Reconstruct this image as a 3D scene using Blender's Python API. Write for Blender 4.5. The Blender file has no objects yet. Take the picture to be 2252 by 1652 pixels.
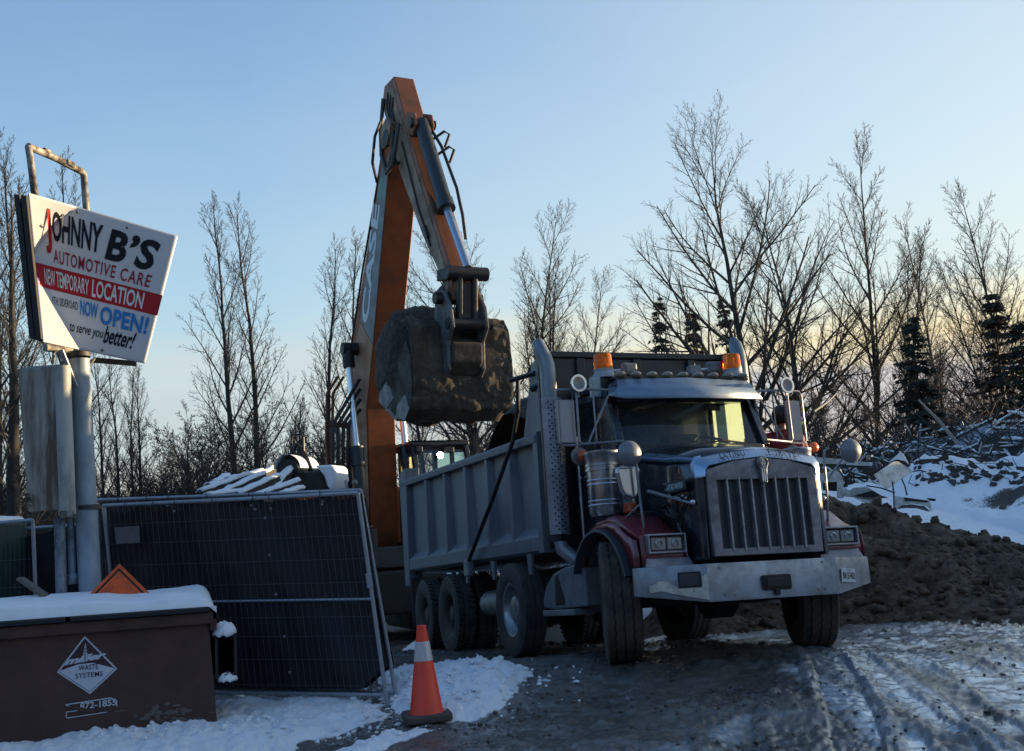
import bpy, bmesh, math, random
import numpy as np
from mathutils import Vector, Matrix, Euler
R = math.radians
sc = bpy.context.scene
col = sc.collection
rng = random.Random(7)
# ------------------------------------------------------------------ camera
PITCH, ROLL, FPX, PW, PH = R(8.0), R(3.15), 2400.0, 2252.0, 1652.0
CAMP = Vector((0, 0, 1.5))
_r0 = Vector((1, 0, 0)); _u0 = Vector((0, -math.sin(PITCH), math.cos(PITCH)))
CF = Vector((0, math.cos(PITCH), math.sin(PITCH)))
CR = _r0*math.cos(ROLL) - _u0*math.sin(ROLL)
CU = _u0*math.cos(ROLL) + _r0*math.sin(ROLL)
cam = bpy.data.cameras.new('camera'); camo = bpy.data.objects.new('camera', cam); col.objects.link(camo)
cam.sensor_width = 36; cam.lens = FPX/PW*36; cam.clip_start = .1; cam.clip_end = 3000
_m = Matrix.Identity(4)
for i in range(3):
    _m[i][0] = CR[i]; _m[i][1] = CU[i]; _m[i][2] = -CF[i]; _m[i][3] = CAMP[i]
camo.matrix_world = _m
sc.camera = camo
# ------------------------------------------------------------------ sun, sky, exposure
SUN_AZ, SUN_EL = R(66), R(5.0)          # azimuth from +Y towards +X
sun = bpy.data.lights.new('sun', 'SUN'); suno = bpy.data.objects.new('sun', sun); col.objects.link(suno)
sun.energy = 4.5; sun.angle = R(.6); sun.color = (1, .74, .42)
_sd = Vector((math.sin(SUN_AZ)*math.cos(SUN_EL), math.cos(SUN_AZ)*math.cos(SUN_EL), math.sin(SUN_EL)))
suno.rotation_euler = _sd.to_track_quat('Z', 'Y').to_euler()
w = bpy.data.worlds.new('World'); sc.world = w; w.use_nodes = True
nt = w.node_tree; nt.nodes.clear()
def N(t, typ, loc=None, **kw):
    n = t.nodes.new(typ)
    for k, v in kw.items():
        if k in n.inputs: n.inputs[k].default_value = v
        else: setattr(n, k, v)
    return n
def L(t, a, b): t.links.new(a, b)
sky = N(nt, 'ShaderNodeTexSky', sky_type='NISHITA', sun_disc=False, sun_elevation=SUN_EL, sun_rotation=SUN_AZ,
        altitude=150, air_density=1.0, dust_density=.6, ozone_density=2.2)
bg = N(nt, 'ShaderNodeBackground', Strength=.15)
out = N(nt, 'ShaderNodeOutputWorld')
# low bank of evening cloud along the horizon
tc = N(nt, 'ShaderNodeTexCoord'); sep = N(nt, 'ShaderNodeSeparateXYZ'); L(nt, tc.outputs['Generated'], sep.inputs[0])
mp = N(nt, 'ShaderNodeMapping'); mp.inputs['Scale'].default_value = (2.2, 2.2, 16); L(nt, tc.outputs['Generated'], mp.inputs[0])
nz = N(nt, 'ShaderNodeTexNoise', Scale=1.6, Detail=6, Roughness=.55); L(nt, mp.outputs[0], nz.inputs['Vector'])
SKYTINT = (.86, 1.05, 1.27)
VEIL_FAR, VEIL_SUN = (1.62, 2.02, 2.06), (2.45, 2.48, 1.98)
CLOUD_LOW, CLOUD_MID, CLOUD_EDGE = (2.5, 1.95, 1.55), (1.55, 1.34, 1.50), (3.1, 2.4, 1.15)
def math_(t, op, a, b=None, c=None, clamp=False):
    n = t.nodes.new('ShaderNodeMath'); n.operation = op; n.use_clamp = clamp
    for i, v in enumerate((a, b, c)):
        if v is None: continue
        if hasattr(v, 'links'): t.links.new(v, n.inputs[i])
        else: n.inputs[i].default_value = v
    return n.outputs[0]
def mix_(t, f, a, b, mode='MIX'):
    n = t.nodes.new('ShaderNodeMix'); n.data_type = 'RGBA'; n.blend_type = mode
    for s, v in ((0, f), (6, a), (7, b)):
        if hasattr(v, 'links'): t.links.new(v, n.inputs[s])
        else: n.inputs[s].default_value = v if s == 0 else (*v, 1) if len(v) == 3 else v
    return n.outputs[2]
def ramp_(t, f, stops, interp='LINEAR'):
    n = t.nodes.new('ShaderNodeValToRGB'); cr = n.color_ramp; cr.interpolation = interp
    while len(cr.elements) < len(stops): cr.elements.new(.5)
    for e, (p, c) in zip(cr.elements, stops):
        e.position = p; e.color = (*c, 1) if not isinstance(c, (int, float)) else (c, c, c, 1)
    t.links.new(f, n.inputs[0]); return n.outputs[0]
_z = math_(nt, 'MULTIPLY_ADD', nz.outputs[0], .13, math_(nt, 'SUBTRACT', sep.outputs[2], .062))    # height with a ragged edge
_veil = ramp_(nt, sep.outputs[2], [(.0, .85), (.16, .72), (.32, .34), (.62, 0)])                      # thin evening haze paling the lower sky
_dot = N(nt, 'ShaderNodeVectorMath', operation='DOT_PRODUCT'); L(nt, tc.outputs['Generated'], _dot.inputs[0]); _dot.inputs[1].default_value = tuple(_sd)
_glow = ramp_(nt, _dot.outputs['Value'], [(.2, 0), (.5, .35), (.85, 1)])
_ci = N(nt, 'ShaderNodeMapping'); _ci.inputs['Scale'].default_value = (1.2, 2.6, 5.0); _ci.inputs['Rotation'].default_value = (0, .25, .5); L(nt, tc.outputs['Generated'], _ci.inputs[0])
_cn = N(nt, 'ShaderNodeTexNoise', Scale=1.5, Detail=7, Roughness=.6, Distortion=.5); L(nt, _ci.outputs[0], _cn.inputs['Vector'])
_base = mix_(nt, 1.0, sky.outputs[0], SKYTINT, 'MULTIPLY')
_base = mix_(nt, ramp_(nt, _cn.outputs[0], [(.42, 0), (.75, .14)]), _base, (1.75, 1.95, 2.1))      # wisps of high cirrus
_vc = mix_(nt, _glow, VEIL_FAR, VEIL_SUN)
_away = ramp_(nt, math_(nt, 'MULTIPLY_ADD', _dot.outputs['Value'], .5, .5), [(.25, 0), (.54, 1)])      # the haze glows only on the sunset side
_base = mix_(nt, math_(nt, 'MULTIPLY', _veil, _away), _base, _vc)
_base = mix_(nt, math_(nt, 'MULTIPLY', _glow, .44), _base, VEIL_SUN)
CLOUD_MIDF = (1.75, 1.6, 1.55)
_band = ramp_(nt, _z, [(.0, 1), (.14, 1), (.21, 0)])
_cs = ramp_(nt, _glow, [(.05, CLOUD_MIDF), (.30, CLOUD_MID)])
_cb = mix_(nt, ramp_(nt, _z, [(.02, 0), (.10, 1)]), CLOUD_LOW, _cs)
_cb = mix_(nt, ramp_(nt, _z, [(.11, 0), (.145, 1)]), _cb, mix_(nt, ramp_(nt, _glow, [(.05, 0), (.3, 1)]), (2.15, 2.0, 1.8), CLOUD_EDGE))
_cm = math_(nt, 'MULTIPLY', math_(nt, 'MULTIPLY', _band, _away), math_(nt, 'MULTIPLY_ADD', _glow, .5, .38))
_mix = mix_(nt, _cm, _base, _cb)
L(nt, _mix, bg.inputs[0]); L(nt, bg.outputs[0], out.inputs[0])
vs = sc.view_settings
vs.view_transform = 'Standard'; vs.look = 'None'; vs.gamma = 1; vs.use_curve_mapping = False
vs.exposure = 1.3
sc.cycles.use_denoising = True
sc.cycles.denoising_input_passes = 'RGB_ALBEDO_NORMAL'; sc.cycles.denoising_prefilter = 'ACCURATE'
sc.cycles.max_bounces = 6; sc.cycles.transparent_max_bounces = 12
sc.render.film_transparent = False
# ------------------------------------------------------------------ numpy noise
def _hash(ix, iy, seed):
    n = (ix.astype(np.int64)*374761393 + iy.astype(np.int64)*668265263 + seed*1442695041) & 0xffffffff
    n = ((n ^ (n >> 13))*1274126177) & 0xffffffff
    return ((n ^ (n >> 16)) & 0xffff)/65535.0
def vnoise(x, y, seed=0):
    ix = np.floor(x); iy = np.floor(y); fx = x-ix; fy = y-iy
    fx = fx*fx*(3-2*fx); fy = fy*fy*(3-2*fy)
    a = _hash(ix, iy, seed); b = _hash(ix+1, iy, seed); c = _hash(ix, iy+1, seed); d = _hash(ix+1, iy+1, seed)
    return a+(b-a)*fx+(c-a)*fy+(a-b-c+d)*fx*fy
def fbm(x, y, o=4, seed=0, g=.5):
    x = np.asarray(x, float); y = np.asarray(y, float)
    s = 0; a = 1; t = 0
    for i in range(o):
        s = s+a*vnoise(x*2**i+13.7*i, y*2**i-7.1*i, seed+i); t += a; a *= g
    return s/t
def clods(x, y, seed=0):        # rounded lumps: 1 - distance to the nearest jittered point
    ix = np.floor(x); iy = np.floor(y); best = np.full(np.shape(x), 9.0)
    for dx in (-1, 0, 1):
        for dy in (-1, 0, 1):
            cx = ix+dx; cy = iy+dy
            px = cx+_hash(cx, cy, seed); py = cy+_hash(cx, cy, seed+5)
            best = np.minimum(best, (px-x)**2+(py-y)**2)
    return np.clip(1-np.sqrt(best), 0, 1)
def domes(x, y, seed=0):        # rounded lumps
    c = 1-clods(x, y, seed); return np.sqrt(np.clip(1-(1.25*c)**2, 0, 1))
# ------------------------------------------------------------------ placement
def ray(px, py):
    return CR*((px-PW/2)/FPX) + CU*((PH/2-py)/FPX) + CF
def at(px, py, Y):
    d = ray(px, py); return CAMP + d*(Y/d.y)
def onz(px, py, z=0.0):
    d = ray(px, py); return CAMP + d*((z-CAMP.z)/d.z)
# ------------------------------------------------------------------ mesh builder
class MB:
    def __init__(s): s.v = []; s.f = []
    def add(s, vs, fs):
        o = len(s.v); s.v += [tuple(p) for p in vs]; s.f += [tuple(i+o for i in f) for f in fs]; return s
    def hexa(s, p):   # 8 points: bottom 4 ccw, top 4 ccw
        return s.add(p, [(3, 2, 1, 0), (4, 5, 6, 7), (0, 1, 5, 4), (1, 2, 6, 5), (2, 3, 7, 6), (3, 0, 4, 7)])
    def box(s, x0, x1, y0, y1, z0, z1):
        return s.hexa([(x0, y0, z0), (x1, y0, z0), (x1, y1, z0), (x0, y1, z0), (x0, y0, z1), (x1, y0, z1), (x1, y1, z1), (x0, y1, z1)])
    def bar(s, a, b, w, h, up=(0, 0, 1)):
        a = Vector(a); b = Vector(b); d = (b-a).normalized(); u = Vector(up)
        sd = d.cross(u)
        if sd.length < 1e-4: sd = d.cross(Vector((1, 0, 0)))
        sd.normalize(); u = sd.cross(d).normalized()
        q = [sd*(-w/2)+u*(-h/2), sd*(w/2)+u*(-h/2), sd*(w/2)+u*(h/2), sd*(-w/2)+u*(h/2)]
        return s.add([a+k for k in q]+[b+k for k in q], [(0, 1, 2, 3), (7, 6, 5, 4), (0, 4, 5, 1), (1, 5, 6, 2), (2, 6, 7, 3), (3, 7, 4, 0)])
    def tube(s, pts, r, n=8, cap=True):
        pts = [Vector(p) for p in pts]; k = len(pts)
        rr = list(r) if hasattr(r, '__len__') else [r]*k
        o = len(s.v); ref = None
        for i, p in enumerate(pts):
            d = (pts[min(i+1, k-1)]-pts[max(i-1, 0)])
            d = d.normalized() if d.length > 1e-9 else Vector((0, 0, 1))
            if ref is None: ref = Vector((0, 0, 1)) if abs(d.z) < .9 else Vector((1, 0, 0))
            a = d.cross(ref)
            if a.length < 1e-5: a = d.orthogonal()
            a.normalize(); b = a.cross(d); ref = b
            for j in range(n):
                t = 2*math.pi*j/n
                s.v.append(tuple(p+a*(math.cos(t)*rr[i])+b*(math.sin(t)*rr[i])))
        for i in range(k-1):
            for j in range(n):
                s.f.append((o+i*n+j, o+i*n+(j+1) % n, o+(i+1)*n+(j+1) % n, o+(i+1)*n+j))
        if cap:
            s.f.append(tuple(o+j for j in reversed(range(n)))); s.f.append(tuple(o+(k-1)*n+j for j in range(n)))
        return s
    def prism(s, poly, fn, d0, d1):   # poly in 2D, fn(a, b, d) -> 3D
        n = len(poly)
        return s.add([fn(a, b, d0) for a, b in poly]+[fn(a, b, d1) for a, b in poly],
                     [tuple(reversed(range(n))), tuple(range(n, 2*n))]+[(i, (i+1) % n, n+(i+1) % n, n+i) for i in range(n)])
    def lathe(s, prof, c, ax='x', n=32, wob=None, cap=False):   # prof [(along, radius)]
        o = len(s.v); k = len(prof); c = Vector(c)
        A = {'x': Vector((1, 0, 0)), 'y': Vector((0, 1, 0)), 'z': Vector((0, 0, 1))}[ax] if isinstance(ax, str) else Vector(ax).normalized()
        P = A.orthogonal().normalized(); Q = A.cross(P)
        for j in range(n):
            t = 2*math.pi*j/n
            for i, (h, r) in enumerate(prof):
                hh = h+(wob(i, j) if wob else 0)
                s.v.append(tuple(c+A*hh+P*(math.cos(t)*r)+Q*(math.sin(t)*r)))
        for j in range(n):
            for i in range(k-1):
                s.f.append((o+j*k+i, o+j*k+i+1, o+((j+1) % n)*k+i+1, o+((j+1) % n)*k+i))
        if cap:
            s.f.append(tuple(o+j*k for j in range(n))); s.f.append(tuple(o+j*k+k-1 for j in reversed(range(n))))
        return s
    def ball(s, c, r, n=12, m=8, sx=1, sy=1, sz=1):
        o = len(s.v); c = Vector(c)
        for i in range(1, m):
            a = math.pi*i/m
            for j in range(n):
                t = 2*math.pi*j/n
                s.v.append((c.x+r*sx*math.sin(a)*math.cos(t), c.y+r*sy*math.sin(a)*math.sin(t), c.z+r*sz*math.cos(a)))
        s.v.append((c.x, c.y, c.z+r*sz)); s.v.append((c.x, c.y, c.z-r*sz)); T = len(s.v)-2
        for i in range(m-2):
            for j in range(n):
                s.f.append((o+i*n+j, o+(i+1)*n+j, o+(i+1)*n+(j+1) % n, o+i*n+(j+1) % n))
        for j in range(n):
            s.f.append((T, o+j, o+(j+1) % n)); s.f.append((T+1, o+(m-2)*n+(j+1) % n, o+(m-2)*n+j))
        return s
    def grid(s, rows):     # rows of points
        o = len(s.v); k = len(rows[0])
        for r in rows: s.v += [tuple(p) for p in r]
        for i in range(len(rows)-1):
            for j in range(k-1):
                s.f.append((o+i*k+j, o+i*k+j+1, o+(i+1)*k+j+1, o+(i+1)*k+j))
        return s
    def xf(s, M): s.v = [tuple(M @ Vector(p)) for p in s.v]; return s
    def build(s, name, m, parent=None, smooth=35, bevel=0, solid=0, seg=2, kind=None, label=None):
        me = bpy.data.meshes.new(name); me.from_pydata(s.v, [], s.f); me.update()
        bm = bmesh.new(); bm.from_mesh(me); bmesh.ops.recalc_face_normals(bm, faces=bm.faces); bm.to_mesh(me); bm.free()
        return link(name, me, m, parent, smooth, bevel, solid, seg, kind, label)
def link(name, me, m, parent=None, smooth=35, bevel=0, solid=0, seg=2, kind=None, label=None):
    if smooth:
        me.shade_smooth(); me.set_sharp_from_angle(angle=R(smooth))
    for mm in (m if isinstance(m, (list, tuple)) else [m]): me.materials.append(mm)
    o = bpy.data.objects.new(name, me); col.objects.link(o)
    if parent: o.parent = parent
    if solid:
        md = o.modifiers.new('solid', 'SOLIDIFY'); md.thickness = solid; md.offset = 0
    if bevel:
        md = o.modifiers.new('bevel', 'BEVEL'); md.width = bevel; md.segments = seg; md.limit_method = 'ANGLE'; md.angle_limit = R(40)
    if kind: o['kind'] = kind
    if label: o['label'] = label
    return o
def npmesh(name, V, F, m, parent=None, smooth=True, attrs=None):   # V (n,3), F (k,3|4) arrays
    me = bpy.data.meshes.new(name); V = np.asarray(V, np.float32); F = np.asarray(F, np.int32)
    me.vertices.add(len(V)); me.vertices.foreach_set('co', V.ravel())
    k = F.shape[1]; me.loops.add(F.size); me.loops.foreach_set('vertex_index', F.ravel())
    me.polygons.add(len(F)); me.polygons.foreach_set('loop_start', np.arange(0, F.size, k, dtype=np.int32))
    try: me.polygons.foreach_set('loop_total', np.full(len(F), k, np.int32))
    except Exception: pass
    me.update(calc_edges=True); me.validate()
    if smooth: me.shade_smooth()
    for an, a in (attrs or {}).items():
        at_ = me.attributes.new(an, 'FLOAT', 'POINT'); at_.data.foreach_set('value', np.asarray(a, np.float32).ravel())
    me.materials.append(m)
    o = bpy.data.objects.new(name, me); col.objects.link(o)
    if parent: o.parent = parent
    return o
def tag(o, label, cat=None, group=None, kind=None):
    if label: o['label'] = label
    if cat: o['category'] = cat
    if group: o['group'] = group
    if kind: o['kind'] = kind
    return o
def thing(name, label, cat, loc=(0, 0, 0), rot=None, group=None):
    o = bpy.data.objects.new(name, None); col.objects.link(o); o.empty_display_size = .2
    o.location = loc
    if rot is not None: o.rotation_euler = rot
    return tag(o, label, cat, group)
def copy_tree(o, parent=None):
    c = o.copy(); col.objects.link(c)
    if parent: c.parent = parent
    for ch in list(o.children): copy_tree(ch, c)
    return c
# ------------------------------------------------------------------ materials
MATS = {}
def mat(name, c, rough=.5, metal=0.0, var=.18, vs_=6.0, bump=.0, bs=60.0, dirt=None, ds=4.0, da=.5, spec=.5, coat=0.0, rv=.12, emit=None, stretch=(1, 1, 1), dthr=.5):
    if name in MATS: return MATS[name]
    m = bpy.data.materials.new(name); m.use_nodes = True; t = m.node_tree; b = t.nodes['Principled BSDF']
    tc = N(t, 'ShaderNodeTexCoord'); mp = N(t, 'ShaderNodeMapping'); mp.inputs['Scale'].default_value = stretch; L(t, tc.outputs['Object'], mp.inputs[0])
    v = mp.outputs[0]
    n1 = N(t, 'ShaderNodeTexNoise', Scale=vs_, Detail=5, Roughness=.6); L(t, v, n1.inputs['Vector'])
    lo = tuple(x*(1-var) for x in c); hi = tuple(min(1, x*(1+var)) for x in c)
    cc = ramp_(t, n1.outputs[0], [(.3, lo), (.7, hi)])
    if dirt is not None:
        n2 = N(t, 'ShaderNodeTexNoise', Scale=ds, Detail=8, Roughness=.68); L(t, v, n2.inputs['Vector'])
        f = ramp_(t, n2.outputs[0], [(dthr-.08, 0), (dthr+.12, da)])
        cc = mix_(t, f, cc, dirt)
        rr = math_(t, 'ADD', math_(t, 'MULTIPLY_ADD', n1.outputs[0], rv*2, rough-rv), math_(t, 'MULTIPLY', f, .35), clamp=True)
    else:
        rr = math_(t, 'MULTIPLY_ADD', n1.outputs[0], rv*2, rough-rv, clamp=True)
    L(t, cc, b.inputs['Base Color']); L(t, rr, b.inputs['Roughness'])
    b.inputs['Metallic'].default_value = metal; b.inputs['Specular IOR Level'].default_value = spec; b.inputs['Coat Weight'].default_value = coat
    if bump:
        n3 = N(t, 'ShaderNodeTexNoise', Scale=bs, Detail=4, Roughness=.6); L(t, v, n3.inputs['Vector'])
        bp = N(t, 'ShaderNodeBump', Strength=bump, Distance=.01); L(t, n3.outputs[0], bp.inputs['Height']); L(t, bp.outputs[0], b.inputs['Normal'])
    if emit:
        b.inputs['Emission Color'].default_value = (*emit[0], 1); b.inputs['Emission Strength'].default_value = emit[1]
    MATS[name] = m
    return m
MUD = (.060, .048, .036)
# ------------------------------------------------------------------ lettering
def text_mesh(body, shear=0.0, bold=0.0, spacing=1.0):
    c = bpy.data.curves.new('lettering', 'FONT'); c.body = body; c.size = 1; c.shear = shear; c.offset = bold; c.space_character = spacing
    c.resolution_u = 3
    o = bpy.data.objects.new('lettering', c); col.objects.link(o)
    dg = bpy.context.evaluated_depsgraph_get(); dg.update()
    me = bpy.data.meshes.new_from_object(o.evaluated_get(dg))
    vs_ = [v.co.copy() for v in me.vertices]; fs = [tuple(p.vertices) for p in me.polygons]
    bpy.data.objects.remove(o); bpy.data.curves.remove(c); bpy.data.meshes.remove(me)
    x0 = min(v.x for v in vs_); x1 = max(v.x for v in vs_); y0 = min(v.y for v in vs_); y1 = max(v.y for v in vs_)
    return [((v.x-x0)/(x1-x0), (v.y-y0)/(y1-y0)) for v in vs_], fs
def lettering(name, body, fn, m, parent, smooth=0, **kw):    # fn(a, b) -> 3D, a b in 0..1
    v, f = text_mesh(body, **kw)
    return MB().add([fn(a, b) for a, b in v], f).build(name, m, parent, smooth=0)
# ================================================================== ground
_cp = [(-.83, 9.0, 0), (-2.6, 9.3, .0), (-4, 8.8, 0), (-1.2, 9.8, .02), (-2.5, 10.4, .02), (-4.4, 11.0, .0), (-6, 10, 0), (0, 5, -.03), (3, 6.5, -.02), (-3, 5, -.03), (6, 8, .02),
       (-.2, 7.7, 0), (3, 8, .06), (.95, 10.59, .21), (2.87, 11.28, .17), (1.4, 9.4, .13), (3.4, 10, .13), (0, 13.2, .02), (-.98, 15.74, -.17), (1.1, 16.47, -.2), (.69, 17.9, -.3), (-1.6, 17.5, -.32), (2.2, 14, .0),
       (4.8, 12, .12), (7, 12, .1), (4.7, 15.6, .0), (9, 15, .05), (-2, 13, -.05), (-5, 14, -.15), (-2, 22, -.5), (6, 22, -.2), (-8, 22, -.4), (12, 10, .1), (-9, 12, -.1), (0, 28, -.5), (12, 26, 0), (-12, 30, -.5), (10, 36, -.3), (0, 0, -.05), (-8, 2, 0), (8, 2, 0)]
_cp = np.array(_cp, float)
_d = np.linalg.norm(_cp[:, None, :2]-_cp[None, :, :2], axis=2)
_wt = np.linalg.solve(np.sqrt(_d**2+1.0)+1e-6*np.eye(len(_cp)), _cp[:, 2]+.15)
def gbase(x, y):
    x = np.asarray(x, float); y = np.asarray(y, float); s = np.zeros(np.broadcast(x, y).shape)
    for (cx, cy, cz), wv in zip(_cp, _wt): s = s+wv*np.sqrt((x-cx)**2+(y-cy)**2+1.0)
    r = np.hypot(x, y-12); k = np.clip((r-22)/14, 0, 1); k = k*k*(3-2*k)
    return (s-.15)*(1-k)-.4*k
def gz(x, y): return float(gbase(np.array([x]), np.array([y]))[0])
def seg_dist(x, y, pts):
    best = np.full(np.shape(x), 1e9); along = np.zeros(np.shape(x)); acc = 0
    for (ax, ay), (bx, by) in zip(pts[:-1], pts[1:]):
        dx, dy = bx-ax, by-ay; l2 = dx*dx+dy*dy
        t = np.clip(((x-ax)*dx+(y-ay)*dy)/l2, 0, 1)
        qx = ax+dx*t; qy = ay+dy*t
        sgn = np.sign((x-ax)*dy-(y-ay)*dx)
        d = np.hypot(x-qx, y-qy)
        m = d < np.abs(best); best = np.where(m, d*np.where(sgn == 0, 1, sgn), best); along = np.where(m, acc+t*math.sqrt(l2), along)
        acc += math.sqrt(l2)
    return best, along
def in_poly(x, y, poly):   # signed distance, positive inside
    n = len(poly); ins = np.zeros(np.shape(x), bool); dmin = np.full(np.shape(x), 1e9)
    for i in range(n):
        ax, ay = poly[i]; bx, by = poly[(i+1) % n]
        c = ((ay > y) != (by > y)) & (x < (bx-ax)*(y-ay)/((by-ay) if by != ay else 1e-9)+ax); ins ^= c
        dx, dy = bx-ax, by-ay; t = np.clip(((x-ax)*dx+(y-ay)*dy)/(dx*dx+dy*dy), 0, 1)
        dmin = np.minimum(dmin, np.hypot(x-ax-dx*t, y-ay-dy*t))
    return np.where(ins, dmin, -dmin)
def gp(lst, z=0.0): return [tuple(onz(a, b, z)[:2]) for a, b in lst]
SNOW_A = gp([(845, 1478), (900, 1492), (985, 1480), (1040, 1490), (1168, 1512), (1145, 1545), (1060, 1582), (980, 1596), (930, 1590), (880, 1575), (850, 1560), (835, 1520)])
SNOW_B = gp([(-200, 1640), (40, 1640), (300, 1600), (470, 1560), (560, 1540), (700, 1540), (850, 1560), (852, 1582), (800, 1598), (690, 1622), (560, 1660), (300, 1720), (-300, 1800)])
SNOW_B += [(-9, 9), (-9, 12.5), (-4.2, 11.6), (-2.5, 10.9)]
SNOW_C = gp([(760, 1640), (850, 1607), (960, 1605), (900, 1622), (800, 1652), (700, 1690), (560, 1700)])
ICE = [(gp([(1760, 1500), (1830, 1530), (1930, 1590), (2050, 1652), (2200, 1740)], .05), .16, 1.0),
       (gp([(1880, 1490), (2000, 1530), (2120, 1590), (2252, 1660), (2400, 1720)], .05), .17, 1.0),
       (gp([(1960, 1450), (2100, 1480), (2252, 1530), (2450, 1600)], .08), .22, .75),
       (gp([(1500, 1640), (1650, 1590), (1800, 1585)], .03), .10, .35),
       (gp([(2080, 1600), (2252, 1590), (2400, 1600)], .06), .28, .95),
       (gp([(1950, 1385), (2100, 1395), (2300, 1400)], .1), .4, .55),
       (gp([(1580, 1395), (1700, 1385), (1800, 1390)], .15), .35, .6)]
RUT = [(gp([(1800, 1440), (1840, 1500), (1870, 1560), (1900, 1680)], .08), .2, .028),
       (gp([(1860, 1440), (1960, 1520), (2090, 1600), (2180, 1690)], .08), .13, .026),
       (gp([(1950, 1440), (2080, 1510), (2300, 1640)], .08), .12, .022),
       (gp([(1370, 1450), (1330, 1540), (1240, 1680)], .1), .24, .012),
       (gp([(1650, 1520), (1600, 1590), (1640, 1690)], .06), .2, .02)]
ang = np.concatenate([np.linspace(-180, -40, 50)[:-1], np.linspace(-40, -29, 40)[:-1], np.linspace(-29, 31, 640)[:-1], np.linspace(31, 45, 50)[:-1], np.linspace(45, 180, 50)])
rad = np.concatenate([[.3, 1, 2, 3, 4, 5, 5.8], np.geomspace(6.4, 19, 250), np.geomspace(19.3, 60, 90), np.geomspace(65, 1500, 24)])
A, Rr = np.meshgrid(np.radians(ang), rad)
X = np.sin(A)*Rr; Y = np.cos(A)*Rr
Z = gbase(X, Y)
near = np.clip((30-Rr)/12, 0, 1)
n1 = fbm(X*1.1, Y*1.1, 4, 3); n2 = fbm(X*6, Y*6, 4, 11); n3 = fbm(X*22, Y*22, 3, 19)
mudz = (n1-.5)*.10+(n2-.5)*.055+(n3-.5)*.022
cl = clods(X*9+n2*2, Y*9, 4); rough_area = np.clip(fbm(X*.7+4, Y*.7, 3, 31)*3.0-1.05, 0, 1)
mudz += rough_area*(cl**1.5)*.045+rough_area*(clods(X*21, Y*21, 14)-.4)*.018
wet = np.clip(.68+(.5-n1)*1.8+(X-1.0)*.12, 0, 1)
ice = np.zeros_like(X)
for pts, wd, st in ICE:
    d, al = seg_dist(X, Y, pts); d = np.abs(d)+(n2-.5)*.22+(n1-.5)*.3
    ice = np.maximum(ice, st*np.clip(1.35-d/wd*1.0, 0, 1))
for pts, wd, dp in RUT:
    d, al = seg_dist(X, Y, pts)
    u = np.abs(d)/wd
    prof = (np.where(u < .8, -1.0, np.where(u < 1.5, (1-np.abs(u-1.15)/.35).clip(-1, 1)*.8, 0)))*(.25+1.3*np.clip(fbm(X*1.8, Y*1.8, 3, 66)*2-.5, 0, 1))
    lug = .25*np.sin(al*38+np.sign(d)*1.2)*(u < .8)
    mudz += dp*(prof+lug)*np.clip(al*2, 0, 1)
    ice *= np.where((u > .75) & (u < 1.5), .35, 1.0)
_cx = X+.035*(Y-9.5)**2; streak = fbm(_cx*3.6, Y*.55+_cx*.3, 5, 77, .6)       # long smears dragged across the wet yard
ice = np.clip(ice*(.35+1.1*streak), 0, 1)
right_area = np.clip((X-2.2)/1.6, 0, 1)*np.clip((16-Rr)/5, 0, 1)
ice = np.maximum(ice, right_area*np.clip((streak-.42)*7, 0, 1))
wet = np.clip(wet+(streak-.5)*.9, 0, 1)
mudz += (fbm(_cx*8, Y*1.3+_cx, 4, 83)-.5)*.05*np.clip((X-.3)/1.5, .25, 1)+(clods(_cx*16, Y*7, 85)-.4)*.016*np.clip((X-.2)/1.5, .2, 1)
mudz = mudz*(1-.62*ice)
snow = np.zeros_like(X); sz = np.zeros_like(X)
en = (fbm(X*3, Y*3, 4, 41)-.5)*.34+(n3-.5)*.07
for poly, h in ((SNOW_A, .11), (SNOW_B, .05), (SNOW_C, .03)):
    sd = in_poly(X, Y, poly)+en*(.7 if poly is SNOW_A else 1)
    snow = np.maximum(snow, np.clip(sd/.07+.5, 0, 1)); sz = np.maximum(sz, h*np.clip(sd/.28, 0, 1)**.7)
lump = .6*clods(X*4.5+n2, Y*4.5, 9)+.5*clods(X*12+n2*2, Y*12, 19)
sz = sz*(.55+.55*lump+.3*(n2-.3)+.25*(n3-.5))
heap = np.exp(-(((X+.95)/.55)**2+((Y-10.35)/.33)**2))*.07+np.exp(-(((X+.35)/.33)**2+((Y-10.3)/.28)**2))*.09
sz += heap*snow*(.5+lump)
crumbs = np.clip(fbm(X*14, Y*14, 2, 51)*4-2.75, 0, 1)*np.clip((-X+1.1)/1.2, 0, 1)*np.clip(n1*3-1, 0, 1)
snow = np.maximum(snow, crumbs*.8*near*(Rr < 12))
far_snow = np.clip((Rr-24)/5, 0, 1)*np.clip(fbm(X*.4, Y*.4, 4, 61)*5-1.6, 0, 1)
snow = np.maximum(snow, far_snow)
Z = Z+near*(mudz+sz)
Z_G, S_G = Z, snow
V = np.stack([X, Y, Z], -1).reshape(-1, 3)
nr, na = X.shape
ii, jj = np.meshgrid(np.arange(nr-1), np.arange(na-1), indexing='ij'); b0 = (ii*na+jj).ravel()
F = np.stack([b0, b0+1, b0+na+1, b0+na], -1)
gm = bpy.data.materials.new('yard_mud'); gm.use_nodes = True; t = gm.node_tree; b = t.nodes['Principled BSDF']
tc = N(t, 'ShaderNodeTexCoord')
def attr(n): return N(t, 'ShaderNodeAttribute', attribute_name=n).outputs['Fac']
na1 = N(t, 'ShaderNodeTexNoise', Scale=2.2, Detail=9, Roughness=.66); L(t, tc.outputs['Object'], na1.inputs['Vector'])
na2 = N(t, 'ShaderNodeTexNoise', Scale=38, Detail=5, Roughness=.65); L(t, tc.outputs['Object'], na2.inputs['Vector'])
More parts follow.
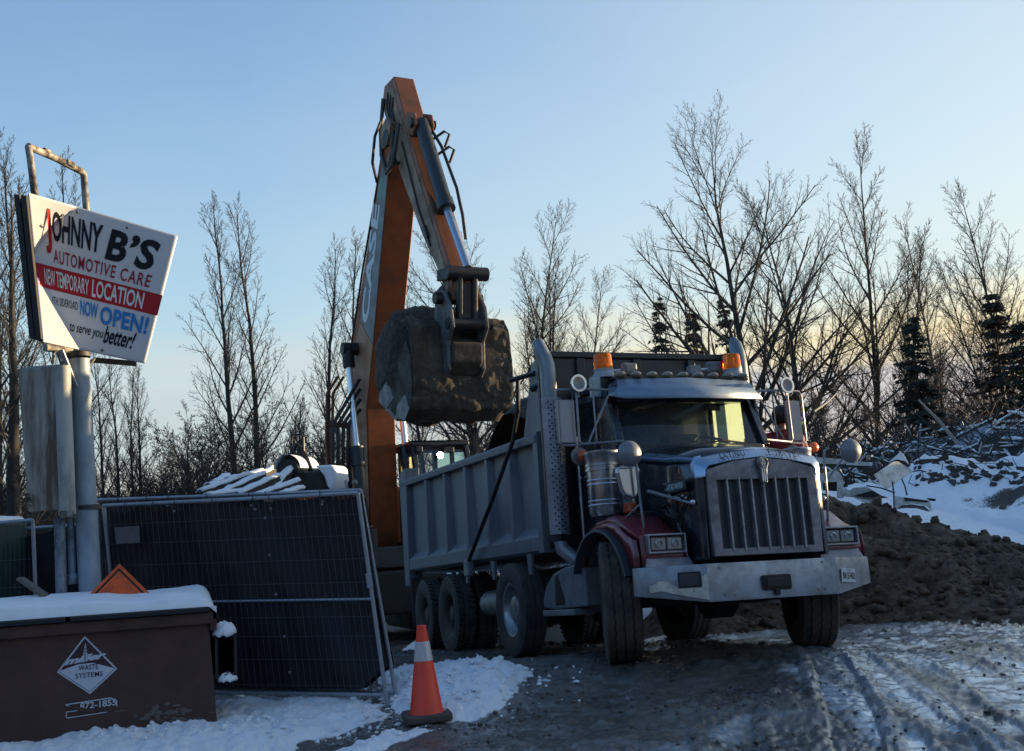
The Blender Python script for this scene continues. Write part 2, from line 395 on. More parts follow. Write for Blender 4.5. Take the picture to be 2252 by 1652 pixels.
na3 = N(t, 'ShaderNodeTexNoise', Scale=150, Detail=3, Roughness=.6); L(t, tc.outputs['Object'], na3.inputs['Vector'])
mud = ramp_(t, na1.outputs[0], [(.28, (.060, .053, .046)), (.5, (.125, .113, .102)), (.75, (.21, .195, .18))])
mud = mix_(t, math_(t, 'MULTIPLY', ramp_(t, na2.outputs[0], [(.52, 0), (.72, 1)]), .45), mud, (.16, .15, .145))
icec = ramp_(t, na2.outputs[0], [(.3, (.45, .50, .57)), (.65, (.78, .83, .88))])
smp = N(t, 'ShaderNodeMapping'); smp.inputs['Scale'].default_value = (13, 2.2, 4); smp.inputs['Rotation'].default_value = (0, 0, R(8)); L(t, tc.outputs['Object'], smp.inputs[0])
na4 = N(t, 'ShaderNodeTexNoise', Scale=1.0, Detail=8, Roughness=.7, Distortion=.6); L(t, smp.outputs[0], na4.inputs['Vector'])
icef = math_(t, 'MULTIPLY', attr('ice'), ramp_(t, na4.outputs[0], [(.30, .2), (.40, 1)]))
icef = math_(t, 'MULTIPLY', icef, ramp_(t, na2.outputs[0], [(.24, .6), (.38, 1)]))
cA = mix_(t, icef, mud, icec)
snc = ramp_(t, na1.outputs[0], [(.3, (.80, .82, .86)), (.7, (.90, .91, .93))])
snf = ramp_(t, math_(t, 'ADD', attr('snow'), math_(t, 'MULTIPLY', math_(t, 'SUBTRACT', na2.outputs[0], .5), .9)), [(.38, 0), (.62, 1)])
cB = mix_(t, snf, cA, snc)
L(t, cB, b.inputs['Base Color'])
wr = math_(t, 'SUBTRACT', .55, math_(t, 'MULTIPLY', attr('wet'), .46)); wr = math_(t, 'ADD', wr, math_(t, 'MULTIPLY', math_(t, 'SUBTRACT', na2.outputs[0], .5), .25))
wr = math_(t, 'MAXIMUM', wr, .07)
rr = mix_(t, snf, mix_(t, icef, wr, (.13,)*3), (.75,)*3)
L(t, rr, b.inputs['Roughness'])
bh = math_(t, 'ADD', na2.outputs[0], math_(t, 'MULTIPLY', na3.outputs[0], .5))
bp = N(t, 'ShaderNodeBump', Distance=.02); L(t, bh, bp.inputs['Height']); L(t, mix_(t, snf, mix_(t, icef, mix_(t, attr('wet'), (.75,)*3, (.25,)*3), (.12,)*3), (.5,)*3), bp.inputs['Strength']); L(t, bp.outputs[0], b.inputs['Normal'])
b.inputs['Specular IOR Level'].default_value = .5
cw = math_(t, 'MULTIPLY', math_(t, 'MAXIMUM', math_(t, 'MULTIPLY', icef, .95), math_(t, 'MULTIPLY', attr('wet'), .5)), math_(t, 'SUBTRACT', 1.0, snf))
L(t, cw, b.inputs['Coat Weight']); b.inputs['Coat Roughness'].default_value = .10; b.inputs['Coat IOR'].default_value = 1.5
ground = npmesh('ground', V, F, gm, attrs=dict(snow=snow, wet=wet, ice=ice))
tag(ground, 'muddy half-frozen yard with ice smears and patches of snow', kind='structure')
# ================================================================== materials used by the machines
STEEL_GREY = mat('grey_body_paint', (.13, .145, .165), .5, .0, dirt=(.19, .185, .18), ds=5, da=.3, bump=.05, spec=.45, stretch=(1.6, 1.6, .30), dthr=.56)
NAVY = mat('navy_paint', (.012, .016, .028), .22, 0, dirt=(.05, .045, .04), ds=3, da=.35, coat=.4)
BLACKP = mat('black_paint', (.01, .01, .012), .35, 0, dirt=(.045, .04, .034), ds=4, da=.5)
CHASSIS = mat('chassis_black', (.012, .012, .012), .7, 0, dirt=(.05, .042, .032), ds=6, da=.7)
REDP = mat('red_paint', (.17, .012, .022), .3, 0, dirt=(.06, .045, .04), ds=5, da=.4, coat=.3)
CHROME = mat('dull_chrome', (.62, .64, .67), .26, .9, dirt=(.16, .14, .125), ds=5, da=.45)
BUMPERM = mat('worn_silver_bumper', (.34, .36, .40), .38, .55, dirt=(.20, .19, .18), ds=3.5, da=.7, rv=.1)
GRILLEM = mat('grille_surround', (.21, .20, .225), .42, .45, dirt=(.12, .10, .10), ds=7, da=.6)
DARKMESH = mat('grille_mesh', (.07, .064, .07), .6, .3, stretch=(1, 1, 60), vs_=14, var=.6)
ALU = mat('aluminium', (.46, .47, .48), .34, .85, dirt=(.13, .12, .11), ds=7, da=.5)
SATIN = mat('satin_steel', (.27, .27, .29), .42, .5, dirt=(.12, .11, .11), ds=5, da=.4)
RUBBER = mat('tyre_rubber', (.022, .021, .020), .8, 0, dirt=(.095, .075, .055), ds=5, da=.85, bump=.25, bs=45, dthr=.42)
RUBBER_DRY = mat('muddied_tyre', (.036, .036, .040), .85, 0, dirt=(.10, .085, .07), ds=4, da=.8, bump=.3, bs=40, dthr=.4)
AMBER = bpy.data.materials.new('amber_lens'); AMBER.use_nodes = True
_b = AMBER.node_tree.nodes['Principled BSDF']; _b.inputs['Base Color'].default_value = (.95, .28, .02, 1); _b.inputs['Roughness'].default_value = .15; _b.inputs['Transmission Weight'].default_value = .55; _b.inputs['IOR'].default_value = 1.3
LENS = mat('grubby_lens', (.22, .21, .20), .2, 0, dirt=(.2, .18, .15), ds=9, da=.5, coat=.5)
REFLECTOR = mat('lamp_reflector', (.7, .7, .72), .18, 1.0, var=.3, vs_=25)
ORANGE_LENS = mat('orange_lens', (.42, .06, .012), .3, 0, coat=.3)
ORANGE_LENS2 = mat('bright_orange_lens', (.85, .13, .015), .3, 0, coat=.3)
OLIVE_LENS = mat('marker_lens', (.22, .18, .115), .35, 0, coat=.3)
def glass_mat(name, tint, alpha, rough=.04):
    m = bpy.data.materials.new(name); m.use_nodes = True; t = m.node_tree; t.nodes.clear()
    o = N(t, 'ShaderNodeOutputMaterial'); g = N(t, 'ShaderNodeBsdfGlossy', Roughness=rough); g.inputs['Color'].default_value = (.9, .95, 1, 1)
    tr = N(t, 'ShaderNodeBsdfTransparent'); tr.inputs['Color'].default_value = (*tint, 1)
    df = N(t, 'ShaderNodeBsdfDiffuse'); df.inputs['Color'].default_value = (.10, .13, .15, 1)
    m1 = N(t, 'ShaderNodeMixShader', Fac=alpha); L(t, tr.outputs[0], m1.inputs[1]); L(t, df.outputs[0], m1.inputs[2])
    fr = N(t, 'ShaderNodeFresnel', IOR=1.45); m2 = N(t, 'ShaderNodeMixShader'); L(t, fr.outputs[0], m2.inputs[0]); L(t, m1.outputs[0], m2.inputs[1]); L(t, g.outputs[0], m2.inputs[2])
    L(t, m2.outputs[0], o.inputs[0]); return m
GLASS = glass_mat('windscreen_glass', (.40, .54, .58), .16)  # teal tint and bluish film stand in for sky reflected on the glass
CABGLASS = glass_mat('cab_glass', (.55, .62, .6), .12)
FOGGED = bpy.data.materials.new('fogged_glass'); FOGGED.use_nodes = True; _t = FOGGED.node_tree; _t.nodes.clear()
_o = N(_t, 'ShaderNodeOutputMaterial'); _tl = N(_t, 'ShaderNodeBsdfTranslucent'); _tl.inputs['Color'].default_value = (.9, .86, .55, 1)
_tt = N(_t, 'ShaderNodeBsdfTransparent'); _tt.inputs['Color'].default_value = (.9, .9, .7, 1)
_ms = N(_t, 'ShaderNodeMixShader', Fac=.8); L(_t, _tt.outputs[0], _ms.inputs[1]); L(_t, _tl.outputs[0], _ms.inputs[2]); L(_t, _ms.outputs[0], _o.inputs[0])
INKB = mat('blue_marker_ink', (.008, .008, .035), .6, 0, var=.05)
WHITEP = mat('white_print', (.55, .56, .58), .5, 0, var=.06)
BLACKI = mat('black_print', (.008, .008, .010), .5, 0, var=.05)
SOIL = mat('wet_soil', (.058, .045, .033), .85, 0, var=.45, vs_=9, dirt=(.022, .018, .014), ds=14, da=.8, bump=.8, bs=24)
def lumpy(name, m, parent, rows, amp, seed, sc_=3.0, kind=None):     # rows of 3D points, roughened outward along z
    V = np.array([[tuple(p) for p in r] for r in rows], float); a, b = V.shape[:2]
    x, y, z = V[..., 0], V[..., 1], V[..., 2]
    n = (fbm(x*sc_+z*1.3, y*sc_-z*.7, 4, seed)-.45)*1.2+domes(x*sc_*1.6, y*sc_*1.6+z, seed+3)*.5
    edge = np.ones((a, b)); 
    V[..., 2] += n*amp
    V[..., 0] += (fbm(y*sc_, z*sc_, 3, seed+9)-.5)*amp; V[..., 1] += (fbm(x*sc_, z*sc_, 3, seed+10)-.5)*amp
    ii, jj = np.meshgrid(np.arange(a-1), np.arange(b-1), indexing='ij'); q = (ii*b+jj).ravel()
    o = npmesh(name, V.reshape(-1, 3), np.stack([q, q+1, q+b+1, q+b], -1), m, parent)
    if kind: o['kind'] = kind
    return o
# ================================================================== dump truck  (local: x = image right, y = backwards, z = up)
truck = thing('dump_truck', 'large dark dump truck with red front wings and ribbed grey tipper body being loaded', 'dump truck',
              (1.9028, 10.9372, .1988))
truck.rotation_euler = (Matrix.Rotation(.34240, 3, 'Z') @ Matrix.Rotation(-.06712, 3, 'X') @ Matrix.Rotation(.01667, 3, 'Y')).to_euler()
# ---- chassis
c = MB()
for s in (-1, 1): c.box(s*.43-.05, s*.43+.05, -.8, 7.9, .74, 1.0)
for y in (-.5, .8, 2.0, 3.4, 4.6, 6.2, 7.6): c.box(-.38, .38, y, y+.14, .76, .98)
c.build('frame_rails', CHASSIS, truck, 0, .008)
for y in (0, 2.78, 5.49, 6.89): MB().tube([(-1.0, y, .55), (-.2, y, .55), (-.12, y, .56), (.12, y, .56), (.2, y, .55), (1.0, y, .55)], [.085, .085, .24, .24, .085, .085], 10).build('axle', CHASSIS, truck)
MB().box(-.3, .3, -.5, .7, .5, 1.05).build('engine_block', CHASSIS, truck, 0, .03)
MB().box(-.62, .62, -.62, -.52, .62, .86).build('front_crossmember', CHASSIS, truck, 0, .01)
MB().box(-.35, .35, .9, 2.0, .62, .95).build('gearbox', CHASSIS, truck, 0, .05)
MB().box(-.75, -.3, 4.1, 4.7, .55, .95).build('toolbox', CHASSIS, truck, 0, .02)
MB().tube([(-.85, 3.75, .62), (-.85, 4.6, .62)], .17, 14).build('air_tank', SATIN, truck)
MB().tube([(-.62, 1.0, .58), (-.62, 2.3, .60)], .14, 12).build('air_tank', SATIN, truck)
# ---- wheels
def tyre_profile(w, R0, r, grooves=(), gd=.014):
    p = [(-w*.72, r), (-w*.9, r+.03), (-w, (R0+r)/2), (-w*.98, R0-.07), (-w*.93, R0-.03), (-w*.84, R0-.004)]
    for g in grooves: p += [(w*g-.008, R0), (w*g-.006, R0-gd), (w*g+.006, R0-gd), (w*g+.008, R0)]
    p += [(w*.84, R0-.004), (w*.93, R0-.03), (w*.98, R0-.07), (w, (R0+r)/2), (w*.9, r+.03), (w*.72, r)]
    return p
def wheel(x, y, w, R0, r, steer=0, m=RUBBER, rim=ALU, outer=-1, hub='steer', lug=False, z=None):
    e = bpy.data.objects.new('wheel', None); col.objects.link(e); e.parent = truck; e.location = (x, y, R0-.02 if z is None else z); e.rotation_euler = (0, 0, steer)
    g = (-.48, 0, .48) if not lug else (-.3, .3)
    nb = 6
    prof = tyre_profile(w, R0, r, g)
    def wob(i, j):
        return .007*(1 if (j//1) % 2 else -1) if nb <= i < len(prof)-nb else 0
    tb = MB().lathe(prof, (0, 0, 0), 'x', 72, wob)
    if lug:
        for k in range(44):
            a = 2*math.pi*k/44
            for s in (-1, 1):
                p = [Vector((s*w*(.42+.5*q), math.sin(a+.05*q)*(R0+.008), math.cos(a+.05*q)*(R0+.008))) for q in (0, 1)]
                tb.bar(p[0], p[1], .035, .022, up=(0, math.sin(a), math.cos(a)))
    tb.build('tyre', m, e, 40)
    if rim is None: return e
    d = outer
    if hub == 'deep':
        pr = [(d*w*.72, r), (d*w*.80, r+.012), (d*w*.72, r-.012), (d*w*.35, r-.05), (-d*w*.0, r-.06), (-d*w*.05, .13), (d*w*.25, .12), (d*w*.55, .10), (d*w*.58, 0)]
    else:
        pr = [(d*w*.74, r), (d*w*.82, r+.012), (d*w*.74, r-.014), (d*w*.45, r-.03), (d*w*.18, r-.05), (d*w*.05, r-.10), (d*w*.12, .17), (d*w*.5, .15), (d*w*.62, .12), (d*w*.64, 0)]
    rb = MB().lathe(pr, (0, 0, 0), 'x', 48); rb.build('rim', rim, e, 30)
    nb_ = MB()
    for k in range(10):
        a = 2*math.pi*k/10; nb_.tube([(d*w*.02, math.sin(a)*.145, math.cos(a)*.145), (d*w*.3, math.sin(a)*.145, math.cos(a)*.145)], .018, 6)
    nb_.build('wheel_nuts', rim, e, kind='stuff')
    if rim is ALU and hub == 'steer':
        hb = MB()
        for k in range(10):
            a = 2*math.pi*(k+.5)/10; hb.tube([(d*w*.09, math.sin(a)*.205, math.cos(a)*.205), (d*w*.14, math.sin(a)*.205, math.cos(a)*.205)], .027, 10)
        hb.build('hand_holes', BLACKI, e, kind='stuff')
    return e
ST = -R(22)
wheel(-1.045, 0, .178, .57, .29, ST, RUBBER, ALU, -1)
wheel(1.045, 0, .195, .57, .29, ST, RUBBER, ALU, 1)
STEELRIM = mat('rusty_steel_rim', (.06, .055, .055), .6, .2, dirt=(.09, .065, .045), ds=8, da=.8)
for s in (-1, 1):
    wheel(s*1.08, 2.78, .15, .545, .30, 0, RUBBER_DRY, ALU, s)
    for y in (5.49, 6.89):
        wheel(s*1.09, y, .135, .535, .29, 0, RUBBER_DRY, STEELRIM, s, 'deep', lug=True)
        wheel(s*.76, y, .135, .535, .29, 0, RUBBER_DRY, None, s, 'deep', lug=True)
for s in (-1, 1): MB().box(s*1.22-.28 if s > 0 else -1.22, 1.22 if s > 0 else -.94, 7.55, 7.565, .35, 1.1).build('mud_flap', RUBBER, truck, 0)
# ---- tipper body: z of rails rises slightly to the rear
def zb(y): return 1.145+(y-1.6)*.0155     # bottom of lower rail
def zt(y): return 2.44+(y-1.55)*.043      # top of upper rail
F0, F1 = 1.5, 8.05
def side(s):
    X0 = s*1.22
    p = MB(); p.add([(s*1.10, F0, zb(F0)+.18), (s*1.10, F1, zb(F1)+.18), (s*1.13, F1, zt(F1)-.05), (s*1.13, F0, zt(F0)-.05),
                     (s*1.06, F0, zb(F0)+.18), (s*1.06, F1, zb(F1)+.18), (s*1.09, F1, zt(F1)-.05), (s*1.09, F0, zt(F0)-.05)],
                    [(0, 1, 2, 3), (7, 6, 5, 4), (0, 4, 5, 1), (1, 5, 6, 2), (2, 6, 7, 3), (3, 7, 4, 0)])
    p.build('side_panel', STEEL_GREY, truck, 0, label=None)
    # upper rail: boxed, with a small drip lip
    q = MB(); prof = [(1.03, -.09), (1.235, -.11), (1.245, -.035), (1.20, 0), (1.03, 0)]
    q.add([(s*a, F0+.02, zt(F0)+b) for a, b in prof]+[(s*a, F1, zt(F1)+b) for a, b in prof],
          [tuple(range(5)), tuple(reversed(range(5, 10)))]+[(i, (i+1) % 5, 5+(i+1) % 5, 5+i) for i in range(5)])
    q.build('top_rail', STEEL_GREY, truck, 0, .008)
    # lower rail with sloping shelf that sheds dirt
    q = MB(); prof = [(1.10, .27), (1.205, .17), (1.215, .145), (1.215, 0), (1.17, -.03), (1.02, -.03), (1.02, .1), (1.06, .27)]
    n = len(prof)
    q.add([(s*a, F0+.02, zb(F0)+b) for a, b in prof]+[(s*a, F1-.02, zb(F1)+b) for a, b in prof],
          [tuple(range(n)), tuple(reversed(range(n, 2*n)))]+[(i, (i+1) % n, n+(i+1) % n, n+i) for i in range(n)])
    q.build('bottom_rail', STEEL_GREY, truck, 0, .006)
    # ribs, front post, rear post
    for y in (6.46, 5.40, 4.37, 3.42, 2.52):
        r_ = MB(); wv = .085
        for yy in (y,):
            P = lambda x, dy, z: (s*x, yy+dy, z)
            b0, t0 = zb(yy)+.15, zt(yy)-.09
            r_.add([P(1.10, -wv, b0+.02), P(1.215, -.045, b0), P(1.215, .045, b0), P(1.10, wv, b0+.02), P(1.11, -wv, t0), P(1.215, -.045, t0), P(1.215, .045, t0), P(1.11, wv, t0)],
                   [(0, 1, 5, 4), (1, 2, 6, 5), (2, 3, 7, 6), (0, 3, 2, 1), (4, 5, 6, 7)])
        r_.build('side_rib', STEEL_GREY, truck, 0, .006)
    MB().add([(s*1.02, 1.5, zb(1.5)-.03), (s*1.225, 1.5, zb(1.5)-.03), (s*1.225, 1.64, zb(1.5)-.03), (s*1.02, 1.64, zb(1.5)-.03),
              (s*1.02, 1.5, zt(1.5)+.01), (s*1.225, 1.5, zt(1.5)+.01), (s*1.225, 1.64, zt(1.5)+.01), (s*1.02, 1.64, zt(1.5)+.01)],
             [(3, 2, 1, 0), (4, 5, 6, 7), (0, 1, 5, 4), (1, 2, 6, 5), (2, 3, 7, 6), (3, 0, 4, 7)]).build('front_post', STEEL_GREY, truck, 0, .008)
    MB().hexa([(s*1.0, 7.66, 1.0), (s*1.225, 7.66, 1.0), (s*1.225, 7.95, .98), (s*1.0, 7.95, .98), (s*1.0, 7.62, 2.88), (s*1.235, 7.62, 2.88), (s*1.235, 8.08, 2.84), (s*1.0, 8.08, 2.84)]).build('rear_post', STEEL_GREY, truck, 0, .012)
    # headboard cheek plate falling to the top rail
    MB().hexa([(s*1.10, 1.42, zt(1.5)), (s*1.19, 1.42, zt(1.5)), (s*1.19, 2.0, zt(2.0)), (s*1.10, 2.0, zt(2.0)),
               (s*1.10, 1.42, 3.28), (s*1.19, 1.42, 3.28), (s*1.19, 1.6, 3.22), (s*1.10, 1.6, 3.22)]).build('headboard_cheek', STEEL_GREY, truck, 0, .006)
for s in (-1, 1): side(s)
hb = MB().box(-1.2, 1.2, 1.36, 1.42, 1.15, 3.26); hb.box(-1.2, 1.2, 1.33, 1.45, 3.261, 3.33)
for x in (-.7, 0, .7): hb.box(x-.05, x+.05, 1.31, 1.358, 1.2, 3.25)
hb.build('headboard', BLACKP, truck, 0, .01)
MB().box(-1.05, 1.05, 1.5, 7.9, 1.17, 1.23).build('body_floor', STEEL_GREY, truck, 0)
MB().box(-1.05, 1.05, 7.85, 7.95, 1.2, 2.75).build('tailgate', STEEL_GREY, truck, 0, .01)
for y in (2.05, 3.4, 4.55): MB().hexa([(-1.2, y-.06, .9), (-1.17, y-.06, .9), (-1.17, y+.03, .9), (-1.2, y+.03, .9), (-1.2, y-.08, 1.13), (-1.17, y-.08, 1.13), (-1.17, y+.08, 1.13), (-1.2, y+.08, 1.13)]).build('fender_bracket', STEEL_GREY, truck, 0, label=None)
# tarp arm and its pivot
MB().tube([(-1.30, 4.16, 1.13), (-1.31, 3.0, 1.80), (-1.31, 2.05, 2.42), (-1.29, 1.86, 2.75), (-1.28, 1.82, 3.12)], .028, 8).build('tarp_arm', BLACKP, truck)
MB().box(-1.33, -1.24, 4.05, 4.24, .98, 1.2).build('tarp_arm_pivot', SATIN, truck, 0, .02)
MB().tube([(-1.38, 1.80, 3.09), (-1.19, 1.5, 3.11)], .03, 8).tube([(-1.22, 1.55, 2.94), (-1.16, 1.45, 2.96)], .04, 8).build('tarp_arm_bracket', BLACKP, truck)
# load of soil
rows = []
for i in range(34):
    y = 1.52+i*(6.3/33); r_ = []
    for j in range(22):
        x = -1.06+j*(2.12/21); u = j/21*2-1
        h = zt(y)-.42+.98*math.exp(-((y-2.9)/.95)**2)*(1-.22*abs(u)**3)+.28*math.exp(-((y-4.6)/1.3)**2)*(1-u*u)
        r_.append((x, y, h))
    rows.append(r_)
load = lumpy('soil_load', SOIL, None, rows, .22, 5, 2.2)
load.location = truck.location; load.rotation_euler = truck.rotation_euler
tag(load, 'heap of dark soil loaded in the tipper body behind the headboard', 'soil', kind='stuff')
# ---- cab
CW = .86
def cabprof(y):  # roof height
    return 2.80+(y-.3)*.10
cb = MB()
# back wall, roof, floor, lower sides as panels
cb.box(-CW, CW, 1.26, 1.30, 1.05, 2.86)
cb.hexa([(-CW+.04, .22, 2.70), (CW-.04, .22, 2.70), (CW, 1.30, 2.78), (-CW, 1.30, 2.78), (-CW+.10, .28, 2.80), (CW-.10, .28, 2.80), (CW-.06, 1.28, 2.90), (-CW+.06, 1.28, 2.90)])
cb.build('cab_shell', NAVY, truck, 35, .015)
MB().box(-CW+.03, CW-.03, .12, 1.25, 1.05, 1.10).build('cab_floor', CHASSIS, truck, 0)
CABIN = mat('cab_interior', (.035, .04, .045), .8)
ci = MB().box(-CW+.05, CW-.05, .16, .42, 1.9, 2.08); ci.build('dashboard', CABIN, truck, 0, .03)
for s in (-1, 1): MB().prism([(.72, 1.3), (.72, 1.72), (1.08, 1.74), (1.16, 2.36), (1.24, 2.34), (1.2, 1.3)], lambda a, b, d: (d, a, b), s*.42-.2, s*.42+.2).build('seat', CABIN, truck, 0, .03)
MB().lathe([(.015*math.cos(a), .21+.015*math.sin(a)) for a in [i*math.pi/4 for i in range(9)]], (.42, .52, 2.13), (0, -.5, .85), 28).build('steering_wheel', BLACKI, truck)
# windscreen surround and glass
def ws(u, v):    # u -1..1, v 0..1 : gently bowed windscreen plane
    hw = .80+(-.03)*v
    return (u*hw, .10+.20*v+.07*u*u, 2.06+.50*v)
fr = MB()
def frame_strip(pa, pb, wd, dp):   # bar strip
    fr.bar(pa, pb, wd, dp)
for a, b_ in (((-1.04, -.02), (-1.04, 1.18)), ((1.04, -.02), (1.04, 1.18))): fr.bar(ws(*a), ws(*b_), .085, .10)
fr.bar(ws(-1, -.04), ws(0, -.05), .07, .08); fr.bar(ws(0, -.05), ws(1, -.04), .07, .08)
fr.bar(ws(-1, 1.12), ws(1, 1.12), .10, .12)
fr.build('windscreen_frame', NAVY, truck, 0, .012)
MB().grid([[ws(-1+2*j/14, i/6) for j in range(15)] for i in range(7)]).build('windscreen', GLASS, truck, 60)
MB().bar((-.2, .05, 2.05), (.28, .09, 2.10), .02, .015).bar((.28, .085, 2.105), (.62, .13, 2.075), .014, .02).build('wiper', BLACKI, truck, 0)
MB().tube([(.33, .36, 2.54), (.36, .37, 2.40)], .008, 6).bar((.26, .35, 2.50), (.46, .38, 2.50), .02, .06).build('interior_mirror', BLACKI, truck)
# doors with windows (left in truck = image right gets the fogged, sunlit window)
for s in (-1, 1):
    d = MB(); x0, x1 = s*(CW-.02), s*(CW+.015)
    pts = [(.18, 1.12), (.18, 2.02), (.33, 2.68), (1.28, 2.74), (1.28, 1.12)]
    win = [(.56, 2.06), (.56, 2.30), (.58, 2.62), (1.22, 2.66), (1.22, 2.06)]
    n = 5
    d.add([(x_, y_, z_) for x_ in (x0, x1) for y_, z_ in pts]+[(x_, y_, z_) for x_ in (x0, x1) for y_, z_ in win],
          [(k+o_, (k+1) % n+o_, 2*n+(k+1) % n+o_, 2*n+k+o_) for k in range(n) for o_ in (0, n)]+[(k, n+k, n+(k+1) % n, (k+1) % n) for k in range(n)]+[(2*n+k, 3*n+k, 3*n+(k+1) % n, 2*n+(k+1) % n) for k in range(n)])
    d.build('door', NAVY, truck, 0, .008)
    MB().add([(s*CW, y_, z_) for y_, z_ in win], [tuple(range(5))]).build('door_window', FOGGED if s > 0 else CABGLASS, truck, 0)
    MB().bar((s*(CW+.03), .84, 1.86), (s*(CW+.03), .99, 1.86), .03, .03).build('door_handle', CHROME, truck, 0, .006)
    MB().tube([(s*(CW+.10), .98, 1.0), (s*(CW+.10), .98, 2.3)], .017, 8).build('grab_rail', CHROME, truck)
# sun visor: folded sheet with wrapped ends
v = MB(); top = [(-.82, .36, 2.73), (-.76, .25, 2.765), (0, .20, 2.785), (.76, .25, 2.765), (.82, .36, 2.73)]
bot = [(-.885, .24, 2.60), (-.80, .06, 2.535), (0, .00, 2.535), (.80, .06, 2.535), (.885, .24, 2.60)]
v.grid([top, bot]); v.build('sun_visor', mat('visor_steel', (.20, .27, .36), .32, .35, var=.1, dirt=(.2, .2, .21), ds=5, da=.25), truck, 25, solid=.012)
for i in range(9):
    x = -.70+i*1.45/8; y = .34
    MB().ball((x, y-.02, 2.835), .062, 12, 8, 1.0, 1.25, .62).build('marker_light', OLIVE_LENS, truck, 60)
MB().bar((-.80, .34, 2.80), (.80, .34, 2.80), .10, .02).build('marker_rail', BLACKP, truck, 0)
def beacon(x, y, z):
    e = bpy.data.objects.new('beacon', None); col.objects.link(e); e.parent = truck; e.location = (x, y, z)
    MB().lathe([(-.02, .0), (-.02, .115), (.02, .115), (.045, .10), (.075, .105)], (0, 0, 0), 'z', 28).build('beacon_base', mat('pale_plastic', (.32, .33, .34), .5), e)
    MB().lathe([(.075, .10), (.085, .102), (.225, .094), (.24, .085), (.243, 0)], (0, 0, 0), 'z', 28).build('beacon_lens', AMBER, e)
    MB().lathe([(.08, .0), (.08, .05), (.13, .045), (.135, .02), (.20, .02), (.21, 0)], (0, 0, 0), 'z', 14).build('beacon_lamp', mat('beacon_reflector', (.55, .2, .03), .3, .5), e)
    MB().box(-.10, .10, -.08, .08, -.14, -.02).build('beacon_mount', BLACKP, e, 0, .01)
beacon(-.80, .5, 2.855); beacon(.745, .5, 2.875)
def work_lamp(x, y, z, yaw=0):
    e = bpy.data.objects.new('work_lamp', None); col.objects.link(e); e.parent = truck; e.location = (x, y, z); e.rotation_euler = (0, 0, yaw)
    MB().box(-.085, .085, -.03, .05, -.065, .065).build('lamp_housing', mat('lamp_grey', (.15, .155, .165), .5), e, 0, .018)
    MB().box(-.06, .06, -.037, -.0305, -.04, .04).build('lamp_lens', mat('lamp_face', (.12, .125, .13), .3), e, 0, .008)
    MB().tube([(0, .02, -.06), (0, .02, -.14)], .012, 6).build('lamp_stalk', BLACKP, e)
work_lamp(-.44, .62, 2.97, .1); work_lamp(.585, .62, 3.0, -.1)
MB().box(.28, .42, .60, .70, 2.92, 3.02).build('air_horn_box', mat('horn_grey', (.2, .21, .22), .5), truck, 0, .01)
MB().tube([(.42, .64, 2.97), (.52, .62, 2.98)], .02, 8).tube([(-.68, .64, 2.93), (-.55, .62, 2.95)], .022, 8).build('air_horn', CHROME, truck)
MB().tube([(-.845, .44, 2.35), (-.85, .46, 2.75), (-.855, .48, 3.13)], [.006, .005, .003], 5).build('aerial', BLACKI, truck)
MB().box(-.98, -.87, .42, .50, 2.62, 2.84).build('roof_bracket', mat('pale_steel', (.25, .30, .34), .4, .4), truck, 0, .01)
# ---- hood
HOODM = mat('hood_paint', (.016, .022, .030), .17, 0, dirt=(.06, .055, .05), ds=3, da=.25, coat=.6)
sec = [(-.985, [(0, 1.845), (.34, 1.83), (.56, 1.785), (.625, 1.70), (.635, 1.40), (.635, .90)]),
       (-.5, [(0, 1.955), (.40, 1.935), (.62, 1.87), (.69, 1.765), (.70, 1.42), (.69, 1.0)]),
       (.0, [(0, 2.06), (.45, 2.04), (.70, 1.975), (.78, 1.87), (.80, 1.5), (.80, 1.1)]),
       (.14, [(0, 2.085), (.46, 2.07), (.73, 2.0), (.81, 1.9), (.83, 1.5), (.83, 1.1)])]
rows = []
for y, hp in sec:
    rows.append([(-a, y, z) for a, z in reversed(hp)]+[(a, y, z) for a, z in hp[1:]])
MB().grid(rows).build('hood', HOODM, truck, 32, solid=.014)
for s in (-1, 1):
    e = MB(); pth = [(s*.60, -.985, 1.745), (s*.665, -.75, 1.80), (s*.70, -.5, 1.83), (s*.755, -.22, 1.885), (s*.80, .02, 1.93)]
    e.tube(pth, [.020, .028, .022, .026, .015], 8); e.build('hood_edge_reflection', mat('edge_reflection_blue', (.12, .17, .25), .25, .3), truck)  # blue tube painted as the sky mirrored along the hood edge
    q = MB()
    for k in range(4): q.bar((s*.712, -.30+k*.03, 1.62-k*.055), (s*.70, -.52, 1.60-k*.055), .014, .018)
    q.build('vent_louvres', CHROME, truck, 0, kind='stuff')
    q = MB(); rr_ = random.Random(3)
    for k in range(14):
        y = -.88+rr_.random()*.75; z = 1.12+rr_.random()*.42; q.tube([(s*(.67+.02*rr_.random()), y, z), (s*(.70+.03*rr_.random()), y+rr_.uniform(-.12, .12), z+rr_.uniform(-.12, .12)), (s*.69, y+rr_.uniform(-.2, .2), z+rr_.uniform(-.15, .15))], rr_.uniform(.008, .02), 6)
    q.build('engine_bay_pipes', BLACKP, truck, kind='stuff')
    MB().tube([(s*.86, -.42, 1.545), (s*.70, -.93, 1.375)], [.020, .013], 8).build('hood_strut', SATIN, truck)
    MB().ball((s*.69, -.955, 1.38), .028, 10, 6).build('strut_knuckle', CHROME, truck)
MB().box(-.735, -.715, -.90, -.56, 1.50, 1.60).build('name_plate', mat('plate_dark', (.02, .04, .05), .4), truck, 0, .004)
lettering('name_plate_lettering', 'KENWORTH', lambda a, b: (-.740, -.575-.31*(1-a), 1.52+.06*b), mat('plate_silver', (.55, .66, .70), .4, .2), truck, bold=.02)
cb_ = MB()
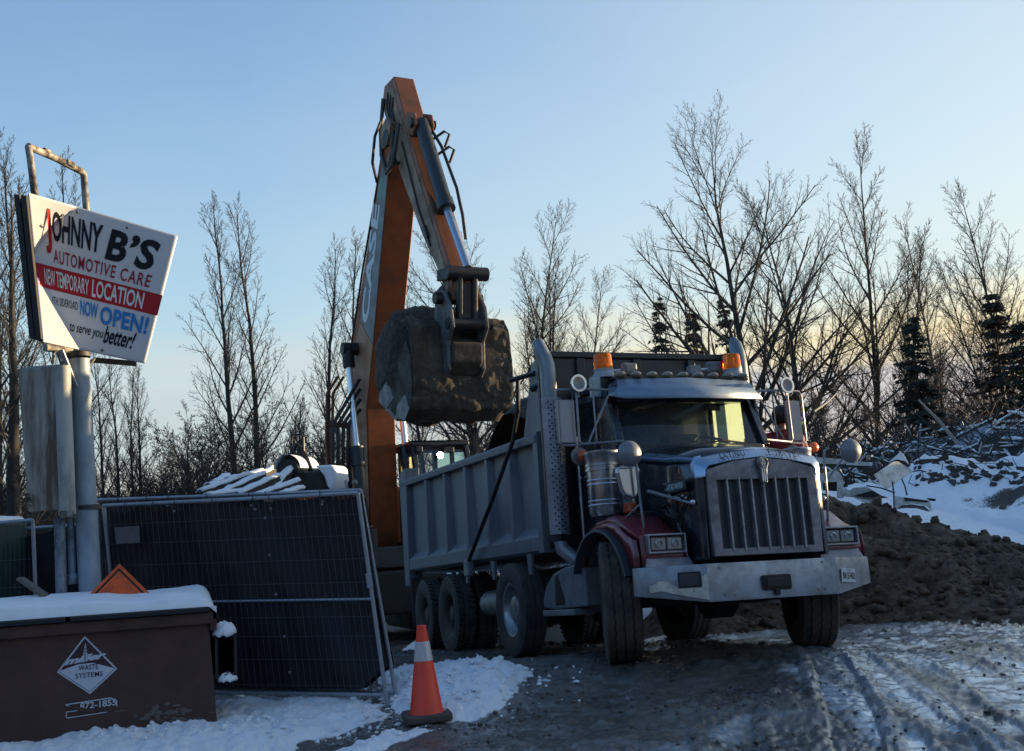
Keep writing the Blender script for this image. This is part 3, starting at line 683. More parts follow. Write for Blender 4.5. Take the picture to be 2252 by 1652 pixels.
for (y, z, r_) in ((-.80, 1.455, .016), (-.70, 1.44, .022), (-.66, 1.46, .014), (-.86, 1.43, .014), (-.62, 1.44, .012)): cb_.ball((-.705, y, z), r_, 8, 6, 1, 1.8, 1)
cb_.build('engine_bay_fittings', CHROME, truck, kind='stuff')
MB().box(-.74, -.70, -.22, -.12, 1.60, 1.80).build('red_reservoir', REDP, truck, 0, .01)
# ---- grille and crown
arch_o = [(-.66, 1.60), (-.665, 1.72), (-.62, 1.785), (-.34, 1.835), (0, 1.865), (.34, 1.835), (.62, 1.785), (.665, 1.72), (.66, 1.60)]
arch_i = [(-.585, 1.60), (-.58, 1.66), (-.54, 1.70), (-.30, 1.745), (0, 1.775), (.30, 1.745), (.54, 1.70), (.58, 1.66), (.585, 1.60)]
CROWN = mat('crown_chrome', (.36, .46, .60), .22, .75, var=.08, dirt=(.2, .2, .2), ds=6, da=.2)
cr = MB(); cr.grid([[(a, -.93, z+.01) for a, z in arch_o], [(a, -.985, z-.01) for a, z in arch_o], [(a, -1.045, z) for a, z in arch_i], [(a, -1.0, z-.015) for a, z in arch_i]])
cr.build('grille_crown', CROWN, truck, 40)
for s in (-1, 1): MB().hexa([(s*.60, -1.02, .86), (s*.665, -.99, .86), (s*.665, -.8, .86), (s*.60, -.8, .86), (s*.585, -1.03, 1.62), (s*.66, -.99, 1.62), (s*.66, -.8, 1.62), (s*.585, -.8, 1.62)]).build('grille_shell', NAVY, truck, 0, .02)
gf = MB(); YF = -1.035
def ring(o, i, y0, y1):
    n = len(o); m_ = MB()
    m_.add([(a, y0, z) for a, z in o]+[(a, y0, z) for a, z in i]+[(a, y1, z) for a, z in o]+[(a, y1, z) for a, z in i],
           [(k, (k+1) % n, n+(k+1) % n, n+k) for k in range(n)]+[(2*n+k, 3*n+k, 3*n+(k+1) % n, 2*n+(k+1) % n) for k in range(n)]
           + [(k, 2*n+k, 2*n+(k+1) % n, (k+1) % n) for k in range(n)]+[(n+k, n+(k+1) % n, 3*n+(k+1) % n, 3*n+k) for k in range(n)])
    return m_
og = [(-.565, .885), (0, .885), (.565, .885), (.58, 1.3), (.575, 1.66), (.30, 1.735), (0, 1.765), (-.30, 1.735), (-.575, 1.66), (-.58, 1.3)]
ig = [(-.475, .95), (0, .95), (.475, .95), (.475, 1.3), (.475, 1.565), (.30, 1.565), (0, 1.567), (-.30, 1.565), (-.475, 1.565), (-.475, 1.3)]
ring(og, ig, -1.045, -.97).build('grille_frame', GRILLEM, truck, 0, .006)
MB().box(-.475, .475, -.985, -.96, .95, 1.565).build('grille_mesh', DARKMESH, truck, 0)
q = MB()
for k in range(46): q.box(-.474, .474, -.995, -.986, .956+k*.0132, .963+k*.0132)
q.build('grille_louvres', mat('louvre_grey', (.12, .112, .12), .6, .2), truck, 0, kind='stuff')
for k in range(7):
    x = -.376+k*.1265
    MB().box(x-.0095, x+.0095, -1.056, -.99, .925, 1.585).build('grille_bar', mat('grille_bar_metal', (.34, .33, .33), .4, .6, dirt=(.12, .11, .10), ds=9, da=.5), truck, 0, .005)
MB().prism([(-.07, .0), (-.062, .05), (-.03, .085), (.03, .085), (.062, .05), (.07, 0), (.045, -.07), (.035, -.22), (-.035, -.22), (-.045, -.07)], lambda a, b, d: (a*.85, d, 1.705+b*.82), -1.085, -1.04).build('hood_emblem', mat('emblem_pewter', (.20, .19, .19), .4, .7), truck, 0, .008)
em = MB().lathe([(0, .047), (.008, .047), (.008, .04), (0, .04)], (0, -1.095, 1.715), 'y', 24)
for x in (-.02, 0, .02): em.box(x-.005, x+.005, -1.093, -1.086, 1.54, 1.655)
em.build('emblem_ring', CHROME, truck)
lettering('emblem_lettering', 'K', lambda a, b: (-.014+.028*a, -1.092, 1.718+.03*b), CHROME, truck, bold=.03)
lettering('emblem_lettering', 'W', lambda a, b: (-.024+.048*a, -1.092, 1.684+.03*b), CHROME, truck, bold=.03)
def crown_pt(x, k):   # point on the sloping face of the crown
    for i in range(len(arch_o)-1):
        if arch_o[i][0] <= x <= arch_o[i+1][0] and arch_o[i+1][0] > arch_o[i][0]:
            f = (x-arch_o[i][0])/(arch_o[i+1][0]-arch_o[i][0]); zo = arch_o[i][1]+f*(arch_o[i+1][1]-arch_o[i][1])-.01; break
    else: zo = 1.8
    zi = zo-.083
    return (x, -1.05+.06*k, zi+(zo-zi)*k)
for word, xa, xb in (('LATINO', -.42, -.15), ('FOREVER', .09, .44)):
    lettering('handwritten_lettering', word, lambda a, b, xa=xa, xb=xb: (lambda p: (p[0], p[1]-.014, p[2]+.012+.006*math.sin(a*17)))(crown_pt(xa+(xb-xa)*a, .12+.72*b)), INKB, truck, shear=.12, bold=.010, spacing=1.2)
# ---- front wings
wp = [(.50, .90), (.46, 1.08), (.33, 1.24), (.10, 1.33), (-.18, 1.345), (-.36, 1.31), (-.55, 1.20), (-.70, 1.135), (-.775, 1.12), (-.80, .93), (-.80, .84)]
for s in (-1, 1):
    rows = []
    for x, dz, dy in ((.70, -.05, .0), (.76, 0, 0), (1.10, 0, 0), (1.17, -.015, .01), (1.20, -.05, .03)):
        rows.append([(s*(x if y_ > -.4 else min(x, 1.16)+(.0)), y_+(dy if y_ < -.4 else -dy*.3), z_+dz*(1 if z_ > 1.0 else 0)) for y_, z_ in wp])
    MB().grid(rows).build('front_wing', REDP, truck, 40, solid=.012)
    # outer cheek between wing edge and wheel arch
    ch = []; inn = []
    for (y_, z_) in wp:
        a = math.atan2(z_-.57, y_); ch.append((s*1.195, y_, z_-.05 if z_ > 1 else z_)); 
        rr_ = min(.665, math.hypot(y_, z_-.57)-.01); inn.append((s*1.195, math.cos(a)*rr_, .57+math.sin(a)*rr_))
    MB().grid([ch, inn]).build('wing_cheek', REDP, truck, 40, solid=.01)
    fl = []
    for k in range(19):
        a = R(25)+k*R(138)/18; fl.append((math.cos(a), math.sin(a)))
    MB().grid([[(s*x_, cy*rr_, .57+sy*rr_) for cy, sy in fl] for x_, rr_ in ((1.13, .655), (1.20, .672), (1.265, .668), (1.27, .64), (1.22, .63), (1.13, .63))]).build('rubber_arch_lip', mat('arch_rubber', (.03, .035, .042), .6), truck, 40)
    MB().grid([[(s*x_, cy*.60, .57+sy*.60) for cy, sy in fl] for x_ in (.72, 1.14)]).build('arch_liner', BLACKI, truck, 50, solid=.01)
    # headlamp pod
    x0, x1 = s*.735, s*1.11
    lo, hi = min(x0, x1), max(x0, x1)
    ring([(lo-.005, .943), (hi+.005, .943), (hi+.005, 1.118), (lo-.005, 1.118)], [(lo+.014, .960), (hi-.014, .960), (hi-.014, 1.101), (lo+.014, 1.101)], -.852, -.78).build('headlight_bezel', mat('bezel_metal', (.36, .37, .39), .35, .6, dirt=(.12, .11, .10), ds=9, da=.4), truck, 0, .008)
    for k in (0, 1):
        a0 = lo+.026+k*(hi-lo-.052)/2+.004; a1 = a0+(hi-lo-.052)/2-.008
        h = MB().box(a0, a1, -.826, -.80, .972, 1.089).build('headlight', LENS, truck, 0, .012)
        MB().lathe([(0, .0), (.0, .030), (-.012, .034), (-.014, .03)], ((a0+a1)/2, -.825, 1.03), 'y', 18).build('headlight_bulb_ring', REFLECTOR, h)
    # pale bracket under the lamp reaching down to the bumper
    MB().hexa([(s*.665, -.84, .825), (s*1.15, -.84, .825), (s*1.15, -.72, .825), (s*.665, -.72, .825), (s*.70, -.80, .915), (s*1.12, -.80, .915), (s*1.12, -.70, .915), (s*.70, -.70, .915)]).build('bumper_bracket', SATIN, truck, 0, .006)
    MB().add([(s*.66, -.80, .84), (s*.72, -.81, .92), (s*.74, -.79, 1.12), (s*.68, -.60, 1.24), (s*.66, -.55, .84)], [(0, 1, 2, 3, 4)]).build('wing_inner_panel', SATIN, truck, 0, solid=.01)
    # hood mirror on its stalk
    MB().tube([(s*1.0, -.55, 1.20), (s*1.02, -.56, 1.5), (s*1.03, -.56, 1.80), (s*1.05, -.56, 1.89), (s*1.10, -.57, 1.915)], .013, 8).tube([(s*1.015, -.56, 1.42), (s*1.08, -.36, 1.31)], .010, 6).build('mirror_stalk', SATIN, truck)
    cx = s*(1.09 if s < 0 else 1.36)
    if s > 0: MB().tube([(1.1, -.5, 1.62), (1.25, -.55, 1.80), (1.34, -.56, 1.86)], .012, 6).build('mirror_stalk', SATIN, truck)
    MB().lathe([(-.02, .0), (-.022, .115), (-.012, .124), (.0, .122), (-.0, .0)], (cx, -.55, 1.885), (-.25*0+.0, 1, .06), 30).lathe([(0, .118), (-.0 - .035, .09), (-.055, .035), (-.058, 0)], (cx, -.572, 1.885), (0, 1, .06), 30).build('round_mirror', mat('mirror_back', (.20, .20, .215), .42, .3, var=.1), truck, 50)
MB().prism([(-.12, .14), (.11, .145), (.125, .10), (.09, -.12), (.05, -.165), (-.06, -.13), (-.095, -.08), (-.125, .08)], lambda a, b, d: (-1.08+a, d, 1.635+b), -.50, -.44).build('mirror_shield', mat('shield_chrome', (.42, .43, .45), .25, .85, var=.05), truck, 0, .025, seg=3)
MB().box(-1.04, -.93, -.30, -.22, 1.36, 1.46).build('side_indicator', ORANGE_LENS, truck, 0, .015)
MB().box(.98, 1.04, -.40, -.36, 1.36, 1.40).build('side_indicator', ORANGE_LENS, truck, 0, .01)
# ---- bumper
bp_ = [(-1.225, -.70), (-1.215, -.80), (-.67, -1.06), (.67, -1.06), (1.215, -.80), (1.225, -.70)]
bz0 = [.585, .575, .495, .495, .575, .585]
bm_ = MB(); bk = [(x*.985, y+.05) for x, y in bp_]
bm_.grid([[(x, y, .80) for x, y in bk], [(x, y, .825) for x, y in bp_], [(x, y-.004, .81) for x, y in bp_], [(x, y-.006, z+.02) for (x, y), z in zip(bp_, bz0)], [(x, y, z) for (x, y), z in zip(bp_, bz0)], [(x, y, z) for (x, y), z in zip(bk, bz0)]])
bm_.add([(x, y, .826) for x, y in bp_]+[(x*.97, y+.16, .826) for x, y in bp_], [(i, i+1, 7+i, 6+i) for i in range(5)])
bm_.build('bumper', BUMPERM, truck, 20)
def bface(s, u, z): # point on left/right slanted bumper face, u from outer 0 to inner 1
    return Vector((s*(1.215-.545*u), -.812-.26*u, z))
o = MB(); P = [bface(-1, .56, .765), bface(-1, .89, .765), bface(-1, .89, .632), bface(-1, .56, .632)]
nb = Vector((-.43, -.9, 0)); o.add([p+nb*.004 for p in P]+[p-nb*.05 for p in P], [(0, 1, 2, 3), (0, 4, 5, 1), (1, 5, 6, 2), (2, 6, 7, 3), (3, 7, 4, 0)]); o.build('fog_lamp_recess', BLACKI, truck, 0)
MB().add([p+nb*.0055 for p in [bface(-1, .585, .752), bface(-1, .865, .752), bface(-1, .865, .645), bface(-1, .585, .645)]], [(0, 1, 2, 3)]).build('fog_lamp', mat('fog_lens', (.06, .05, .055), .35), truck, 0)
# warm reflection on the bumper corner, put in as a pale patch
pe = [(.13, .60), (.30, .612), (.52, .575), (.985, .512), (.985, .74), (.94, .735), (.93, .72), (.90, .735), (.895, .625), (.55, .625), (.52, .64), (.46, .665), (.40, .69), (.28, .70), (.22, .675), (.13, .66)]
_pv = [bface(-1, u, z)+nb*.0035+Vector((0, -.006, 0)) for u, z in pe]
MB().add(_pv, [tuple(range(len(_pv)))]).build('reflection_patch', mat('bumper_reflection_paint', (.72, .66, .56), .30, .35, dirt=(.35, .30, .26), ds=9, da=.5), truck, 0)
pl = bpy.data.objects.new('licence_plate', None)
PLM = mat('plate_white', (.62, .63, .66), .4, 0, var=.06, dirt=(.3, .28, .26), ds=14, da=.35)
lp = MB().box(-.125, .125, -.004, .004, -.062, .062).build('licence_plate', PLM, truck, 0, .004); lp.location = (.83, -1.005, .655); lp.rotation_euler = (R(2), R(3), R(25.5))
lettering('plate_lettering', 'BR\u00b757403', lambda a, b: (-.108+.216*a, -.0065, -.034+.062*b), BLACKI, lp, bold=.012)
lettering('plate_lettering', 'ONTARIO', lambda a, b: (-.045+.09*a, -.0065, .040+.014*b), BLACKI, lp)
tw = MB(); tw.box(-.14, .16, -1.10, -1.062, .565, .70); tw.build('tow_pocket', CHASSIS, truck, 0, .03, seg=3)
MB().box(-.105, .125, -1.112, -1.098, .59, .675).build('tow_pocket_plate', mat('rust_dark', (.035, .028, .03), .7, .2), truck, 0, .015)
MB().box(-.02, .03, -1.10, -1.07, .515, .575).build('tow_hook', CHASSIS, truck, 0, .01)
q = MB()
for x, z in ((-.52, .55), (-.42, .545), (.45, .55), (.52, .55), (.52, .79), (-.55, .79)): q.lathe([(0, .012), (-.006, .010), (-.008, 0)], (x, -1.066, z), 'y', 8)
q.build('bumper_bolts', SATIN, truck, kind='stuff')
# ---- exhaust stacks
for s in (-1, 1):
    sx, sy = s*1.20, 1.08
    # perforated heat shield: half cylinder with real round-ish holes
    n_u, n_z = 7, 44; r0 = .125; H0, H1 = 1.27, 2.73; mb = MB(); dz = (H1-H0)/n_z
    a0, a1 = R(-160), R(55)
    for iz in range(n_z):
        solid_row = iz in (0, n_z-1, 12, 29)
        for iu in range(n_u):
            off = .5 if iz % 2 else 0
            ua, ub = a0+(a1-a0)*(iu/n_u), a0+(a1-a0)*((iu+1)/n_u)
            z0, z1 = H0+iz*dz, H0+(iz+1)*dz
            fn = lambda u, z: (sx+math.cos(u)*r0*1.0, sy+math.sin(u)*r0, z)
            if solid_row or ((iu == n_u-1 or iu == 0)):
                mb.add([fn(ua, z0), fn(ub, z0), fn(ub, z1), fn(ua, z1)], [(0, 1, 2, 3)]); continue
            uc, zc = (ua+ub)/2, (z0+z1)/2; hr = .0105; hu = hr/r0
            sh = (ub-ua)*.22*(1 if iz % 2 else -1)
            O = [(ua, z0), (uc, z0), (ub, z0), (ub, zc), (ub, z1), (uc, z1), (ua, z1), (ua, zc)]
            I = [(uc+sh+hu*math.cos(t_), zc+hr*math.sin(t_)) for t_ in [R(225), R(270), R(315), 0, R(45), R(90), R(135), R(180)]]
            mb.add([fn(*p) for p in O]+[fn(*p) for p in I], [(k, (k+1) % 8, 8+(k+1) % 8, 8+k) for k in range(8)])
    mb.build('heat_shield', mat('shield_steel', (.30, .295, .33), .40, .5, dirt=(.16, .14, .14), ds=5, da=.5), truck, 50)
    MB().tube([(sx, sy, 1.2), (sx, sy, 2.78)], .085, 14).build('exhaust_muffler', BLACKI, truck)
    if s < 0: pth = [(sx, sy, 2.72), (sx, sy, 3.0), (sx, sy, 3.08), (sx-.02, sy+.02, 3.19), (sx-.055, sy+.05, 3.30), (sx-.075, sy+.06, 3.40)]
    else: pth = [(sx, sy, 2.72), (sx, sy, 3.0), (sx+.01, sy+.02, 3.15), (sx+.04, sy+.08, 3.3), (sx+.06, sy+.15, 3.42), (sx+.06, sy+.19, 3.52)]
    MB().tube(pth, [.088, .088, .088, .086, .08, .055 if s < 0 else .03], 18, cap=False).build('stack_pipe', mat('stack_steel', (.19, .215, .24), .38, .6, var=.1, dirt=(.1, .1, .1), ds=3, da=.4), truck, 60)
    MB().tube([(sx, sy, 1.27), (sx+s*-.02, sy-.02, 1.12), (s*1.0, .92, .92), (s*.92, .82, .84)], .075, 12).build('exhaust_elbow', SATIN, truck, 60)
# ---- air cleaner canisters
for s in (-1, 1):
    ax, ay = s*1.10, .04
    a = MB().lathe([(1.36, 0), (1.36, .15), (1.40, .165), (1.80, .165), (1.80, .178), (1.825, .178), (1.825, .168), (1.845, .168), (1.845, .178), (1.87, .178), (1.87, .168), (1.955, .175), (1.965, .18), (1.985, .18), (1.995, .165), (2.0, 0)], (ax, ay, 0), 'z', 36)
    a.build('air_cleaner', mat('canister_steel', (.34, .35, .38), .22, .85, dirt=(.14, .13, .13), ds=4, da=.35), truck, 30)
    q = MB()
    for z in (1.46, 1.50, 1.66, 1.70): q.lathe([(z, .169), (z+.008, .172), (z+.016, .169)], (ax, ay, 0), 'z', 30)
    q.build('canister_straps', CHROME, truck, kind='stuff')
    q = MB()
    for z in (1.45, 1.54, 1.63, 1.72, 1.79): q.lathe([(0, .032), (-.012, .032), (-.012, .022), (-.004, .020), (-.004, 0)], (s*.93, -.10, z), (s*.1, 1, 0), 14)
    q.box(s*.93-.045, s*.93+.045, -.098, -.07, 1.38, 1.84); q.build('bolted_bracket', SATIN, truck, kind='stuff')
# ---- west-coast mirrors
for s in (-1, 1):
    MB().box(s*1.33-.09, s*1.33+.09, .30, .355, 2.12, 2.57).build('wing_mirror', mat('mirror_housing', (.30, .275, .29), .4, .4, var=.1), truck, 0, .018, seg=3)
    MB().box(s*1.33-.085, s*1.33+.085, .356, .36, 2.13, 2.56).build('mirror_glass', mat('mirror_silver', (.7, .72, .75), .04, 1), truck, 0)
    MB().tube([(s*.87, .24, 2.66), (s*1.2, .25, 2.67), (s*1.235, .25, 2.63), (s*1.24, .25, 2.14), (s*1.215, .25, 2.105), (s*.82, .10, 2.11)], .013, 8).tube([(s*.88, .26, 2.60), (s*1.14, .25, 2.12)], .011, 6).tube([(s*1.05, .25, 2.66), (s*1.05, .25, 2.11)], .009, 6).tube([(s*1.215, .26, 2.665), (s*1.42, .30, 2.67), (s*1.445, .30, 2.62), (s*1.445, .30, 2.13), (s*1.40, .30, 2.10), (s*1.2, .26, 2.10)], .012, 8).build('mirror_frame', SATIN, truck)
    MB().lathe([(-.01, 0), (-.012, .088), (.0, .095), (.015, .085), (.045, .04), (.05, 0)], (s*1.24 if s > 0 else -1.24, .27, 1.985), (0, 1, 0), 24).build('convex_mirror', mat('convex_back', (.17, .15, .145), .45, .2), truck, 50)
    MB().lathe([(0, .0), (0, .055), (.02, .055), (.035, .04), (.04, 0)], (s*1.23 if s < 0 else 1.47, .22, 1.98 if s < 0 else 2.04), (0, -1, 0), 18).build('mirror_indicator', ORANGE_LENS if s < 0 else ORANGE_LENS2, truck, 40)
    MB().lathe([(-.05, 0), (-.045, .05), (-.01, .085), (.02, .09), (.022, .078), (.0, 0)], (s*1.22, .22, 2.72), (s*-.0+.12, -1, 0), 24).build('spot_lamp', CHROME, truck, 40)
    MB().lathe([(.012, 0.0), (.02, .076)], (s*1.22, .22, 2.72), (.12, -1, 0), 20).build('spot_lamp_lens', mat('spot_glass', (.09, .10, .13), .12, .2, coat=.6), truck, 40)
    MB().tube([(s*1.22, .24, 2.64), (s*1.21, .25, 2.58)], .01, 6).build('spot_lamp_stalk', SATIN, truck)
# ---- battery box and steps
for s in (-1, 1):
    bx = MB(); prof = [(.50, .52), (.50, .95), (1.02, .93), (1.35, .88), (1.60, .76), (1.72, .60), (1.70, .52), (1.30, .50)]
    bx.prism(prof, lambda a, b_, d: (s*d, a, b_), .72, 1.19); bx.build('battery_box', mat('box_grey', (.17, .185, .20), .45, .2, dirt=(.09, .08, .075), ds=5, da=.5), truck, 0, .02)
    MB().prism([(1.05, .56), (1.22, .86), (1.28, .84), (1.32, .54)], lambda a, b_, d: (s*d, a, b_), 1.192, 1.197).build('box_recess', BLACKI, truck, 0)
    MB().box(min(s*1.0, s*1.24), max(s*1.0, s*1.24), .72, 1.62, .435, .50).build('step', mat('step_alu', (.22, .22, .235), .5, .4), truck, 0, .012)
    MB().tube([(s*1.06, 1.78, .70), (s*.9, 1.9, .70)], .012, 6).tube([(s*1.06, 1.7, .47), (s*.8, 1.9, .47)], .012, 6).build('step_bracket', SATIN, truck)
MB().box(.84, 1.46, .44, .76, .735, .775).build('driver_step', SATIN, truck, 0, .01)
MB().hexa([(-1.1, .30, 1.02), (-.83, .30, 1.02), (-.83, .60, 1.02), (-1.1, .60, 1.02), (-1.02, .32, 1.10), (-.83, .32, 1.10), (-.83, .58, 1.10), (-1.02, .58, 1.10)]).build('cab_step', SATIN, truck, 0, .01)
# ================================================================== excavator  (E(u forward, w image-left, v height))
EX0 = Vector((-2.45, 21.0, -.45))
exc = thing('excavator', 'orange tracked excavator lifting a bucket of soil over the dump truck', 'excavator', EX0, (0, 0, R(25.98)))
def E(u, w_, v): return (-w_, -u, v+.45)
ORANGE = mat('orange_boom_paint', (.26, .058, .010), .55, 0, var=.16, vs_=2.2, dirt=(.10, .035, .012), ds=2.6, da=.55, bump=.04, spec=.35)
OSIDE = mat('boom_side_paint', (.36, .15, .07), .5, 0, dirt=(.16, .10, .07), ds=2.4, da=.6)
GREYST = mat('boom_grey_stripe', (.17, .165, .165), .5, 0, dirt=(.13, .10, .08), ds=3, da=.5)
PIN = mat('pin_black', (.018, .018, .02), .5, .2, dirt=(.05, .04, .03), ds=6, da=.5)
ROD = mat('chrome_rod', (.80, .80, .80), .32, .7, var=.04, rv=.03)
CYL = mat('cylinder_black', (.022, .026, .036), .4, .1, dirt=(.05, .045, .04), ds=5, da=.4)
BUCKETM = mat('muddy_bucket_steel', (.080, .066, .050), .75, .1, var=.3, dirt=(.045, .036, .026), ds=3.2, da=.85, bump=.5, bs=14, dthr=.46)
BARESTEEL = mat('scraped_steel', (.20, .195, .21), .5, .3, dirt=(.10, .085, .07), ds=5, da=.7)
def plate(poly, w0, w1): return MB().prism(poly, lambda a, b, d: E(a, d, b), w0, w1)
boomP = [(-1.35, 1.05), (-.55, 1.05), (-.42, 1.77), (-.36, 3.97), (.17, 5.14), (1.29, 7.88), (1.62, 8.62), (1.66, 8.95), (1.45, 9.15), (1.2, 9.0), (.72, 8.06), (-.28, 6.69), (-1.18, 5.38), (-1.45, 4.5), (-1.52, 3.19), (-1.45, 1.8)]
plate(boomP, -.29, .29).build('boom', ORANGE, exc, 20, .02)
def band(poly, name, m, w0=.292, w1=.300): return plate(poly, w0, w1).build(name, m, exc, 0)
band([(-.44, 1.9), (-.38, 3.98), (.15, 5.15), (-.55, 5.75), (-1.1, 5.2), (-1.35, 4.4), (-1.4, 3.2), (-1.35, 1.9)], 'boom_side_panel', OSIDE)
band([(.16, 5.17), (1.27, 7.88), (1.52, 8.5), (1.05, 8.42), (.66, 7.78), (-.16, 6.52), (-.54, 5.77)], 'boom_side_stripe', GREYST)
# side lettering running up the boom
_a = Vector((-.02, 5.55)); _b = Vector((.98, 7.68)); _d = (_b-_a); _n = Vector((-_d.y, _d.x)).normalized()
lettering('boom_lettering', 'CASE', lambda a, b: E(*(lambda q: (q.x, .304, q.y))(_a+_d*a+_n*(.08+.44*b))), WHITEP, exc, shear=.0, bold=.03)
band([(.98, 7.80), (1.14, 8.18), (.98, 8.25), (.82, 7.88)], 'green_decal', mat('green_decal', (.05, .22, .12), .5), .301, .303)
for u, v in ((-.36, 6.05), (-.30, 6.2)): pass
# weld plates / scuffs on the front face of the boom
SC = mat('boom_scuff', (.05, .022, .01), .7, var=.3)
for k in range(7):
    v = 5.35+.09*(k % 3); w_ = -.2+.06*k; u = .17+(v-5.14)*(1.12/2.74)
    MB().bar(E(u+.006, w_, v), E(u+.012, w_+.03, v+.02), .02, .012).build('scuff_mark', SC, exc, 0)
# boom pivot boss and lift cylinders
MB().tube([E(-.8, -.62, 5.24), E(-.8, .62, 5.24)], .13, 16).build('lift_pin', PIN, exc)
for s in (-1, 1):
    MB().tube([E(-.80, s*.5, 5.24), E(-.74, s*.5, 4.86)], .12, 14).build('rod_eye', PIN, exc)
    MB().tube([E(-.76, s*.5, 4.95), E(-.42, s*.5, 3.2)], .062, 16).build('lift_rod', ROD, exc)
    MB().tube([E(-.43, s*.5, 3.24), E(-.36, s*.5, 2.86)], .135, 18).build('gland', CYL, exc)
    MB().tube([E(-.37, s*.5, 2.9), E(-.08, s*.5, 1.3)], .115, 18).build('lift_cylinder', CYL, exc)
# stick
stickP = [(1.24, 9.24), (1.79, 8.08), (2.3, 7.32), (2.78, 6.61), (3.43, 5.81), (3.80, 5.18), (4.02, 5.22), (3.95, 5.75), (3.42, 6.65), (2.62, 8.1), (2.36, 8.55), (2.2, 8.92), (1.66, 10.0), (1.12, 10.02), (.98, 9.75), (1.08, 9.45)]
STICKF = mat('stick_front_paint', (.25, .07, .020), .5, 0, dirt=(.075, .04, .022), ds=3, da=.7)
plate(stickP, -.2, .2).build('stick', STICKF, exc, 20, .02)
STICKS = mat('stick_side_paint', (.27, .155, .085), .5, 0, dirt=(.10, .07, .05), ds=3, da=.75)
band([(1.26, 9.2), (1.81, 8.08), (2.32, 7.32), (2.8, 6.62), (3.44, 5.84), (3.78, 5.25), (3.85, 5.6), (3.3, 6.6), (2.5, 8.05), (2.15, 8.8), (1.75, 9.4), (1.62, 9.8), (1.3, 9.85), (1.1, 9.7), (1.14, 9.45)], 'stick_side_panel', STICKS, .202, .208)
for k, du in enumerate((0, .13, .26)):
    MB().tube([E(1.36+du, .215, 9.80-.1*k), E(1.30+du, .235, 9.55-.1*k), E(1.42+du, .24, 9.3-.1*k), E(1.40+du, .235, 9.05-.1*k), E(1.28+du*.6, .22, 8.95)], .018, 6).build('stick_hose', PIN, exc)
MB().tube([E(1.15, .24, 9.75), E(1.05, .25, 9.4), E(1.1, .3, 9.1), E(1.2, .34, 8.6), E(1.5, .36, 8.15), E(1.85, .36, 8.2), E(1.95, .32, 8.6), E(1.98, .26, 8.95)], .04, 8).build('hose_loop', mat('grey_hose', (.05, .05, .048), .6), exc, 60)
MB().tube([E(1.75, .28, 8.9), E(1.7, .3, 8.6), E(1.75, .3, 8.3), E(1.95, .28, 8.2)], .035, 8).build('hose_loop', PIN, exc, 60)
MB().tube([E(1.45, -.34, 8.85), E(1.45, .34, 8.85)], .16, 18).build('stick_pivot', PIN, exc)
plate([(1.05, 8.7), (1.55, 8.7), (1.75, 9.05), (1.5, 9.25), (1.1, 9.1)], .21, .33).build('stick_lug', STICKS, exc, 0, .02)
for w_ in (.16, -.16):
    plate([(2.1, 8.75), (2.45, 8.55), (2.62, 8.72), (2.55, 8.95), (2.2, 9.1)], w_-.03, w_+.03).build('cylinder_lug', STICKF, exc, 0, .02)
MB().tube([E(2.48, -.24, 8.78), E(2.48, .24, 8.78)], .09, 14).build('cylinder_pin', PIN, exc)
MB().tube([E(2.46, 0, 8.82), E(2.62, 0, 8.45), E(3.36, 0, 7.05)], [.13, .135, .13], 18).build('bucket_cylinder', CYL, exc)
MB().tube([E(3.33, 0, 7.1), E(3.43, 0, 6.92)], .155, 18).build('bucket_cylinder_gland', CYL, exc)
MB().tube([E(3.4, 0, 6.97), E(4.17, 0, 5.72)], .07, 16).build('bucket_rod', mat('blue_chrome_rod', (.42, .46, .52), .28, .8, var=.05), exc)
MB().tube([E(2.5, -.16, 8.7), E(2.75, -.24, 8.3), E(3.3, -.26, 7.35), E(3.5, -.22, 7.0), E(3.62, -.2, 6.8), E(3.66, -.22, 6.35)], .028, 8).build('cylinder_pipe', PIN, exc)
for v in (8.45, 8.1):
    u = 2.6+(8.45-v)*.52
    MB().tube([E(u, -.12, v), E(u+.08, -.34, v+.16), E(u+.12, -.42, v+.1), E(u+.02, -.36, v-.12)], .026, 6).build('pipe_bracket', PIN, exc)
for k, (a, b) in enumerate((((1.95, 8.6), (2.6, 7.2)), ((2.6, 7.2), (3.1, 6.35)))):
    MB().tube([E(a[0]+.05, .225, a[1]), E(b[0]+.05, .225, b[1])], .018, 6).build('stick_pipe', PIN, exc)
MB().bar(E(2.95, .22, 6.75), E(3.1, .22, 6.5), .08, .06).build('pipe_clamp', PIN, exc, 0, .01)
# boom pipes on the back edge
for k, w_ in enumerate((.18, .26)):
    MB().tube([E(-1.25, w_, 4.9), E(-1.30, w_, 5.42), E(-.40, w_, 6.78), E(.62, w_, 8.12), E(1.05, w_, 8.75), E(1.1, w_, 9.1)], .022, 6).build('boom_pipe', PIN, exc)
MB().tube([E(.78, .3, 8.2), E(.9, .42, 8.55), E(1.1, .42, 9.0), E(1.12, .3, 9.3)], .03, 6).build('boom_hose', PIN, exc)
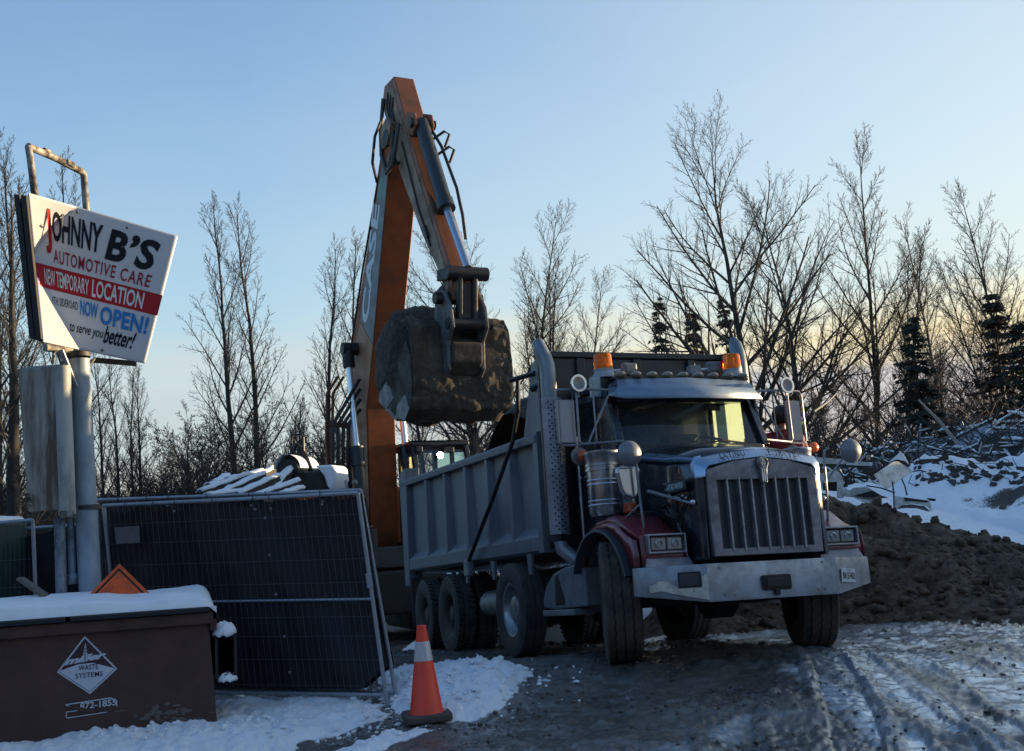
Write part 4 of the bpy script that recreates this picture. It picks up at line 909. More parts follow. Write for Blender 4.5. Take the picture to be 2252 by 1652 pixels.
# linkage at the bucket
MB().tube([E(4.12, -.36, 5.64), E(4.12, .36, 5.64)], .115, 16).build('link_pin', PIN, exc)
for s in (-1, 1):
    MB().bar(E(3.55, s*.27, 5.72), E(4.14, s*.27, 5.64), .06, .20).build('idler_link', mat('link_steel', (.05, .045, .04), .6, .2, dirt=(.06, .05, .04), ds=6), exc, 0, .03)
    MB().bar(E(4.12, s*.13, 5.6), E(4.02, s*.13, 4.78), .09, .16).build('bucket_link', MATS['link_steel'], exc, 0, .03)
    plate([(3.45, 5.0), (3.55, 5.45), (3.8, 5.5), (4.12, 5.1), (4.18, 4.75), (3.98, 4.55), (3.95, 4.1), (3.78, 3.95), (3.5, 4.4)], s*.30-.035, s*.30+.035).build('bucket_ear', mat('ear_grey', (.15, .155, .15), .6, .2, dirt=(.06, .05, .04), ds=4, da=.8), exc, 0, .02)
MB().bar(E(4.07, 0, 5.5), E(4.0, 0, 4.85), .2, .10).build('bucket_link_web', MATS['link_steel'], exc, 0, .03)
MB().tube([E(3.82, -.37, 5.28), E(3.82, .46, 5.28)], .10, 14).build('bucket_pin', PIN, exc)
MB().tube([E(4.06, -.42, 4.82), E(4.06, .36, 4.82)], .095, 14).build('bucket_pin', PIN, exc)
plate([(3.60, 4.72), (4.05, 4.5), (4.02, 4.2), (3.80, 4.0)], -.27, .27).build('bucket_hinge_block', BUCKETM, exc, 0, .04)
# bucket
BW = .87
outer = [(3.3, 4.98), (3.5, 4.96), (3.68, 4.75), (3.76, 4.3), (3.77, 3.85), (3.66, 3.5), (3.40, 3.33), (2.95, 3.42), (2.15, 3.86)]
bk = MB(); bk.grid([[E(u, w_, v) for u, v in outer] for w_ in np.linspace(-BW, BW, 9)])
bk.build('bucket_shell', BUCKETM, exc, 35, solid=.05)
for s in (-1, 1):
    sp = [(3.55, 4.62)]+outer[3:]+[(2.45, 4.1), (3.0, 4.25)]
    plate(sp, s*BW-.02, s*BW+.02).build('bucket_side', BUCKETM, exc, 0, .01)
    plate([(2.15, 3.84), (2.35, 4.22), (2.62, 4.15), (2.9, 3.75), (2.55, 3.62)], s*BW-.035*1, s*BW+.035).build('side_cutter', BARESTEEL, exc, 0, .015)
    plate([(2.95, 3.42), (3.40, 3.32), (3.62, 3.48), (3.45, 3.75), (3.05, 3.62)], s*(BW+.004)-.03, s*(BW+.004)+.03).build('wear_plate', BARESTEEL, exc, 0, .015)
MB().grid([[E(u, w_, v) for u, v in ((2.98, 3.40), (2.5, 3.64), (2.12, 3.84))] for w_ in (-BW-.02, 0, BW+.02)]).build('bucket_lip', BARESTEEL, exc, 0, solid=.07)
for k in range(5):
    w_ = -BW+.1+k*(2*BW-.2)/4
    MB().hexa([E(2.25, w_-.06, 3.74), E(2.25, w_+.06, 3.74), E(1.9, w_+.035, 3.96), E(1.9, w_-.035, 3.96), E(2.25, w_-.06, 3.86), E(2.25, w_+.06, 3.86), E(1.9, w_+.035, 3.99), E(1.9, w_-.035, 3.99)]).build('bucket_tooth', BARESTEEL, exc, 0, .01)
# mud caked over the back of the shell
_ol = outer[1:7]; _pp = []
for (ua, va), (ub, vb) in zip(_ol, _ol[1:]):
    for k in range(14): _pp.append((ua+(ub-ua)*k/14, va+(vb-va)*k/14))
_pp.append(_ol[-1]); _ww = np.linspace(-BW-.02, BW+.02, 90)
P3 = np.array([[E(u, w_, v) for u, v in _pp] for w_ in _ww]); PA = np.array([(u, v) for u, v in _pp])
tg = np.gradient(PA, axis=0); nl2 = np.stack([tg[:, 1], -tg[:, 0]], -1); nl2 /= np.linalg.norm(nl2, axis=1, keepdims=True); nl2 *= np.sign(nl2[:, :1]+1e-6)
GW, GA = np.meshgrid(_ww, np.arange(len(_pp))*.035, indexing='ij')
dsp = .034+(fbm(GW*2.2, GA*2.2, 4, 61)-.50)*.16+(domes(GW*6, GA*6, 62)-.4)*.012+(fbm(GW*12, GA*12, 3, 63)-.5)*.035+.03*np.clip(1-GA/.7, 0, 1)
dsp = np.minimum(dsp, .11)
nv3 = np.array([[E(a, 0, b-.45) for a, b in nl2]])
P3 = P3+nv3*dsp[..., None]
ii, jj = np.meshgrid(np.arange(len(_ww)-1), np.arange(len(_pp)-1), indexing='ij'); q = (ii*len(_pp)+jj).ravel(); nq = len(_pp)
npmesh('caked_mud', P3.reshape(-1, 3), np.stack([q, q+1, q+nq+1, q+nq], -1), BUCKETM, exc)
rows = []
for i in range(40):
    a = i/39; r_ = []
    for j in range(34):
        b = j/33; e_ = abs(b*2-1); w_ = 0
        th = R(215)-a*R(360); kk = max(0, math.cos(th-R(128)))**.6; ru, rv_ = .80+.27*kk, .80+.32*kk
        kk = kk+(.55-kk)*e_**10; sq = max(.0005, 1-e_**5)**.38 if e_ < .999 else .01
        u = 2.75+math.cos(th)*ru*sq; v = 4.20+math.sin(th)*rv_*sq
        w_ = (b*2-1)*(BW-.06+(.26*kk if b > .5 else 0))
        r_.append(Vector(E(u, w_, v)))
    rows.append(r_)
V_ = np.array([[tuple(p) for p in r] for r in rows]); q_ = V_.shape[:2]
nn = (fbm(V_[..., 0]*2.6+V_[..., 2]*1.7, V_[..., 1]*2.6-V_[..., 2], 4, 91)-.5)*.38+(domes(V_[..., 0]*3.5+V_[..., 2]*2, V_[..., 1]*3.5+V_[..., 2]*1.5, 33)-.5)*.14+(fbm(V_[..., 0]*11, V_[..., 1]*11+V_[..., 2]*9, 3, 14)-.5)*.12
cen = np.array(E(2.75, 0, 4.1)); dv = V_-cen; dv[..., 0] *= .35; dv /= np.linalg.norm(dv, axis=-1, keepdims=True)+1e-6
V_ = V_+dv*nn[..., None]
ii, jj = np.meshgrid(np.arange(q_[0]-1), np.arange(q_[1]-1), indexing='ij'); q = (ii*q_[1]+jj).ravel()
bs = npmesh('bucket_soil', V_.reshape(-1, 3), np.stack([q, q+1, q+q_[1]+1, q+q_[1]], -1), SOIL)
bs.location = exc.location; bs.rotation_euler = exc.rotation_euler
tag(bs, 'heaped soil bulging out of the excavator bucket', 'soil', kind='stuff')
# ---- house, cab, counterweight, tracks
HOUSE = mat('house_paint', (.05, .05, .052), .55, 0, dirt=(.07, .055, .04), ds=3, da=.5)
MB().box(*[-1.5, 1.5], *[-.15, 3.4], 1.35, 1.75).build('turntable_deck', HOUSE, exc, 0, .03)
MB().box(-1.5, 1.5, 2.6, 4.1, 1.75, 3.0).build('engine_cover', ORANGE, exc, 0, .08)
MB().box(-1.5, 1.5, 3.9, 4.7, 1.35, 2.8).build('counterweight', HOUSE, exc, 0, .15, seg=3)
MB().box(-1.5, -.42, .3, 2.6, 1.75, 2.6).build('fuel_tank', ORANGE, exc, 0, .05)
for s in (-1, 1):
    MB().prism([(-2.2, .5), (-1.9, .1), (-1.5, 0), (1.9, 0), (2.2, .1), (2.5, .5), (2.2, .88), (1.9, .95), (-1.5, .95), (-1.9, .88)], lambda a, b, d: (d, a+.9, b+.05), s*1.15-.35, s*1.15+.35).build('track', CHASSIS, exc, 0, .04)
MB().box(-.9, .9, -.4, 2.0, .5, 1.3).build('undercarriage', CHASSIS, exc, 0, .05)
for w_ in (-.62, -.42, .42, .62): MB().box(w_-.05, w_+.05, -.25, .35, 1.4, 2.1).build('boom_foot_plate', HOUSE, exc, 0, .02)
for k, w_ in enumerate((.16, .07, -.17, -.28)):
    MB().tube([E(-.1, w_, 1.28), E(-.1, w_, 1.06)], .025, 8).build('grease_pipe', mat('pipe_grey', (.35, .35, .36), .4, .4), exc)
# cab
cx0, cx1 = .50, 1.62       # local x (image right)
CABP = mat('cab_frame_black', (.02, .022, .025), .5)
cf = [(-.35, 1.75), (-.35, 2.5), (.02, 3.62), (1.7, 3.68), (1.75, 1.75)]
for x in (cx0, cx1):
    m_ = MB()
    for a, b in zip(cf, cf[1:]+cf[:1]): m_.bar((x, a[0], a[1]), (x, b[0], b[1]), .09, .10)
    m_.bar((x, .75, 1.75), (x, .75, 3.64), .08, .08)
    m_.build('cab_frame', CABP, exc, 0, .01)
MB().box(cx0-.06, cx1+.06, -.06, 1.78, 3.65, 3.74).build('cab_roof', CABP, exc, 0, .03)
rr = [[(cx0-.04+(cx1-cx0+.1)*j/8, -.08+1.85*i/8, 3.742+.035*math.sin(math.pi*min(1, max(0, j/8)))*math.sin(math.pi*i/8)+.012) for j in range(9)] for i in range(9)]
MB().grid(rr).build('roof_snow', mat('snow', (.82, .84, .87), .75, 0, var=.05, bump=.25, bs=30), exc, 60)
MB().box(cx0, cx1, -.40, -.30, 1.75, 2.2).build('cab_front_panel', HOUSE, exc, 0, .02)
MB().add([(cx0+.04, -.33, 2.2), (cx1-.04, -.33, 2.2), (cx1-.04, .02, 3.58), (cx0+.04, .02, 3.58)], [(0, 1, 2, 3)]).build('cab_windscreen', CABGLASS, exc, 0)
MB().add([(cx0, .10, 2.3), (cx0, .70, 2.3), (cx0, .70, 3.45), (cx0, .12, 3.45)], [(0, 1, 2, 3)]).build('cab_side_window', FOGGED, exc, 0)
MB().add([(cx1-.0, -.25, 2.0), (cx1-.0, .70, 2.0), (cx1-.0, .70, 3.6), (cx1-.0, .05, 3.6)], [(0, 1, 2, 3)]).build('cab_side_window', CABGLASS, exc, 0)
MB().add([(cx1-.0, .8, 2.0), (cx1-.0, 1.7, 2.0), (cx1-.0, 1.66, 3.6), (cx1-.0, .8, 3.6)], [(0, 1, 2, 3)]).build('cab_side_window', CABGLASS, exc, 0)
MB().prism([(.55, 1.9), (.5, 2.35), (.95, 2.38), (1.05, 3.15), (1.2, 3.15), (1.15, 1.9)], lambda a, b, d: (d, a, b), .85, 1.35).build('cab_seat', CABIN, exc, 0, .04)
MB().box(cx0+.02, cx0+.16, -.12, -.02, 3.52, 3.64).build('cab_lamp_housing', CABP, exc, 0, .02)
MB().box(cx1-.5, cx1-.3, -.12, -.02, 3.5, 3.62).build('cab_lamp_housing', CABP, exc, 0, .02)
LAMP = mat('lit_work_lamp', (1, 1, .95), .3, emit=((1, .98, .88), 18))
MB().lathe([(0, 0), (0, .055), (.03, .065)], (1.03, -.10, 3.46), 'y', 20).build('lit_lamp', LAMP, exc)
MB().lathe([(.01, .07), (.1, .05), (.11, 0)], (1.03, -.10, 3.46), 'y', 20).build('lit_lamp_housing', CABP, exc)
# hoses and handrail on the far side of the boom foot
for k in range(4):
    w_ = .62+.1*k
    MB().tube([E(-.6, .34, 4.0+.2*k), E(-.55, w_, 3.7), E(-.45, w_+.06, 2.9), E(-.5, w_, 2.0), E(-.8, w_-.1, 1.5)], .035, 8).build('hydraulic_hose', PIN, exc, 60)
for k in range(2):
    MB().tube([E(-1.3, .45+.12*k, 4.75), E(-1.25, .7+.12*k, 4.4), E(-1.0, .82+.12*k, 3.4), E(-.9, .9, 2.4)], .03, 8).build('orange_pipe', ORANGE, exc, 60)
MB().bar(E(-1.25, .4, 3.75), E(-1.05, .85, 3.75), .06, .1).build('pipe_bracket', ORANGE, exc, 0, .01)
MB().tube([E(-1.1, 1.1, 1.3), E(-1.1, 1.1, 2.9), E(-1.5, 1.1, 3.1), E(-2.2, 1.1, 3.1), E(-2.2, 1.1, 2.2)], .022, 8).build('handrail', PIN, exc)
MB().box(-1.35, -1.15, .0, .05, 2.35, 2.75).build('side_mirror', PIN, exc, 0, .02)
# ================================================================== sign on its pole
SNOWM = MATS['snow']
def plane_pt(px, py, P0, n):
    d = ray(px, py); n = Vector(n); return CAMP + d*((Vector(P0)-CAMP).dot(n)/d.dot(n))
POLEM = mat('blue_grey_pole_paint', (.27, .34, .41), .45, .1, var=.12, vs_=4, dirt=(.16, .17, .18), ds=5, da=.5, bump=.08, bs=12, stretch=(1, 1, .4))
RUSTY = mat('rust_flaked_white', (.36, .33, .28), .55, .1, dirt=(.035, .02, .012), ds=9, da=.95, dthr=.47, stretch=(1, 1, .6))
sg = thing('sign_pole', 'tall blue grey steel sign post with rusty pipe hoop at the top', 'sign post', (-3.85, 10.0, -.05))
def PL(p): return (p[0]+3.85, p[1]-10.0, p[2]+.05)
MB().tube([(0, 0, 0), (-.06, 0, 1.22), (-.166, 0, 3.33)], .097, 28).build('post', POLEM, sg, 60)
MB().tube([PL((-4.018, 10, 3.30)), PL((-4.02, 10, 3.345))], .108, 28).build('post_collar', mat('collar_rust', (.06, .055, .05), .6, .3), sg)
MB().tube([PL((-4.02, 10, 3.345)), PL((-4.04, 10, 3.55))], .093, 28).build('post_head', RUSTY, sg)
MB().tube([PL((-3.93, 10, 1.885)), PL((-3.932, 10, 1.925))], .104, 28).build('post_strap', MATS['collar_rust'], sg)
def D2(px, py, Y): return PL(at(px, py, Y))
MB().tube([D2(100, 765, 9.7), D2(190, 772, 10.05)], .036, 12).build('cross_pipe', RUSTY, sg)
MB().bar(D2(133, 770, 9.75), D2(165, 850, 9.9), .07, .012).build('brace_plate', mat('pale_brace', (.36, .39, .43), .5, .2), sg, 0)
MB().bar(D2(205, 790, 10.1), D2(190, 810, 10.05), .08, .012).build('brace_plate', RUSTY, sg, 0)
# pipe hoop
hp = [D2(88, 500, 9.5), D2(66, 345, 9.5), D2(62, 322, 9.5), D2(70, 320, 9.55), D2(180, 378, 10.32), D2(184, 384, 10.35), D2(195, 520, 10.35)]
MB().tube([hp[0], D2(75, 420, 9.5), hp[1], hp[2]], .031, 12).build('hoop_leg', RUSTY, sg)
MB().tube([hp[2], D2(120, 347, 9.9), hp[4], hp[5]], .033, 12).build('hoop_bar', RUSTY, sg)
MB().tube([hp[5], D2(189, 450, 10.35), hp[6]], .033, 12).build('hoop_leg', RUSTY, sg)
for a_, b_ in (((96, 330), (112, 338)), ((148, 356), (162, 364))): MB().bar(D2(a_[0], a_[1], 9.75), D2(b_[0], b_[1], 9.85), .03, .05).build('hoop_lug', RUSTY, sg, 0, .006)
# the printed panel: bowed, with two corners folded towards the right
sign = thing('business_sign', 'white printed sign board for an automotive shop with a red stripe, leaning on the post', 'sign', (-4.2, 9.6, 3.9))
c_TL, c_TR, c_BL, c_BR = (62, 424), (391, 519), (95, 752), (319, 800)
def wmap(s): return .62*s+.38*s*s
def crease(t):                       # where the folded corners begin
    if t > .60: return (t-.60)/.40*.42
    if t < .46: return (.46-t)/.46*.46
    return 0.0
def sgn(s, t, off=0.0):
    w_ = wmap(s)
    px = (c_TL[0]*(1-w_)+c_TR[0]*w_)*t+(c_BL[0]*(1-w_)+c_BR[0]*w_)*(1-t)
    py = (c_TL[1]*(1-w_)+c_TR[1]*w_)*t+(c_BL[1]*(1-w_)+c_BR[1]*w_)*(1-t)
    c0 = crease(t)
    d = ray(px, py); kx = d.x/d.y; Y = (9.60+.40*4.35)/(1-.40*kx)-(1.45*max(0, c0-s))
    p = at(px, py, Y-off)
    return Vector((p.x+4.2, p.y-9.6, p.z-3.9))
ns, ntt = 60, 60
SIGNW = mat('sign_white', (.47, .48, .51), .33, 0, var=.04, spec=.5)
MB().grid([[sgn(i/ns, j/ntt) for i in range(ns+1)] for j in range(ntt+1)]).build('sign_board', SIGNW, sign, 40, solid=.008)
# flat print on the board, as thin sheets just proud of it
def sub(name, m, s0, s1, t0, t1, off=.0065):
    n = 40; MB().grid([[sgn(s0+(s1-s0)*i/n, t0(s0+(s1-s0)*i/n)+(t1(s0+(s1-s0)*i/n)-t0(s0+(s1-s0)*i/n))*j/3, off) for i in range(n+1)] for j in range(4)]).build(name, m, sign, 40)
SRED = mat('sign_red', (.33, .012, .02), .5, 0, var=.05, spec=.2); SBLUE = mat('sign_blue', (.02, .17, .46), .5, 0, var=.05, spec=.2); SBLK = mat('sign_black', (.006, .006, .012), .5, 0, var=.05, spec=.2); SDRED = mat('sign_dark_red', (.24, .012, .03), .5, 0, var=.05, spec=.2)
sub('red_stripe', SRED, .0, 1.0, lambda s: .375, lambda s: .535)
def line(name, body, s0, s1, t0, t1, m, off=.0085, sl=0.0, **kw):
    lettering(name, body, lambda a, b: sgn(s0+(s1-s0)*a, t0+(t1-t0)*b+sl*a, off), m, sign, **kw)
line('sign_lettering', 'J', .145, .205, .62, .93, SRED, bold=.03)
line('sign_lettering', 'OHNNY', .215, .60, .715, .925, SBLK, bold=.028, shear=.12, spacing=1.0)
line('sign_lettering', 'B\u2019S', .62, .93, .685, .92, SBLK, bold=.035, shear=.2, spacing=1.05)
line('sign_lettering', 'AUTOMOTIVE CARE', .21, .92, .565, .66, SDRED, bold=.012, shear=.1, spacing=1.15)
line('sign_lettering', 'NEW TEMPORARY', .10, .52, .40, .51, WHITEP, .009, bold=.012, spacing=1.03)
line('sign_lettering', 'LOCATION', .545, .90, .395, .52, WHITEP, .009, bold=.02)
line('sign_lettering', '6TH SIDEROAD', .17, .43, .275, .33, SBLK)
line('sign_lettering', 'NOW', .45, .60, .245, .355, SBLUE, bold=.025, spacing=1.03)
line('sign_lettering', 'OPEN!', .62, .96, .215, .35, SBLUE, bold=.035, spacing=1.05)
line('sign_lettering', 'to serve you', .35, .66, .095, .175, SBLK, shear=.35, bold=.004)
line('sign_lettering', 'better!', .66, .90, .085, .215, SBLK, shear=.4, bold=.02)
for s_, t_ in ((.42, .965), (.74, .955), (.66, .03)): MB().ball(sgn(s_, t_, .008), .012, 8, 6).build('fixing_screw', PIN, sign)
# the older boards stacked behind, seen by their dark left edges
OLDB = mat('old_board_edge', (.03, .026, .022), .7, 0, var=.3)
for k, (x0, x1, yo, dY) in enumerate(((30, 64, 9.72, .0), (45, 78, 9.69, .0))):
    a = at(x0, 428+k*2, yo); b = at(x1, 744+k*2, yo)
    c2 = a+Vector((.22, .55, -.10)); d2 = b+Vector((.22, .55, -.06))
    Q = [b, d2, c2, a]; nrm = Vector((.05, .0, 0))
    MB().hexa([Vector((p.x+4.2, p.y-9.6, p.z-3.9)) for p in [b, b+nrm, d2+nrm, d2, a, a+nrm, c2+nrm, c2]]).build('backing_board', OLDB, sign, 0, .004)
MB().bar([q+k for q, k in zip(at(205, 792, 10.2), (4.2, -9.6, -3.9))], [q+k for q, k in zip(at(300, 800, 10.3), (4.2, -9.6, -3.9))], .03, .05).build('lower_batten', OLDB, sign, 0)
# ================================================================== rusty cabinet strapped to the post, conduits
cabn = thing('meter_cabinet', 'tall cream cabinet streaked with rust strapped to the sign post', 'cabinet', (-4.2, 9.85, 1.85))
def CB(px, py, Y): p = at(px, py, Y); return Vector((p.x+4.2, p.y-9.85, p.z-1.85))
CREAM = mat('cream_rust_streaked', (.44, .41, .35), .6, 0, var=.15, vs_=3, dirt=(.085, .048, .026), ds=4.5, da=.9, stretch=(1.3, 1.3, .16), bump=.06, bs=10, dthr=.455)
CREAM2 = mat('cream_cover', (.42, .42, .40), .55, 0, var=.12, dirt=(.09, .055, .035), ds=6, da=.6, stretch=(1, 1, .3), dthr=.54)
MB().hexa([CB(62, 1127, 9.75), CB(131, 1121, 9.72), CB(150, 1120, 10.05), CB(85, 1125, 10.1), CB(38, 812, 9.75), CB(121, 806, 9.72), CB(150, 800, 10.05), CB(60, 806, 10.1)]).build('cabinet_body', CREAM, cabn, 0, .012)
MB().tube([CB(148, 1132, 9.78), CB(136, 806, 9.78)], .075, 20).build('cabinet_side_cover', CREAM2, cabn, 50)
MB().hexa([CB(131, 1140, 9.70), CB(163, 1137, 9.70), CB(163, 1137, 9.9), CB(131, 1140, 9.9), CB(130, 1124, 9.70), CB(163, 1122, 9.70), CB(163, 1122, 9.9), CB(130, 1124, 9.9)]).build('cabinet_foot', RUSTY, cabn, 0, .006)
MB().tube([CB(118, 800, 9.8), CB(117, 770, 9.8)], .012, 6).tube([CB(140, 800, 9.8), CB(140, 790, 9.8), CB(135, 775, 9.85)], .010, 6).build('cabinet_bracket', RUSTY, cabn)
MB().hexa([CB(57, 1110, 9.70), CB(72, 1110, 9.70), CB(72, 1110, 9.74), CB(57, 1110, 9.74), CB(55, 1085, 9.70), CB(70, 1085, 9.70), CB(70, 1085, 9.74), CB(55, 1085, 9.74)]).build('cabinet_hinge', RUSTY, cabn, 0, .004)
cd = MB().tube([(-4.13, 9.9, 0), at(135, 1300, 9.9), at(131, 1140, 9.9)], .048, 16).build('conduit', mat('conduit_grey', (.20, .25, .30), .5, .1, dirt=(.04, .035, .03), ds=12, da=.8, stretch=(1, 1, .5)), None, 60)
tag(cd, 'thicker grey conduit pipe running down from the cream cabinet', 'pipe')
cd2 = MB().tube([at(160, 1275, 9.98), at(155, 1140, 9.98)], .032, 12).tube([at(161, 1285, 9.98), at(160, 1262, 9.98)], .05, 12).build('conduit', MATS['conduit_grey'], None, 60)
tag(cd2, 'short thin pipe with a collar between the conduit and the post', 'pipe')
# ================================================================== fences
GALV = mat('galvanised_tube', (.34, .37, .41), .42, .5, var=.12, dirt=(.22, .22, .22), ds=6, da=.4)
WIRE = mat('galvanised_wire', (.075, .075, .085), .6, .2)
FABRIC = mat('privacy_screen', (.014, .011, .017), .62, 0, var=.35, vs_=3.5, dirt=(.022, .02, .018), ds=3, da=.6, bump=.3, bs=18, spec=.45)
def fence(name, BL, BR, TR, TL, label, nv=42, zs=(.1, .22, .33, .42, .58, .69, .80, .90), mid=.5, fabric=None, wires=True):
    BL, BR, TR, TL = map(Vector, (BL, BR, TR, TL)); o = (BL+BR)/2
    f = thing(name, label, 'fence panel', o)
    def P(a, b, off=0.0):
        p = (BL*(1-a)+BR*a)*(1-b)+(TL*(1-a)+TR*a)*b
        nrm = (BR-BL).cross(TL-BL).normalized()
        return p-o-nrm*off*(-1 if nrm.y < 0 else 1)
    r = .019
    MB().tube([P(0, 0), P(0, 1)], r, 10).build('fence_post', GALV, f)
    MB().tube([P(1, 0), P(1, 1)], r, 10).build('fence_post', GALV, f)
    MB().tube([P(0, 1), P(.5, .998), P(1, 1)], r, 10).build('top_rail', GALV, f)
    MB().tube([P(0, .06), P(1, .06)], r*.9, 8).build('bottom_rail', GALV, f)
    if mid: MB().tube([P(0, mid), P(1, mid)], .012, 8).build('middle_rail', GALV, f)
    if wires:
        m_ = MB()
        for k in range(1, nv): m_.tube([P(k/nv, .05, .012), P(k/nv+.0012*math.sin(k*7.3), .35, .014+.004*math.sin(k*3.1)), P(k/nv-.001*math.sin(k*5.1), .7, .013), P(k/nv, 1, .012)], .0022, 4, cap=False)
        for z in zs: m_.tube([P(0, z, .016), P(1, z, .016)], .0022, 4, cap=False)
        m_.build('wire_mesh', WIRE, f, 0, kind='stuff')
    if fabric:
        top, off, seed = fabric
        rows = []
        for j in range(25):
            b = j/24; r_ = []
            for i in range(61):
                a = i/60
                sag = .018*abs(math.sin(a*math.pi*8))+.012*math.sin(a*23+seed)
                bb = .075+(top-.075-sag)*b
                if a > .9 and b < .12: bb += (a-.9)*1.1*(1-b/.12)
                wv = (.03*math.sin(a*29+b*4+seed+2*math.sin(b*5))+.05*math.sin(a*9+b*2.5+seed)+.016*math.sin(a*67+b*11)+.035*float(vnoise(np.array([a*14.0]), np.array([b*5.0]), 5)[0]))*(.25+.9*math.sin(b*math.pi))
                r_.append(P(a, bb, -off-.045+min(wv, .045)))
            rows.append(r_)
        MB().grid(rows).build('privacy_screen', FABRIC, f, 60)
        m_ = MB()
        for a in (.1, .22, .31, .46, .62, .68, .87):
            for k in range(1): m_.tube([P(a, .955, .025), P(a, 1.012, .028), P(a+.002, 1.012, -.026), P(a+.002, .96, -.03)], .004, 5)
        m_.build('cable_ties', BLACKI, f, kind='stuff')
        m_ = MB()
        for a, b in ((.30, .955), (.62, .945), (.655, .90), (.68, .945), (.87, .955), (.655, .72), (.66, .53), (.672, .33), (.675, .16)):
            m_.lathe([(0, .006), (0, .013), (.003, .011), (.003, .006)], P(a, b, .010), Vector((.4, -.9, 0)), 10)
        m_.build('eyelets', GALV, f, kind='stuff')
    return f, P
BRp, TRp = Vector((-1.24, 9.8, .02)), at(787, 1084, 9.8)
f1, P1 = fence('fence_panel', (-3.98, 11.0, .02), BRp, TRp, at(228, 1112, 11.0), 'leaning mesh fence panel with black screen and small grey plate, right of the post', 44, fabric=(.985, .03, 1.0))
q = [plane_pt(a, b, P1(.1, .8)+f1.location, (TRp-BRp).cross(Vector((-3.98, 11, .02))-BRp)) for a, b in ((256, 1160), (310, 1156), (312, 1193), (260, 1196))]
pm = MB(); nn_ = (q[1]-q[0]).cross(q[3]-q[0]).normalized(); nn_ = nn_ if nn_.y < 0 else -nn_
pm.hexa([p-f1.location+nn_*.022 for p in q]+[p-f1.location+nn_*.028 for p in q]); pm.build('notice_plate', mat('blank_plate', (.17, .175, .19), .45, .2, var=.12), f1, 0)
f2, P2 = fence('fence_panel', (-4.35, 11.6, .0), (-1.17, 9.97, .0), at(793, 1078, 9.97), at(212, 1100, 11.6), 'rear mesh fence panel standing just behind the leaning screened panel', 44, fabric=(.975, .02, 4.0))
MB().tube([P2(.955, .99), P2(.957, 1.05)], .014, 8).build('corner_coupler', GALV, f2)
MB().ball(P2(.985, 1.035), .03, 10, 6).build('coupler_bolt', mat('coupler_rust', (.2, .17, .14), .6, .3), f2)
MB().bar(P1(1, .55, .01), P1(1, .62, .01), .05, .05).build('fence_clamp', GALV, f1, 0, .008)
TLx = at(72, 1144, 10.5)
f3, P3 = fence('fence_panel', (-7.3, 10.9, 0), (TLx.x+.09, 10.5, 0), TLx, at(-330, 1175, 10.9), 'mesh fence panel at the far left without a top screen', 44, zs=(.12, .3, .48, .66, .80, .92), mid=None)
f4, P4 = fence('fence_panel', (-8.2, 12.0, 0), (-4.38, 11.62, 0), (-4.45, 11.62, 1.80), (-8.2, 12.0, 1.75), 'black screened fence panel behind the post and cream cabinet', 40, wires=False, fabric=(.99, .0, 2.0))
# ================================================================== waste bin
dd = Vector((-.953, -.304, 0)); db = Vector((-.304, .953, 0)); DO = Vector((-2.61, 9.28, 0.0))
dump = thing('waste_bin', 'brown steel front-load waste bin with snow on its lid and a diamond decal', 'waste bin', DO)
def W(a, b, z): return dd*a+db*b+Vector((0, 0, z))   # a along the front to image left, b to the back
BROWN = mat('brown_bin_paint', (.085, .040, .032), .55, 0, var=.14, vs_=2.5, dirt=(.055, .03, .024), ds=3, da=.6, bump=.08, bs=26, spec=.4)
LIDM = mat('black_plastic_lid', (.014, .014, .018), .5, 0)
LN = 2.25
MB().hexa([W(-.03, .0, .02), W(LN, 0, .02), W(LN, .95, .02), W(-.03, .95, .02), W(.03, .02, .90), W(LN, .02, .90), W(LN, 1.0, .98), W(.03, 1.0, .98)]).build('bin_body', BROWN, dump, 0, .012)
MB().hexa([W(-.01, -.035, .86), W(LN, -.035, .86), W(LN, .06, .86), W(-.01, .06, .86), W(-.01, -.03, .955), W(LN, -.03, .955), W(LN, .06, .96), W(-.01, .06, .96)]).build('top_flange', BROWN, dump, 0, .01)
MB().hexa([W(-.035, .0, .80), W(.02, 0, .80), W(.02, 1.0, .88), W(-.035, 1.0, .88), W(-.035, 0, .90), W(.02, 0, .90), W(.02, 1.0, .98), W(-.035, 1, .98)]).build('side_flange', BROWN, dump, 0, .008)
for a0, a1 in ((.02, 1.10), (1.13, LN)):
    MB().hexa([W(a0, -.07, .958), W(a1, -.07, .958), W(a1, 1.0, 1.02), W(a0, 1.0, 1.02), W(a0, -.07, 1.0), W(a1, -.07, 1.0), W(a1, 1.0, 1.06), W(a0, 1.0, 1.06)]).build('lid', LIDM, dump, 0, .012)
# snow lying on the lids
rows = []
NA, NB = 90, 26
for j in range(NB+1):
    r_ = []
    for i in range(NA+1):
        a = -.035+(LN+.03)*i/NA; b = -.05+1.08*j/NB
        h = .082*(max(0, min(1, (a+.035)/.13))**.45)*(max(0, min(1, (b+.05)/.05))**.5)
        h *= .74+.45*float(vnoise(np.array([a*3.2]), np.array([b*3.0]), 8)[0])+.16*float(fbm(np.array([a*13]), np.array([b*13]), 3, 8)[0])
        g_ = math.exp(-((a-1.115)/.022)**2)*max(0, 1-(b+.07)/.10); h *= 1-.75*g_
        droop = -.055*max(0, 1-(a+.035)/.06)
        r_.append(W(a-.03*(h > .1)*(a < .05), b-.012*(h > .05), 1.0+.06*(b+.07)/1.1+h+droop))
    rows.append(r_)
MB().grid(rows).build('snow_cover', SNOWM, dump, 70)
MB().grid([[r[0]+Vector((.01, 0, -.05)) for r in rows], [r[0] for r in rows]]).build('snow_edge', SNOWM, dump, 70)
